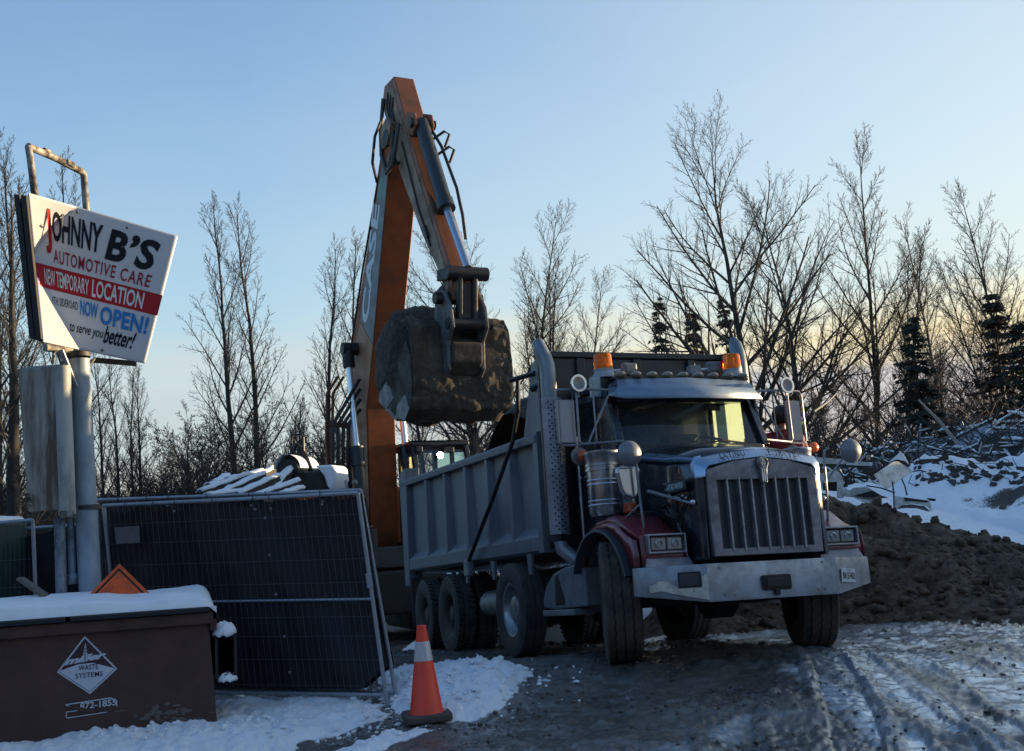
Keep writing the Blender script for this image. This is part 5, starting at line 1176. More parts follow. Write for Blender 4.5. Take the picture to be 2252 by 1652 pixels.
MB().grid([[W(-.035+(LN+.03)*i/NA, -.052, 1.003) for i in range(NA+1)], [p for p in rows[0]]]).build('snow_front', SNOWM, dump, 70)
# fork sleeve on the right-hand side
o_, i_ = [(-.20, .40), (-.02, .40), (-.02, .76), (-.20, .76)], [(-.175, .43), (-.045, .43), (-.045, .735), (-.175, .735)]
sl = MB(); n = 4
sl.add([W(a, .05, z) for a, z in o_]+[W(a, .05, z) for a, z in i_]+[W(a, .95, z) for a, z in o_]+[W(a, .95, z) for a, z in i_],
       [(k, (k+1) % n, n+(k+1) % n, n+k) for k in range(n)]+[(k, 2*n+k, 2*n+(k+1) % n, (k+1) % n) for k in range(n)]+[(n+k, n+(k+1) % n, 3*n+(k+1) % n, 3*n+k) for k in range(n)])
sl.build('fork_sleeve', mat('sleeve_dark', (.022, .014, .012), .6), dump, 0)
MB().box(-.001, .001, -.001, .001, -.001, .001)
MB().hexa([W(-.18, .8, .43), W(-.04, .8, .43), W(-.04, .82, .43), W(-.18, .82, .43), W(-.18, .8, .735), W(-.04, .8, .735), W(-.04, .82, .735), W(-.18, .82, .735)]).build('sleeve_stop', BLACKI, dump, 0)
def snowlump(name, c, sx, sy, sz):
    m_ = MB().ball((0, 0, 0), 1, 18, 10); m_.v = [tuple(Vector((c[0], c[1], c[2]))+dd*(x*sx)+db*(y*sy)+Vector((0, 0, max(z, -.25)*sz+.012*math.sin(x*9+y*7)))) for x, y, z in m_.v]
    return m_.build(name, SNOWM, dump, 70)
snowlump('sleeve_snow', W(-.10, .15, .77), .105, .18, .085)
snowlump('sleeve_snow', W(-.12, .10, .39), .085, .12, .045)
# decals on the front: coordinates (a, z) on the face
def face(px, py): p = plane_pt(px, py, DO, db)-DO; return (p.dot(dd), p.z)
def FP(a, z, off): return W(a, .0+.02*z/.9-off, z)
dv = [face(186, 1399), face(258, 1471), face(198, 1527), face(125, 1479)]
cx_ = sum(p[0] for p in dv)/4; cz_ = sum(p[1] for p in dv)/4
def poly(pts, m, name, off): MB().add([FP(a, z, off) for a, z in pts], [tuple(range(len(pts)))]).build(name, m, dump, 0)
def shrink(pts, k): return [(cx_+(a-cx_)*k, cz_+(z-cz_)*k) for a, z in pts]
DEC_W = mat('decal_white', (.52, .56, .62), .45, 0, var=.05); DEC_M = mat('decal_maroon', (.055, .018, .022), .5, 0); DEC_T = mat('decal_text', (.012, .012, .03), .5, 0, var=.05)
poly(dv, DEC_W, 'decal_border', .003)
inn_ = shrink(dv, .925); poly(inn_, DEC_M, 'decal_field', .0045)
T_, R_, B_, L_ = shrink(dv, .90)
lerp = lambda p, q, t: (p[0]+(q[0]-p[0])*t, p[1]+(q[1]-p[1])*t)
poly([lerp(L_, T_, .04), (lambda p: (p[0], p[1]+.050))(lerp(L_, R_, .33)), (lambda p: (p[0], p[1]+.056))(lerp(L_, R_, .6)), lerp(R_, T_, .02), R_, B_, L_], DEC_W, 'decal_lower_field', .006)
def dl(name, body, x0, y0, x1, y1, h, m, off=.009, **kw):   # baseline from pixel (x0,y0) to (x1,y1), height h metres
    p = face(x0, y0); q_ = face(x1, y1)
    lettering(name, body, lambda a, b: FP(p[0]+(q_[0]-p[0])*a, p[1]+(q_[1]-p[1])*a+h*b, off), m, dump, **kw)
dl('decal_lettering', 'miller', 141, 1464, 234, 1447, .055, DEC_W, bold=.05, shear=.45, spacing=1.0)
p0, p1, p2 = face(188, 1412), face(180, 1455), face(194, 1453)
poly([p0, p1, p2], DEC_W, 'decal_road', .008)
for k in range(4):
    t_ = .35+.16*k; a = lerp(p0, p1, t_); b = lerp(p0, p2, t_); poly([a, b, lerp(b, p2, .06), lerp(a, p1, .06)], DEC_M, 'decal_road_mark', .0095)
poly([p0, lerp(p1, p2, .42), lerp(p1, p2, .58)], DEC_M, 'decal_road_mark', .0097)
dl('decal_lettering', 'WASTE', 173, 1476, 216, 1471, .042, DEC_T, bold=.006, spacing=1.1)
dl('decal_lettering', 'SYSTEMS', 166, 1493, 226, 1487, .040, DEC_T, bold=.006, spacing=1.1)
dl('phone_lettering', '872-1855', 176, 1561, 256, 1551, .052, DEC_W, bold=.02)
poly([face(146, 1549), face(200, 1560), face(240, 1560), face(205, 1566), face(176, 1566)], BROWN, 'torn_sticker_edge', .011)
def pline(pts, wd): 
    for (a, b) in zip(pts, pts[1:]):
        A_, B2 = face(*a), face(*b); d_ = Vector((B2[0]-A_[0], B2[1]-A_[1])).normalized(); n_ = Vector((-d_.y, d_.x))*wd
        poly([(A_[0]+n_.x, A_[1]+n_.y), (A_[0]-n_.x, A_[1]-n_.y), (B2[0]-n_.x, B2[1]-n_.y), (B2[0]+n_.x, B2[1]+n_.y)], DEC_W, 'sticker_outline', .010)
pline([(144, 1550), (243, 1535), (257, 1541), (257, 1553)], .004); pline([(146, 1551), (180, 1557)], .004)
pline([(146, 1577), (149, 1579), (235, 1566)], .003); pline([(146, 1577), (146, 1566), (176, 1562)], .003)
# bare-steel scuffs
SCUFF = mat('scuffed_paint', (.13, .105, .092), .75, 0, var=.3)
r9 = random.Random(4)
for k in range(46):
    px, py = r9.gauss(365, 42), r9.gauss(1572, 12)
    a0, z0 = face(px, py); n_ = 7; sx_, sz_ = r9.uniform(.008, .06), r9.uniform(.004, .022)
    if z0 < .06: continue
    poly([(a0+sx_*math.cos(2*math.pi*q/n_)*r9.uniform(.5, 1.2), z0+sz_*math.sin(2*math.pi*q/n_)*r9.uniform(.5, 1.2)) for q in range(n_)], SCUFF, 'scuff', .002+.0002*k)
# ================================================================== diamond road-works sign, plank, green bin, cone
ds_ = thing('road_work_sign', 'orange diamond road sign leaning between the bin and the screened fence', 'road sign', (-3.45, 9.95, .9))
def DS(a, b, off): return Vector((a*.96, a*.15-off+b*.10, b))
OR = mat('road_sign_orange', (.85, .12, .02), .45, 0, var=.08, dirt=(.18, .05, .02), ds=7, da=.5); h_ = .53
_o = at(262, 1240, 9.75); ds_.location = (_o.x, _o.y-.05, _o.z-h_)
dq = lambda k, off: [DS(0, h_*k, off), DS(h_*k, 0, off), DS(0, -h_*k, off), DS(-h_*k, 0, off)]
MB().add(dq(1, .0)+dq(1, -.006), [(0, 1, 2, 3), (7, 6, 5, 4), (0, 4, 5, 1), (1, 5, 6, 2), (2, 6, 7, 3), (3, 7, 4, 0)]).build('sign_plate', OR, ds_, 0)
A_, B_2 = dq(.93, .002), dq(.885, .002)
MB().add(A_+B_2, [(k, (k+1) % 4, 4+(k+1) % 4, 4+k) for k in range(4)]).build('sign_border', BLACKI, ds_, 0)
MB().add([DS(-.17, .06, .003), DS(-.13, .19, .003), DS(-.06, .225, .003), DS(0, .17, .003), DS(.05, .12, .003), DS(.16, .09, .003), DS(.16, -.2, .003), DS(-.17, -.2, .003)], [tuple(range(8))]).build('sign_symbol', BLACKI, ds_, 0)
MB().bar(DS(0, -.4, -.05), DS(0, -.9, -.1), .04, .04).build('sign_leg', GALV, ds_, 0)
pk = MB().bar(at(44, 1272, 9.75), at(150, 1345, 9.7), .11, .028).build('plank', mat('weathered_wood', (.13, .115, .10), .8, 0, var=.3, stretch=(3, 3, 14), bump=.2), None, 0, .004)
tag(pk, 'weathered grey plank leaning behind the waste bin', 'plank')
gb = thing('green_bin', 'dark green bin with a snowy lid behind the left fence panel', 'bin', (-5.55, 11.3, 0))
_g = at(0, 1135, 11.3)
MB().hexa([(-.6, -.35, 0), (.25, -.35, 0), (.25, .4, 0), (-.6, .4, 0), (-.65, -.4, 1.85), (.29, -.4, 1.85), (.29, .45, 1.85), (-.65, .45, 1.85)]).build('bin_body', mat('green_bin_paint', (.02, .05, .05), .5), gb, 0, .02)
MB().hexa([(-.68, -.42, 1.85), (.30, -.42, 1.85), (.30, .46, 1.85), (-.68, .46, 1.85), (-.62, -.36, 1.92), (.25, -.36, 1.92), (.25, .40, 1.92), (-.62, .40, 1.92)]).build('snow_cover', SNOWM, gb, 40, .02)
cone = thing('traffic_cone', 'orange traffic cone with a white collar standing at the edge of the snow patch', 'traffic cone', (-.83, 9.02, gz(-.83, 9.02)+.05), (R(1.0), R(-1.2), R(12)))
CONE = mat('cone_orange', (.98, .06, .02), .42, 0, var=.05, dirt=(.55, .08, .05), ds=5, da=.3)
MB().lathe([(.035, .145), (.05, .132), (.72, .036), (.72, .028), (.70, 0)], (0, 0, 0), 'z', 48).build('cone_body', CONE, cone, 40)
def cr_(z): return .132+(z-.05)/.67*(.036-.132)+.0025
MB().lathe([(.445, cr_(.445)-.001), (.446, cr_(.446)), (.595, cr_(.595)), (.596, cr_(.596)-.001)], (0, 0, 0), 'z', 48).build('reflective_collar', mat('cone_collar', (.62, .60, .60), .3, .1, var=.1, stretch=(1, 1, .3)), cone, 40)
bq = MB(); pr = [(-.185, -.185), (.185, -.185), (.185, .185), (-.185, .185)]
bq.prism([(-.15, -.19), (.15, -.19), (.19, -.15), (.19, .15), (.15, .19), (-.15, .19), (-.19, .15), (-.19, -.15)], lambda a, b, d: (a, b, d), -.02, .04); bq.build('cone_base', mat('cone_base_rubber', (.085, .07, .062), .75, 0, dirt=(.07, .06, .05), ds=8), cone, 0, .015)
# red and white marker standing behind the fence end
mk = thing('marker_post', 'red marker post with white bands just behind the fence end post', 'marker post', tuple(at(812, 1330, 12.0)))
_h = at(812, 1170, 12.0).z-at(812, 1330, 12.0).z
MB().lathe([(-.5, .06), (_h*.92, .06), (_h, .045), (_h+.02, 0)], (0, 0, 0), 'z', 20).build('marker_body', mat('marker_red', (.28, .02, .02), .45, 0, dirt=(.1, .04, .03), ds=6), mk, 40)
for z in (_h*.42, _h*.60): MB().lathe([(z, .0605), (z, .063), (z+.05, .063), (z+.05, .0605)], (0, 0, 0), 'z', 20).build('white_band', WHITEP, mk, 40)
MB().tube([(0, 0, _h), (.02, 0, _h+.05), (.07, 0, _h+.06)], .008, 6).build('marker_hook', SATIN, mk)
# ================================================================== snow bank with an added arm out of view, soil mound, brush bank
def ridge_field(name, m, x0, x1, y0, y1, nx, ny, hf, attrs=None):
    X, Y = np.meshgrid(np.linspace(x0, x1, nx), np.linspace(y0, y1, ny)); Z, at_ = hf(X, Y)
    ii, jj = np.meshgrid(np.arange(ny-1), np.arange(nx-1), indexing='ij'); q = (ii*nx+jj).ravel()
    o = npmesh(name, np.stack([X, Y, Z], -1).reshape(-1, 3), np.stack([q, q+1, q+nx+1, q+nx], -1), m, attrs=at_)
    return o
def mixed_mat(name, c0, c1, att='snow', rough=.8, bump=.6, sc_=26, noise=.9):
    m = bpy.data.materials.new(name); m.use_nodes = True; t = m.node_tree; b = t.nodes['Principled BSDF']
    tc = N(t, 'ShaderNodeTexCoord'); n = N(t, 'ShaderNodeTexNoise', Scale=sc_, Detail=6, Roughness=.65); L(t, tc.outputs['Object'], n.inputs['Vector'])
    n2 = N(t, 'ShaderNodeTexNoise', Scale=1.7, Detail=6, Roughness=.6); L(t, tc.outputs['Object'], n2.inputs['Vector'])
    a = N(t, 'ShaderNodeAttribute', attribute_name=att).outputs['Fac']
    f = ramp_(t, math_(t, 'ADD', a, math_(t, 'MULTIPLY', math_(t, 'SUBTRACT', n.outputs[0], .5), noise)), [(.40, 0), (.58, 1)])
    lo = ramp_(t, n2.outputs[0], [(.3, tuple(x*.6 for x in c0)), (.7, tuple(x*1.4 for x in c0))])
    hi = ramp_(t, n2.outputs[0], [(.3, tuple(x*.94 for x in c1)), (.7, c1)])
    L(t, mix_(t, f, lo, hi), b.inputs['Base Color']); b.inputs['Roughness'].default_value = rough
    bp = N(t, 'ShaderNodeBump', Strength=bump, Distance=.03); L(t, n.outputs[0], bp.inputs['Height']); L(t, bp.outputs[0], b.inputs['Normal'])
    return m
def sstep(v, a, b): v = np.clip((v-a)/(b-a), 0, 1); return v*v*(3-2*v)
# crest of the soil mound, edge line between bare soil and snow
_mx = np.array([1.5, 2.6, 3.4, 4.3, 5.0, 5.6, 6.4, 7.4, 9.0, 12.0]); _mh = np.array([.5, 1.0, 1.40, 1.72, 1.50, 1.32, 1.02, .72, .55, .5]); _my = np.array([16.9, 16.7, 16.5, 16.3, 16.2, 16.1, 15.9, 15.6, 15.2, 14.6])
def soilz(x, y):
    H = np.interp(x, _mx, _mh); yc = np.interp(x, _mx, _my); yb = yc-2.7-.35*np.sin(x*1.3)
    u = np.clip((y-yb)/(yc-yb), 0, 1); f = u**1.35
    back = np.clip((y-yc)/1.6, 0, 1)
    return H*f*(1-.5*back)*sstep(x, 1.2, 2.8)*(1-sstep(x, 10.5, 12.5))
def f_soil(X, Y):
    h = soilz(X, Y); k = np.clip(h*3, 0, 1)
    sel = np.clip(fbm(X*.9, Y*.9, 3, 71)*3-1.0, .15, 1)
    n = (fbm(X*1.1, Y*1.1, 4, 5)-.5)*.45+(domes(X*2.3+fbm(X*3, Y*3, 3, 2)*1.2, Y*2.3, 7)-.4)*.20*sel+(domes(X*5.5+fbm(X*5, Y*5, 3, 4), Y*5.5, 17)-.4)*.12*(1.3-sel)+(domes(X*13, Y*13, 27)-.4)*.045+(fbm(X*22, Y*22, 3, 8)-.5)*.05
    apron = np.clip(1-np.abs(h)*4, 0, 1)
    return gbase(X, Y)-.06+h+n*(.15+.85*k)+.02*(clods(X*8, Y*8, 3)), None
SOILP = mat('heaped_soil', (.105, .076, .050), .9, 0, var=.55, vs_=3.2, dirt=(.04, .029, .02), ds=7, da=.9, bump=.9, bs=30)
sm = ridge_field('soil_mound', SOILP, 1.4, 12.6, 12.6, 18.2, 440, 250, f_soil)
tag(sm, 'long mound of dark clodded soil between the truck and the snow bank', kind='stuff')
RIDGE = [(-1.0, 24.0), (3.0, 22.5), (5.5, 22.3), (7.6, 24.3), (9.3, 24.6), (11.0, 23.8), (15.0, 20.5), (17.5, 14), (18.5, 6), (18.8, -4), (17.5, -12)]  # arm past the right edge is added to keep low sun off the yard
def f_bank(X, Y):
    d, al = seg_dist(X, Y, RIDGE); a = np.abs(d)
    inside = (d > 0)
    Hc = np.interp(al, [0, 4, 7, 9, 11, 13, 18, 60], [.4, 1.6, 2.2, 2.15, 2.35, 2.3, 3.0, 3.3])
    fall = np.where(inside, 1-np.clip(a/9.5, 0, 1)**.9, 1-np.clip(a/7, 0, 1)**1.3)
    lump = (fbm(X*.55, Y*.55, 4, 23)-.5)*.9*np.exp(-(a/2.4)**2)+np.maximum(0, np.sin(al*1.7+1)*.22)*np.exp(-(a/1.3)**2)
    base = np.maximum(fall, 0)*(Hc+lump)
    n = (fbm(X*2.2, Y*2.2, 4, 29)-.5)*.16+(clods(X*2.6, Y*2.6, 37)-.35)*.13*np.exp(-(a/2.2)**2)+(fbm(X*9, Y*9, 3, 2)-.5)*.03
    floor = soilz(X, Y)
    front = sstep(Y, np.interp(X, _mx, _my)-.6, np.interp(X, _mx, _my)+.6) if True else 1
    front = np.where((X < 13) & (X > -3), front, 1.0)
    base = base*front
    Z = gbase(X, Y)-.25+base*1.06+n*np.clip(base*1.5, 0, 1)
    sn = np.full_like(X, .86)-np.clip(fbm(X*.9, Y*.9, 4, 55)*2-1.25, 0, 1)*1.2*np.exp(-(a/2.6)**2)-.9*np.exp(-((X-10.6)/1.2)**2-((Y-22.2)/.35)**2)-.25*(clods(X*2.3, Y*2.3, 31) > .80)
    sn = sn*np.clip(base*6-.4, 0, 1)
    return Z, dict(snow=sn)
SNB = mixed_mat('snow_over_rubble', (.05, .04, .032), (.84, .86, .89))
sb = ridge_field('snow_bank', SNB, -2, 26, -14, 31, 240, 300, f_bank)
tag(sb, 'snow covered bank of rubble, its unseen right arm added to shade the yard', kind='structure')
def bank_z(x, y):
    Z, _ = f_bank(np.array([[x]]), np.array([[y]])); return max(float(Z[0, 0]), gz(x, y))
# loose clods, pebbles and snow crumbs lying on the surfaces
_t = (1+5**.5)/2
ICO_V = np.array([(-1, _t, 0), (1, _t, 0), (-1, -_t, 0), (1, -_t, 0), (0, -1, _t), (0, 1, _t), (0, -1, -_t), (0, 1, -_t), (_t, 0, -1), (_t, 0, 1), (-_t, 0, -1), (-_t, 0, 1)], float)/1.9
ICO_F = np.array([(0, 11, 5), (0, 5, 1), (0, 1, 7), (0, 7, 10), (0, 10, 11), (1, 5, 9), (5, 11, 4), (11, 10, 2), (10, 7, 6), (7, 1, 8), (3, 9, 4), (3, 4, 2), (3, 2, 6), (3, 6, 8), (3, 8, 9), (4, 9, 5), (2, 4, 11), (6, 2, 10), (8, 6, 7), (9, 8, 1)])
def lumps(name, label, xs, ys, zs, sizes, m, seed, flat=.7):
    g = np.random.default_rng(seed); n = len(xs)
    V_ = ICO_V[None]*(1+g.normal(0, .22, (n, 12, 1)))*sizes[:, None, None]*g.uniform(.7, 1.35, (n, 1, 3))*np.array([1, 1, flat])
    a = g.uniform(0, 6.28, n); c, s_ = np.cos(a)[:, None], np.sin(a)[:, None]
    V_ = np.stack([V_[..., 0]*c-V_[..., 1]*s_+xs[:, None], V_[..., 0]*s_+V_[..., 1]*c+ys[:, None], V_[..., 2]+zs[:, None]], -1)
    F_ = ICO_F[None]+(np.arange(n)*12)[:, None, None]
    o = npmesh(name, V_.reshape(-1, 3), F_.reshape(-1, 3), m, smooth=False); tag(o, label, kind='stuff'); return o
def ground_at(xs, ys):
    A_ = np.degrees(np.arctan2(xs, ys)); r_ = np.hypot(xs, ys)
    return Z_G[np.clip(np.searchsorted(rad, r_), 0, len(rad)-1), np.clip(np.searchsorted(ang, A_), 0, len(ang)-1)], S_G[np.clip(np.searchsorted(rad, r_), 0, len(rad)-1), np.clip(np.searchsorted(ang, A_), 0, len(ang)-1)]
g_ = np.random.default_rng(3)
xs = g_.uniform(-1.6, 6.5, 6500); ys = g_.uniform(6.6, 13.8, 6500); zz, sn_ = ground_at(xs, ys)
k_ = (sn_ < .4) & (fbm(xs*1.4, ys*1.4, 3, 88) > .47) & (g_.random(6500) > .75*np.clip((xs-1.6)/1.0, 0, 1)); xs, ys, zz = xs[k_], ys[k_], zz[k_]; sizes = .005+.016*g_.random(len(xs))**3
lumps('gravel', 'wet grit and mud crumbs strewn over the yard', xs, ys, zz+sizes*.25, sizes, mat('wet_grit', (.075, .066, .057), .22, 0, var=.5, vs_=9), 4)
xs = np.concatenate([g_.normal(-.75, .42, 700), g_.uniform(-3.5, -1.0, 300)]); ys = np.concatenate([g_.normal(10.1, .5, 700), g_.uniform(8.6, 9.6, 300)]); zz, sn_ = ground_at(xs, ys); sizes = .006+.024*g_.random(len(xs))**3
lumps('snow_crumbs', 'crumbs of snow broken off the patches by the cone and fence', xs, ys, zz+sizes*.3, sizes, SNOWM, 5)
xs = g_.uniform(2.6, 10.5, 2600); yc_ = np.interp(xs, _mx, _my); ys = yc_-g_.uniform(-.2, 3.3, 2600); Zs = f_soil(xs[None], ys[None])[0][0]; sizes = .012+.085*g_.random(2600)**5
lumps('soil_clods', 'clods of earth rolled down the soil mound', xs, ys, Zs+sizes*.25, sizes, SOILP, 6, .85)
# chunks of broken masonry and timber poking out of the snow
CH = mat('rubble_chunk', (.055, .042, .034), .85, 0, var=.4)
r_ = random.Random(21)
spots = [(1440, 362), (1480, 462), (1180, 548), (1300, 530), (1550, 545), (1430, 578), (1170, 655), (1720, 455), (1850, 540), (2000, 560), (2110, 540), (1580, 500), (1250, 400), (1640, 615), (1960, 600), (1520, 615), (2030, 880), (1660, 570), (1960, 470), (2180, 560)]
def hit(px, py, zf, y0=15.0, y1=34.0):      # where a pixel's ray meets a surface z(x, y)
    d = ray(px, py); Y = y0
    while Y < y1:
        p = CAMP+d*(Y/d.y)
        if p.z <= zf(p.x, p.y): return p
        Y += .08
    return CAMP+d*(y1/d.y)
m_ = MB()
for k, (u, v) in enumerate(spots+[(r_.uniform(1150, 2250), r_.uniform(380, 640)) for _ in range(45)]):
    p = hit((1900+u/4.33)/1.0746, (1000+v/4.33)/1.0746, bank_z)
    l = r_.uniform(.05, .17)*(1 if k < 20 else .5); Rm = Euler((r_.uniform(-.5, .5), r_.uniform(-.5, .5), r_.uniform(0, 3.1))).to_matrix()
    m_.hexa([p+Vector((0, 0, .01))+Rm @ Vector((sx*l*r_.uniform(.5, 1.3), sy*.07*r_.uniform(.5, 1.3), sz_*.045*r_.uniform(.4, 1.5))) for sz_ in (-1, 1) for sx, sy in ((-1, -1), (1, -1), (1, 1), (-1, 1))])
    if k % 3 == 0: m_.tube([p, p+Vector((r_.uniform(-.2, .2), .1, r_.uniform(.05, .22))), p+Vector((r_.uniform(-.4, .4), .2, r_.uniform(.1, .3)))], .010, 4)
tag(m_.build('rubble', CH, None, 0), 'dark rubble and twisted bars poking through the snow bank', kind='stuff')
# ---- brush bank behind the snow on the right
def f_brush(X, Y):
    d, al = seg_dist(X, Y, [(2, 32), (8, 33), (14, 33.5), (24, 31), (34, 26)]); a = np.abs(d)
    H = np.interp(al, [0, 6, 12, 22, 40], [1.2, 2.6, 4.1, 4.8, 5.2])
    h = H*(1-np.clip(a/8.5, 0, 1)**1.6)
    return gbase(X, Y)-.2+h+(fbm(X*.8, Y*.8, 4, 3)-.5)*.9*np.clip(h, 0, 1)+(fbm(X*4, Y*4, 3, 3)-.5)*.25*np.clip(h, 0, 1), dict(snow=.30+.34*(fbm(X*1.4, Y*1.4, 4, 9)-.5)*2+.14*np.clip((X-9)/6, 0, 1)-.5*(h < .3))
BRB = mixed_mat('snow_dusted_brush_floor', (.022, .018, .016), (.42, .46, .52), noise=1.1, sc_=12)
bb = ridge_field('brush_bank', BRB, 0, 40, 22, 44, 220, 130, f_brush)
tag(bb, 'bank of dark brush dusted with snow rising towards the trees', kind='structure')
def brush_z(x, y): return float(f_brush(np.array([[x]]), np.array([[y]]))[0][0, 0])
# ================================================================== wrecked white vehicle lying in the snow
WW = mat('wreck_white_paint', (.62, .62, .60), .45, 0, var=.08, dirt=(.16, .13, .10), ds=5, da=.6)
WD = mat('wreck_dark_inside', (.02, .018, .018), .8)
WO = thing('wrecked_vehicle', 'crushed white vehicle wreck with bent panels lying behind the soil mound', 'vehicle wreck', at(1830, 1110, 18.5))
def WP(u, v, Y=18.5): return Vector(at((1900+u/4.33)/1.0746, (1000+v/4.33)/1.0746, Y))-WO.location
def slab(name, pts, th, m, Y=18.5, ys=None, bev=.006):
    n = len(pts); ys = ys or [Y]*n; P = [WP(u, v, y) for (u, v), y in zip(pts, ys)]; off = Vector((.03, th, 0))
    return MB().add(P+[p+off for p in P], [tuple(range(n)), tuple(reversed(range(n, 2*n)))]+[(i, (i+1) % n, n+(i+1) % n, n+i) for i in range(n)]).build(name, m, WO, 0, bev)
slab('roof_beam', [(40, 345), (430, 372), (430, 420), (40, 412)], .10, WW, 18.9); slab('roof_beam', [(432, 385), (700, 402), (698, 440), (432, 428)], .1, WW, 18.8)
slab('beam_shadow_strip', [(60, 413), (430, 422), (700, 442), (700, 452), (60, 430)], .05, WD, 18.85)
slab('sill_bar', [(0, 480), (290, 488), (290, 512), (0, 515)], .08, ORANGE, 18.4)
slab('cab_side', [(150, 520), (370, 470), (395, 540), (400, 770), (335, 770), (338, 600), (190, 605), (180, 680), (150, 690)], .06, WW, 18.3)
slab('cab_opening', [(190, 606), (335, 600), (338, 700), (190, 690)], .02, WD, 18.6)
slab('door_frame', [(415, 535), (650, 555), (655, 590), (640, 578), (445, 562), (440, 655), (412, 655)], .05, WD, 18.3)
slab('door_skin', [(412, 657), (470, 690), (500, 665), (640, 650), (760, 720), (700, 800), (500, 760), (405, 752)], .08, WW, 18.3)
slab('tilted_hood', [(712, 530), (935, 378), (1118, 492), (825, 685)], .05, WW, 18.2, ys=[18.0, 18.5, 18.6, 18.0])
slab('hood_snow', [(870, 400), (985, 298), (1015, 310), (1075, 420), (1030, 400), (940, 372)], .12, SNOWM, 18.6)
slab('hood_torn_edge', [(900, 395), (950, 372), (1035, 392), (1075, 445), (1060, 452), (1010, 410), (955, 390)], .03, WD, 18.35)
slab('dash_panel', [(500, 745), (700, 690), (790, 740), (870, 765), (760, 770)], .12, WD, 18.15)
slab('floor_panel', [(505, 765), (690, 790), (850, 915), (740, 870)], .06, WW, 18.1)
slab('wing_panel', [(915, 740), (1000, 755), (1280, 790), (1300, 830), (1310, 910), (1270, 860), (1180, 832), (1050, 830), (980, 850), (945, 880), (915, 880)], .08, WW, 17.9)
slab('wheel_arch', [(960, 880), (1000, 842), (1100, 832), (1230, 850), (1300, 905), (1180, 872), (1050, 868)], .22, mat('arch_grey', (.12, .12, .125), .6), 17.95)
slab('wing_gap', [(1020, 762), (1150, 780), (1260, 795), (1255, 812), (1140, 800), (1030, 795)], .02, WD, 17.88)
slab('lamp_hole', [(1255, 765), (1350, 775), (1345, 800), (1290, 795)], .1, WD, 17.9)
slab('bent_bracket', [(730, 400), (760, 390), (800, 430), (790, 540), (745, 520)], .06, SATIN, 18.5)
for u0, v0, u1, v1, Y in ((1000, 575, 1055, 740, 18.1), (905, 600, 922, 870, 17.9), (640, 640, 930, 715, 18.0), (655, 470, 640, 600, 18.3), (670, 460, 720, 560, 18.2), (330, 470, 410, 560, 18.3), (1090, 400, 1140, 430, 18.5), (1115, 495, 1250, 500, 18.4)):
    MB().tube([WP(u0, v0, Y), (WP(u0, v0, Y)+WP(u1, v1, Y))/2+Vector((.01, 0, .02)), WP(u1, v1, Y)], .012, 6).build('bent_rod', PIN, WO)
for k in range(6):
    a = random.Random(k); MB().tube([WP(735+a.uniform(0, 60), 390+a.uniform(0, 40), 18.4), WP(780+a.uniform(-30, 30), 440, 18.35), WP(770+a.uniform(-40, 40), 540, 18.3)], .010, 5).build('torn_cable', PIN, WO)
bl = MB().bar(at(2025, 1040, 24.0), at(1960, 1100, 23.0), .05, .05)
# ================================================================== snow-covered timbers behind the screened fence
TM = mat('dark_timber', (.05, .04, .032), .8, 0, var=.3)
r2 = random.Random(5)
tl_ = [((440, 1076), (545, 1038), 13.4), ((455, 1062), (520, 1048), 13.6), ((480, 1080), (580, 1036), 13.2), ((500, 1050), (575, 1030), 13.8), ((520, 1082), (610, 1040), 13.0), ((550, 1070), (640, 1032), 13.5), ((560, 1085), (655, 1052), 12.9), ((590, 1080), (640, 1020), 13.3), ((600, 1060), (640, 1010), 13.7), ((450, 1085), (560, 1072), 12.9), ((610, 1086), (660, 1068), 12.8), ((470, 1058), (500, 1040), 13.7), ((540, 1052), (600, 1024), 14.0)]
posn = ['lowest at the front', 'short one near the left end', 'long one crossing the middle', 'upper one on the left', 'one under the highest timbers', 'upper one on the right', 'front one next to the black machine', 'steep one beside the black machine', 'highest one on the right', 'flat one along the fence rail', 'shortest one by the machine', 'stub at the left end', 'thin one near the top']
for (a, b, Y), ps in zip(tl_, posn):
    A_ = Vector(at(a[0], a[1]+12, Y)); B_ = Vector(at(b[0], b[1]+12, Y+.5)); o0 = (A_+B_)/2
    t_ = thing('timber', 'snow covered timber in the heap behind the fence, '+ps, 'timber', o0, group='snowy timbers heaped behind the fence')
    MB().bar(A_-o0, B_-o0, .12, .07).build('beam', TM, t_, 0, .006)
    d_ = (B_-A_); pts = [A_-o0+d_*k/8+Vector((r2.gauss(0, .008), 0, .040+.010*r2.random())) for k in range(9)]
    sd_ = d_.cross(Vector((0, 0, 1))).normalized()
    rows = [[p+sd_*(q*(.055+.02*r2.random()))+Vector((0, 0, (.012+.018*r2.random() if abs(q) < .9 else -.012))) for q in (-1, -.55, 0, .55, 1)] for p in pts]
    MB().grid(rows).build('snow_cap', SNOWM, t_, 50, solid=.015)
_ph = at(560, 1082, 13.2)
tp = lumpy('snow_heap', SNOWM, None, [[Vector((_ph.x+(-1.0+2.0*i/24), 12.7+1.6*j/14, -.2+(_ph.z-.04)*math.exp(-((i-14)/13)**2)*(1-.4*(j/14-.5)**2))) for j in range(15)] for i in range(25)], .16, 8, 2.0)
tag(tp, 'snow lying over the heap of timbers behind the fence', kind='stuff')
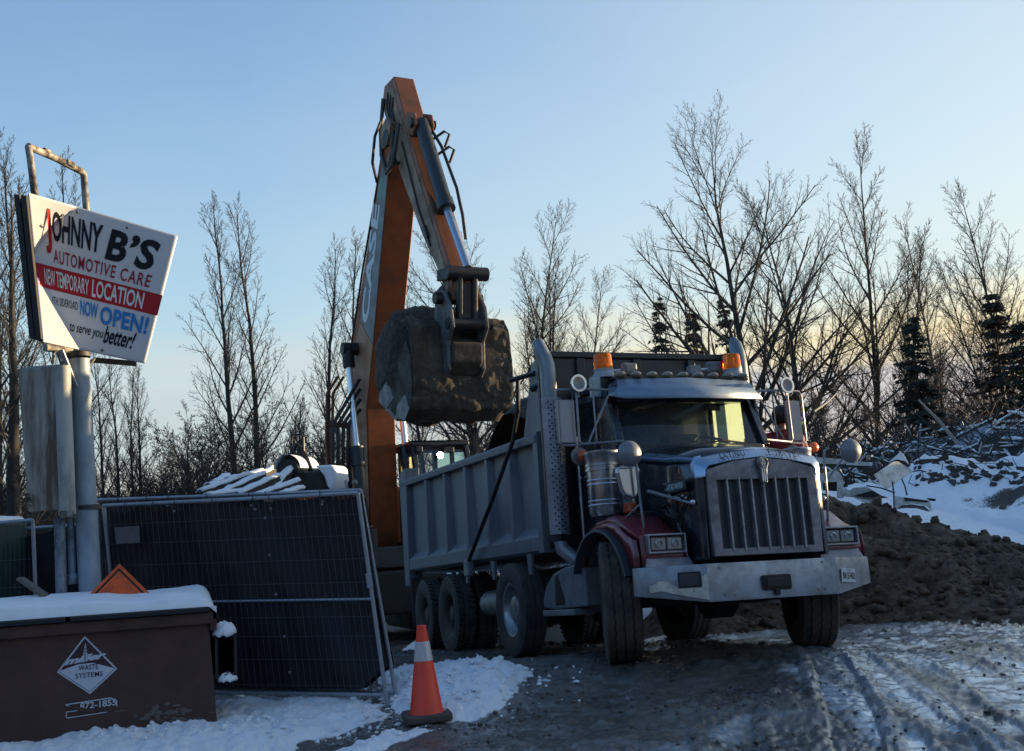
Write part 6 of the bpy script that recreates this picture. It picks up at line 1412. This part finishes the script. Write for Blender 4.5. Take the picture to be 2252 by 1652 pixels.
# ================================================================== small black machine with hoop guard
bm0 = thing('compact_machine', 'small black machine with a round drum and hoop guard under snow behind the fence', 'machine', at(665, 1080, 14.0))
def BM(px, py, Y=14.0): return Vector(at(px, py, Y))-bm0.location
BK = mat('machine_black', (.012, .012, .013), .4, 0, dirt=(.04, .036, .03), ds=5, da=.4)
MB().lathe([(0, 0), (0, .15), (.03, .172), (.55, .172), (.58, .15), (.58, 0)], BM(632, 1038, 13.75), (.25, 1, 0), 30).build('drum', BK, bm0, 40)
m_ = MB()
rows = []
for i in range(13):
    a = R(15+i*150/12); rows.append([BM(632, 1038, 13.75)+Vector((.25*t_/1.03, t_/1.03, 0))*1.0+Vector((math.cos(a)*(.178+.03*math.sin(i*math.pi/12)), 0, math.sin(a)*(.178+.045*math.sin(i*math.pi/12)))) for t_ in (-.01, .2, .4, .57)])
MB().grid(rows).build('drum_snow', SNOWM, bm0, 70)
MB().tube([BM(640, 1005), BM(641, 962), BM(645, 956), BM(662, 956), BM(667, 962), BM(668, 1010)], .014, 8).build('hoop_guard', BK, bm0)
MB().tube([BM(632, 1020), BM(648, 985), BM(652, 975)], .02, 8).build('hoop_strut', BK, bm0)
MB().tube([BM(652, 975), BM(672, 1000), BM(690, 1045)], .022, 8).build('hoop_strut', BK, bm0)
MB().hexa([BM(640, 1080, 13.8), BM(720, 1080, 13.8), BM(720, 1080, 14.6), BM(640, 1080, 14.6), BM(645, 1040, 13.8), BM(705, 1035, 13.8), BM(705, 1035, 14.6), BM(645, 1040, 14.6)]).build('engine_box', BK, bm0, 0, .02)
MB().hexa([BM(655, 1040, 14), BM(680, 1040, 14), BM(680, 1040, 14.3), BM(655, 1040, 14.3), BM(652, 985, 14), BM(672, 985, 14), BM(672, 985, 14.3), BM(652, 985, 14.3)]).build('control_tower', BK, bm0, 0, .02)
MB().box(-.6, .6, .0, 1.2, -1.7, -.15).build('machine_body', BK, bm0, 0, .05)
hd = [(692, 1024), (730, 1022), (737, 1030), (741, 1055), (728, 1080), (720, 1070), (712, 1045), (700, 1032)]
P_ = [BM(a, b, 13.7) for a, b in hd]; n = len(P_)
MB().add(P_+[p+Vector((.05, .7, .02)) for p in P_], [tuple(range(n)), tuple(reversed(range(n, 2*n)))]+[(i, (i+1) % n, n+(i+1) % n, n+i) for i in range(n)]).build('snowy_bonnet', SNOWM, bm0, 40, .03, seg=3)
MB().hexa([BM(604, 1084, 13.3), BM(632, 1084, 13.3), BM(632, 1084, 13.7), BM(604, 1084, 13.7), BM(606, 1064, 13.3), BM(632, 1062, 13.3), BM(632, 1062, 13.7), BM(606, 1064, 13.7)]).build('orange_cover', ORANGE, bm0, 0, .02)
MB().hexa([BM(600, 1080, 13.25), BM(624, 1080, 13.25), BM(624, 1080, 13.7), BM(600, 1080, 13.7), BM(604, 1062, 13.25), BM(626, 1061, 13.25), BM(626, 1061, 13.7), BM(604, 1062, 13.7)]).build('cover_snow', SNOWM, bm0, 0, .03)
# ================================================================== person in a red jacket on the far step of the truck
TM_ = Matrix.Translation(truck.location) @ truck.rotation_euler.to_matrix().to_4x4()
def skin_body(name, joints, edges, m, parent, sub=2, root=0):
    me = bpy.data.meshes.new(name); me.from_pydata([j[0] for j in joints], edges, []); me.update()
    o = bpy.data.objects.new(name, me); col.objects.link(o); o.parent = parent
    o.modifiers.new('skin', 'SKIN'); me.skin_vertices or None
    if not me.skin_vertices: bpy.context.view_layer.update()
    sv = me.skin_vertices[0].data
    for k, j in enumerate(joints): sv[k].radius = (j[1], j[2] if len(j) > 2 else j[1])
    sv[root].use_root = True
    md = o.modifiers.new('sub', 'SUBSURF'); md.levels = sub; md.render_levels = sub
    me.materials.append(m)
    for mm in o.modifiers:
        if mm.type == 'SKIN': mm.use_smooth_shade = True
    return o
pe_loc = TM_ @ Vector((1.315, .60, .775))
per = thing('person', 'person with dark hair in a red jacket standing on the truck step, looking back', 'person', pe_loc, (0, 0, R(18)))
SKIN = mat('skin', (.30, .17, .12), .5, 0, var=.06); JACKET = mat('red_jacket', (.20, .008, .018), .75, 0, var=.15, bump=.1); TROUS = mat('dark_trousers', (.02, .022, .03), .8); HAIR = mat('dark_hair', (.012, .010, .009), .5, 0, var=.3); BOOT = mat('work_boot', (.03, .022, .015), .7)
J = [((0, 0, .92), .15, .12), ((0, 0, 1.10), .15, .11), ((0, .01, 1.30), .17, .12), ((0, .02, 1.43), .10, .09), ((0, .03, 1.50), .055, .055), ((0, .03, 1.57), .06, .07), ((0, .02, 1.66), .082, .098), ((0, .02, 1.72), .05, .06),
     ((-.19, .02, 1.40), .072), ((-.25, .0, 1.14), .052), ((-.24, -.14, .94), .038), ((.19, .02, 1.40), .072), ((.26, .0, 1.14), .052), ((.20, -.16, .98), .038),
     ((-.10, 0, .84), .088), ((-.11, .0, .46), .062), ((-.11, .02, .08), .045), ((.10, 0, .84), .088), ((.11, -.0, .46), .062), ((.11, .02, .08), .045)]
E_ = [(0, 1), (1, 2), (2, 3), (3, 4), (4, 5), (5, 6), (6, 7), (2, 8), (8, 9), (9, 10), (2, 11), (11, 12), (12, 13), (0, 14), (14, 15), (15, 16), (0, 17), (17, 18), (18, 19)]
skin_body('body', J, E_, SKIN, per)
JJ = [((0, 0, .82), .18, .15), ((0, 0, 1.08), .185, .15), ((0, .01, 1.30), .205, .155), ((0, .02, 1.43), .13, .11), ((0, .03, 1.49), .085, .085), ((-.20, .02, 1.40), .098), ((-.265, .0, 1.14), .075), ((-.25, -.13, .97), .058), ((.20, .02, 1.40), .098), ((.275, .0, 1.14), .075), ((.21, -.14, 1.0), .058)]
skin_body('jacket', JJ, [(0, 1), (1, 2), (2, 3), (3, 4), (2, 5), (5, 6), (6, 7), (2, 8), (8, 9), (9, 10)], JACKET, per)
skin_body('trousers', [((0, 0, .90), .165, .135), ((-.10, 0, .80), .105), ((-.11, 0, .46), .08), ((-.11, .02, .12), .07), ((.10, 0, .80), .105), ((.11, 0, .46), .08), ((.11, .02, .12), .07)], [(0, 1), (1, 2), (2, 3), (0, 4), (4, 5), (5, 6)], TROUS, per)
for s in (-1, 1):
    skin_body('boot', [((s*.11, -.03, .06), .055), ((s*.11, .10, .04), .05, .035), ((s*.11, .19, .03), .04, .03)], [(0, 1), (1, 2)], BOOT, per)
    hx, hy, hz = (s*.245, -.17, .90) if s < 0 else (.195, -.20, .95)
    skin_body('hand', [((hx, hy+.04, hz+.05), .030, .022), ((hx, hy-.01, hz), .034, .018)], [(0, 1)], SKIN, per, 1)
    for k in range(4):
        fx = hx-.027+.018*k; l = (.036, .042, .040, .030)[k]
        skin_body('finger', [((fx, hy-.02, hz-.01), .0095), ((fx, hy-.02-l*.6, hz-.01-l*.5), .0085), ((fx, hy-.02-l*.7, hz-.01-l*1.4), .007)], [(0, 1), (1, 2)], SKIN, per, 1)
    skin_body('thumb', [((hx-s*.03, hy+.02, hz+.02), .011), ((hx-s*.05, hy-.01, hz-.005), .010), ((hx-s*.048, hy-.04, hz-.02), .008)], [(0, 1), (1, 2)], SKIN, per, 1)
hm = MB().ball((0, .00, 1.665), 1, 24, 16, .098, .115, .122); hm.v = [(x, y, max(z, 1.575+.06*max(0, (y-.02)*9))) for x, y, z in hm.v]
hm.build('hair', HAIR, per, 60)
for s in (-1, 1):
    MB().ball((s*.034, .118, 1.668), .013, 8, 6).build('eye', mat('eye_white', (.6, .6, .58), .3), per)
    MB().ball((s*.102, .02, 1.645), .026, 8, 6, .4, .7, 1.1).build('ear', SKIN, per)
MB().add([(0, .112, 1.668), (-.014, .112, 1.622), (.014, .112, 1.622), (0, .142, 1.625)], [(0, 1, 3), (0, 3, 2), (1, 2, 3), (0, 2, 1)]).build('nose', SKIN, per)
MB().box(-.022, .022, .108, .118, 1.596, 1.602).build('mouth', mat('lips', (.22, .08, .07), .5), per)
# ================================================================== bare trees
def rot_about(v, ax, a):
    c, s_ = math.cos(a), math.sin(a); return v*c+ax.cross(v)*s_+ax*(ax.dot(v)*(1-c))
class Tree:
    def __init__(s, seed): s.r = random.Random(seed); s.poly = {0: [], 1: []}   # 0 trunk, 1 crown : list of (pts, radii, sides)
    def walk(s, p, d, length, r0, r1, nseg, wander, up):
        pts = [p]; q = p
        for i in range(nseg):
            d = (d+Vector((s.r.gauss(0, wander), s.r.gauss(0, wander), s.r.gauss(0, wander)))+Vector((0, 0, up))).normalized()
            q = q+d*(length/nseg); pts.append(q)
        rr = [r0+(r1-r0)*(i/nseg)**.8 for i in range(nseg+1)]
        return pts, rr
    def grow(s, pts, rr, level, L_, cfg):
        """children along a branch"""
        if level > cfg['levels']: return
        n, t0, ang, ratio, up, wander, seg, sides = cfg['lv'][level-1]
        k = len(pts)-1; base_az = s.r.uniform(0, 6.28)
        for i in range(n):
            t = t0+(1-t0)*((i+s.r.uniform(0, .9))/n)
            f = t*k; j = min(k-1, int(f)); u = f-j
            p = pts[j]*(1-u)+pts[j+1]*u; r_at = rr[j]*(1-u)+rr[j+1]*u
            d = (pts[j+1]-pts[j]).normalized()
            ax = d.orthogonal().normalized(); base_az += 2.4+s.r.gauss(0, .5); ax = rot_about(ax, d, base_az)
            a = R(ang*((1.18-.62*t) if level == 1 else 1)+s.r.gauss(0, 7))
            dd_ = rot_about(d, ax, a)
            shape = cfg['shape'](t) if level == 1 else (1-.62*t)
            ln = L_*ratio*shape*s.r.uniform(.72, 1.2)
            rs = max(min(r_at*.72, ln*cfg['thick']), cfg['rmin'])
            q, qr = s.walk(p, dd_, ln, rs, max(cfg['rmin']*.8, rs*.25), seg, wander, up)
            s.poly[1].append((q, qr, sides))
            s.grow(q, qr, level+1, ln, cfg)
def build_polys(name, polys, m, parent=None):
    groups = {}
    for p, r_, sd in polys: groups.setdefault((len(p), sd), []).append((p, r_))
    Vs, Fs, off = [], [], 0
    for (k, sd), lst in groups.items():
        P = np.array([[tuple(q) for q in p] for p, _ in lst]); Rr_ = np.array([r_ for _, r_ in lst]); m_ = len(lst)
        D = P[:, -1]-P[:, 0]; D /= np.linalg.norm(D, axis=1, keepdims=True)+1e-9
        ref = np.where(np.abs(D[:, 2:3]) < .9, np.array([[0, 0, 1.]]), np.array([[1., 0, 0]]))
        U = np.cross(D, ref); U /= np.linalg.norm(U, axis=1, keepdims=True); W_ = np.cross(D, U)
        th = np.arange(sd)*2*math.pi/sd
        ring = np.cos(th)[None, None, :, None]*U[:, None, None, :]+np.sin(th)[None, None, :, None]*W_[:, None, None, :]
        V_ = P[:, :, None, :]+ring*Rr_[:, :, None, None]
        idx = np.arange(m_*k*sd).reshape(m_, k, sd)
        a = idx[:, :-1, :]; b = np.roll(idx, -1, 2)[:, :-1, :]; c = np.roll(idx, -1, 2)[:, 1:, :]; d = idx[:, 1:, :]
        Vs.append(V_.reshape(-1, 3)); Fs.append(np.stack([a, b, c, d], -1).reshape(-1, 4)+off); off += m_*k*sd
    return npmesh(name, np.concatenate(Vs), np.concatenate(Fs), m, parent)
BARK = mat('bark', (.036, .032, .029), .9, 0, var=.35, vs_=5, bump=.4, bs=14, stretch=(1, 1, .25)); TWIG = mat('twig_bark', (.046, .039, .034), .85, 0, var=.25)
def lv(*a): return list(a)
CFG = {
 'poplar': dict(levels=4, shape=lambda t: (1.0-.80*t)*min(1, .55+t*1.4), thick=.016, rmin=.0043, lv=[lv(26, .16, 44, .47, .04, .035, 8, 5), lv(14, .15, 36, .42, .05, .05, 5, 4), lv(8, .12, 34, .40, .05, .055, 3, 3), lv(4, .15, 33, .42, .04, .05, 1, 3)]),
 'broad': dict(levels=4, shape=lambda t: (1.0-.72*t)*min(1, .6+t*1.4), thick=.016, rmin=.0043, lv=[lv(26, .16, 52, .52, .04, .04, 8, 5), lv(14, .15, 36, .42, .05, .05, 4, 4), lv(8, .12, 34, .40, .05, .055, 3, 3), lv(4, .15, 33, .42, .04, .05, 1, 3)]),
 'slender': dict(levels=4, shape=lambda t: (1.0-.75*t)*min(1, .6+t), thick=.014, rmin=.0042, lv=[lv(32, .16, 38, .30, .045, .04, 7, 4), lv(10, .15, 35, .44, .05, .05, 4, 3), lv(7, .15, 33, .42, .05, .05, 3, 3), lv(3, .2, 32, .45, .04, .05, 1, 3)]),
 'bushy': dict(levels=4, shape=lambda t: (1.0-.45*t), thick=.019, rmin=.0065, lv=[lv(14, .10, 42, .55, .06, .09, 7, 4), lv(10, .12, 42, .50, .05, .10, 4, 3), lv(7, .15, 42, .48, .04, .10, 3, 3), lv(4, .2, 40, .5, .03, .08, 1, 3)]),
}
def make_tree(seed, kind, stems, label, loc, group=None, name='bare_tree', extra=()):
    T = Tree(seed); cfg = CFG[kind]
    for (p, d, H, r0, w_) in stems:
        pts, rr_ = T.walk(Vector(p), Vector(d).normalized(), H, r0, .014, 14, w_, .035)
        T.poly[0].append((pts, rr_, 9)); T.grow(pts, rr_, 1, H, cfg)
    for (p, d, H, r0, w_, up) in extra:
        pts, rr_ = T.walk(Vector(p), Vector(d).normalized(), H, r0, .012, 12, w_, up)
        T.poly[0].append((pts, rr_, 7)); T.grow(pts, rr_, 2, H, cfg)
    e = thing(name, label, 'tree', loc, None, group)
    tr = build_polys('trunk', [q for q in T.poly[0]], BARK, e); tr.location = (0, 0, 0)
    build_polys('crown', T.poly[1], TWIG, e)
    return e
def base_at(px, Y, z=None):
    p = at(px, 1000, Y); zz = gz(p.x, Y)-.1 if z is None else z
    return Vector((p.x, Y, zz))
def hgt(px, top, Y): return at(px, top, Y).z+.45
# the big double tree on the right
H1 = hgt(1600, 215, 42)*.91
hero = make_tree(11, 'broad', [((0, 0, 0), (-.035, 0, 1), H1, .27, .035), ((1.05, .3, 0), (.06, 0, 1), H1*.86, .18, .03)],
                 'tallest bare tree, double trunked with a wide fan of limbs, behind the truck cab', base_at(1695, 42),
                 extra=[((-.05, 0, 2.6), (-.78, -.1, .62), 9.2, .14, .05, .05), ((-.1, 0, 4.3), (-.50, .1, .85), 9.5, .13, .04, .05), ((.05, 0, 3.4), (.62, .1, .78), 8.0, .11, .05, .05), ((1.1, .3, 3.0), (.72, 0, .7), 7.0, .10, .05, .03), ((-.15, .1, 5.6), (-.62, .2, .75), 8.0, .10, .05, .03), ((.0, .1, 6.4), (.5, -.2, .85), 7.5, .10, .05, .03), ((1.2, .2, 5.0), (.55, .2, .8), 6.5, .09, .05, .03)])
t3 = make_tree(23, 'poplar', [((0, 0, 0), (-.03, 0, 1), hgt(1890, 365, 44), .18, .035), ((.75, .2, 0), (.10, 0, 1), hgt(1890, 365, 44)*.78, .13, .04)],
               'bare tree with an oval crown, second in height right of the tallest tree', base_at(1920, 44))
t4 = make_tree(37, 'slender', [((0, 0, 0), (-.02, 0, 1), hgt(2095, 475, 46), .13, .03)], 'slim bare tree with a narrow crown between the two right-hand trees', base_at(2110, 46))
HL = hgt(480, 445, 38)
tl1 = make_tree(41, 'slender', [((0, 0, 0), (-.055, 0, 1), HL, .17, .03), ((.45, .2, 0), (-.035, .02, 1), HL*.98, .18, .03)], 'twin stemmed bare tree, tallest between the sign and the excavator boom', base_at(530, 38))
lf1 = make_tree(59, 'slender', [((0, 0, 0), (-.07, 0, 1), 10.5, .24, .03), ((-.5, .5, 0), (.02, 0, 1), 9.5, .12, .04)], 'thick trunked bare tree at the left edge behind the cream cabinet', base_at(40, 24))
hs1 = make_tree(61, 'bushy', [((0, 0, 0), (-.1, 0, 1), 5.6, .10, .08), ((.3, .1, 0), (.35, 0, 1), 5.2, .08, .08), ((-.3, 0, 0), (-.4, .1, 1), 5.0, .07, .08)], 'bushy bare tree low in the thicket right of the twin stemmed tree', base_at(640, 34), name='bushy_tree')
sap = make_tree(67, 'slender', [((0, 0, 0), (-.02, 0, 1), 6.4, .06, .04)], 'slender bare sapling standing in the thicket under the tall trees', base_at(1390, 43), 'saplings in the thicket', name='sapling')
protos = dict(poplar=t3, slender=t4, slender2=tl1, poplar2=t3, bushy=hs1, sapling=sap, twin=tl1)
def again(kind, px, Y, scale, rz, label, group=None, sz=1.0):
    c = copy_tree(protos[kind]); c.location = base_at(px, Y); c.rotation_euler = (0, 0, rz); c.scale = (scale, scale, scale*sz)
    c['label'] = label
    if group: c['group'] = group
    elif 'group' in c.keys(): del c['group']
    return c
hN = hgt(1890, 365, 44); hS = hgt(2095, 475, 46); hT = HL; hM = hN
again('slender2', 755, 42, hgt(720, 530, 42)/hT, 2.9, 'slim twin stemmed bare tree just left of the excavator boom')
again('poplar2', 1165, 45, hgt(1140, 480, 45)/hM, 1.7, 'bare tree behind the bucket with its top right of the stick')
again('poplar2', 2262, 42, hgt(2235, 405, 42)/hM, 3.6, 'bare tree cut by the right edge of the photo beside the dark spruce')
again('poplar', 1050, 46, hgt(1010, 455, 46)/hN, 5.1, 'bare tree seen between boom and stick with its top left of the bucket rod')
again('poplar', 1290, 47, hgt(1280, 610, 47)/hN, 2.1, 'bare tree left of the exhaust stack with a low spreading top')
again('slender', 935, 44, hgt(920, 560, 44)/hS, 1.2, 'bare tree whose twigs show just right of the boom')
again('slender2', 1228, 44, hgt(1215, 585, 44)/hT, 4.0, 'slim bare tree between the bucket and the exhaust stack')
again('slender', 1985, 49, hgt(1975, 560, 49)/hS, 3.3, 'thin bare tree right behind the oval crowned tree')
again('poplar2', 2175, 52, hgt(2160, 600, 52)/hM, .7, 'faint bare tree behind the slim one near the dark spruce')
again('slender2', 240, 36, hgt(235, 770, 36)/hT, .4, 'bare tree straight behind the sign post')
again('slender', 125, 40, hgt(118, 390, 40)/hS, 2.4, 'bare tree whose top shows inside the pipe hoop')
again('twin', 8, 32, hgt(10, 320, 32)/HL, 1.0, 'bare tree at the left edge rising above the sign board')
again('slender2', 300, 41, hgt(300, 800, 41)/hT, 5.0, 'small bare tree right of the sign post')
again('bushy', 405, 36, 1.0, 2.0, 'bushy bare tree low in the thicket left of the twin stemmed tree')
again('bushy', 720, 38, .95, 4.2, 'bushy bare tree low in the thicket above the compact machine')
again('bushy', 470, 42, 1.1, 5.5, 'bushy bare tree behind the twin stemmed tree')
again('bushy', 1820, 38, 1.0, .9, 'bushy bare tree right of the truck mirror')
again('bushy', 1000, 44, .95, 1.9, 'bushy bare tree under the bucket')
r3 = random.Random(77)
for k in range(34):
    px = r3.choice([r3.uniform(180, 780), r3.uniform(1310, 1560), r3.uniform(1740, 2260), r3.uniform(900, 1250)]); Y = r3.uniform(37, 52)
    again('sapling', px, Y, r3.uniform(.75, 1.15), r3.uniform(0, 6.28), 'slender bare sapling standing in the thicket under the tall trees', 'saplings in the thicket')
# ---- spruces
NEEDLE = mat('spruce_needles', (.022, .032, .022), .8, 0, var=.4, vs_=2); 
def spruce(seed, H, wd, label, loc, m=NEEDLE, thin=1.0):
    r_ = random.Random(seed); e = thing('spruce', label, 'tree', loc)
    MB().tube([(0, 0, 0), (0, 0, H*.5), (0, 0, H)], [.11, .07, .015], 7).build('trunk', BARK, e)
    V_, F_ = [], []
    nw = int(H*3.4)
    for i in range(nw):
        t = .06+.94*(i+r_.uniform(-.5, .5))/nw; t = min(.99, max(.04, t)); z = H*t; L_ = wd*(1-t)**.8*(.75+.5*r_.random())+.10
        nb_ = max(4, int(7*thin))
        for j in range(nb_):
            if r_.random() < .12: continue
            z = H*t+r_.uniform(-.22, .22); a = 2*math.pi*(j+r_.random()*.9)/nb_; ln = L_*r_.uniform(.45, 1.15); dr = -.16-.2*(1-t)
            ca, sa = math.cos(a), math.sin(a); ns_ = max(3, int(ln/.16))
            for k in range(ns_):
                u = (k+.6)/ns_; rr_ = ln*u; zz = z+dr*rr_+.10*u*u*ln
                for q in range(6):
                    wv = .34*(1.15-.5*u)*r_.uniform(.6, 1.2); sd = r_.choice((-1, 1))
                    b0 = Vector((ca*rr_, sa*rr_, zz)); tip = b0+Vector((ca*.45-sa*sd*.8, sa*.45+ca*sd*.8, r_.uniform(-.7, .15)))*wv
                    n_ = Vector((r_.uniform(-1, 1), r_.uniform(-1, 1), r_.uniform(-1, 1)))*.075
                    o_ = len(V_); V_ += [tuple(b0+n_), tuple(b0-n_), tuple(tip)]; F_.append((o_, o_+1, o_+2))
    npmesh('crown', np.array(V_), np.array(F_), m, e, smooth=False)
    return e
def sp(seed, px, top, Y, wd, label, zb=None, **kw):
    b_ = base_at(px, Y, zb); return spruce(seed, at(px, top, Y).z-b_.z, wd, label, b_, **kw)
sp(1, 1472, 652, 48, 1.5, 'thin spruce above the tipper headboard', thin=.8)
sp(2, 1545, 680, 46, 1.9, 'dense dark spruce above the cab between the beacons')
sp(3, 1618, 655, 50, 2.0, 'ragged spruce behind the right beacon', thin=.6)
sp(4, 2035, 695, 36, 2.2, 'small spruce with spreading branches standing alone on the brush bank')
BROWNN = mat('reddish_needles', (.045, .030, .024), .8, 0, var=.4, vs_=2)
sp(5, 2222, 640, 37, 2.0, 'tall reddish spruce near the right edge', m=BROWNN)
sp(6, 2275, 690, 35, 2.2, 'dark spruce cut by the right edge')
# ---- undergrowth: one tangled mass
def bush_poly(seed, H):
    T = Tree(seed); c = dict(levels=3, shape=lambda t: 1-.4*t, thick=.018, rmin=.007, lv=[lv(6, .1, 34, .6, .05, .08, 3, 3), lv(6, .12, 38, .55, .04, .09, 2, 3), lv(4, .15, 38, .6, .03, .08, 1, 3)])
    for k in range(7):
        a = T.r.uniform(0, 6.28); b = T.r.uniform(.1, .65)
        pts, rr_ = T.walk(Vector((T.r.gauss(0, .3), T.r.gauss(0, .3), 0)), Vector((math.cos(a)*b, math.sin(a)*b, 1)).normalized(), H*T.r.uniform(.6, 1.0), .03, .012, 5, .10, .03)
        T.poly[1].append((pts, rr_, 4)); T.grow(pts, rr_, 1, H, c)
    o = build_polys('undergrowth', T.poly[1], TWIG); me = o.data
    V_ = np.zeros(len(me.vertices)*3, np.float32); me.vertices.foreach_get('co', V_); V_ = V_.reshape(-1, 3)
    F_ = np.zeros(len(me.loops), np.int32); me.loops.foreach_get('vertex_index', F_); F_ = F_.reshape(-1, 4)
    bpy.data.objects.remove(o); bpy.data.meshes.remove(me); return V_, F_
BP = [bush_poly(100+k, 3.4) for k in range(3)]
def scatter(name, label, spots, mm):
    Vs, Fs, off = [], [], 0
    for (x, y, z, s_, rz, k) in spots:
        V_, F_ = BP[k % 3]; c, s2 = math.cos(rz), math.sin(rz)
        Vs.append((V_ @ np.array([[c, s2, 0], [-s2, c, 0], [0, 0, 1]], np.float32))*s_+np.array([x, y, z], np.float32)); Fs.append(F_+off); off += len(V_)
    o = npmesh(name, np.concatenate(Vs), np.concatenate(Fs), mm); tag(o, label, kind='stuff'); return o
r4 = random.Random(9); spots = []
for k in range(100):
    px = r4.uniform(-60, 2300) if k > 40 else r4.uniform(-60, 1000); Y = r4.uniform(33, 54) if px < 1250 else r4.uniform(36, 50)
    p = at(px, 1000, Y); z0 = gz(p.x, Y)-.2
    if px > 1700: z0 = max(z0, brush_z(p.x, Y)-.3)
    spots.append((p.x, Y, z0, r4.uniform(.75, 1.55) if px < 1250 else r4.uniform(.6, 1.15), r4.uniform(0, 6.28), k))
scatter('undergrowth', 'dense tangle of bare undergrowth beneath the trees', spots, TWIG)
# ---- fallen brushwood and snow caught on it, right-hand bank
polys = []; snows = MB()
for k in range(2600):
    x = r4.uniform(4, 24); y = r4.uniform(25.5, 36); z = brush_z(x, y) if k % 2 == 0 else None
    if z is None: x, y = lastx+r4.gauss(0, .5), lasty+r4.gauss(0, .4); z = lastz
    lastx, lasty, lastz = x, y, z
    if z < .4: continue
    a = r4.uniform(0, 6.28); el = r4.uniform(-.15, .9); l = r4.uniform(.5, 1.8)
    d = Vector((math.cos(a)*math.cos(el), math.sin(a)*math.cos(el), math.sin(el)))
    p0_ = Vector((x, y, z+r4.uniform(-.1, .25))); mid = p0_+d*l*.5+Vector((r4.gauss(0, .08), r4.gauss(0, .08), r4.gauss(0, .08)))
    rr_ = r4.uniform(.008, .03); polys.append(([p0_, mid, p0_+d*l], [rr_, rr_*.8, rr_*.4], 3))
    if k % 2 == 0 and el < .6:
        w_ = r4.uniform(.02, .06); q = [p0_+d*l*t_+Vector((0, 0, rr_+.01)) for t_ in (.05, .3, .55)]
        snows.tube(q, [w_*.5, w_, w_*.4], 5)
bw = build_polys('brushwood', polys, TWIG); tag(bw, 'fallen brushwood heaped on the bank behind the snow', kind='stuff')
tag(snows.build('brush_snow', SNOWM, None, 70), 'streaks of snow caught on the fallen brushwood', kind='stuff')
# two bare poles standing out of the brush
for (a, b, Y, lb) in (((2105, 975), (2020, 880), 25.0, 'pale fallen pole slanting over the snow bank below the brush'), ((1790, 905), (1840, 865), 16.5, 'thin pale pole slanting behind the truck mirror')):
    o = MB().tube([at(*a, Y), at((a[0]+b[0])/2+4, (a[1]+b[1])/2, Y+.5), at(*b, Y+1.5)], [.045, .04, .02] if Y > 20 else [.018, .016, .01], 7).build('fallen_pole', mat('pale_dead_wood', (.20, .18, .155), .8, 0, var=.3), None, 60)
    tag(o, lb, 'pole')
# ---- far wood closing the view
def f_far(X, Y):
    h = 3.2+3.0*fbm(X*.06, Y*0+3, 3, 4)+2.2*(fbm(X*.7, Y*0, 4, 6)-.5)+1.2*(fbm(X*3, Y*0, 3, 7)-.5)
    return -.6+h*sstep(Y, 66, 69)*(1-sstep(Y, 76, 80)), None
fw = ridge_field('distant_wood', mat('distant_wood_brown', (.034, .029, .027), .95, 0, var=.4, vs_=1.2), -70, 70, 65.5, 80.5, 620, 40, f_far)
tag(fw, 'low dark wood closing the view behind the trees', kind='stuff')
# ---- unseen wood mass added behind the camera to cut low sky light
_wa = np.radians(np.linspace(112, 312, 260)); _wr = np.linspace(19, 36, 36)
_WA, _WR = np.meshgrid(_wa, _wr)
_WX, _WY = np.sin(_WA)*_WR, np.cos(_WA)*_WR
_wh = 8.5+5.0*(fbm(_WA*7, _WR*.15, 4, 12)-.3)+3.0*(fbm(_WA*40, _WR*.6, 4, 13)-.5)
_wz = -.4+_wh*sstep(_WR, 19.5, 23)*(1-sstep(_WR, 30, 35.5))*sstep(_WA, math.radians(112), math.radians(124))*(1-sstep(_WA, math.radians(304), math.radians(312)))
ii, jj = np.meshgrid(np.arange(35), np.arange(259), indexing='ij'); q = (ii*260+jj).ravel()
we = npmesh('added_wood_ring', np.stack([_WX, _WY, _wz], -1).reshape(-1, 3), np.stack([q, q+1, q+261, q+260], -1), MATS['distant_wood_brown'])
tag(we, 'unseen dark wood mass added behind the camera to block low sky light', kind='stuff')
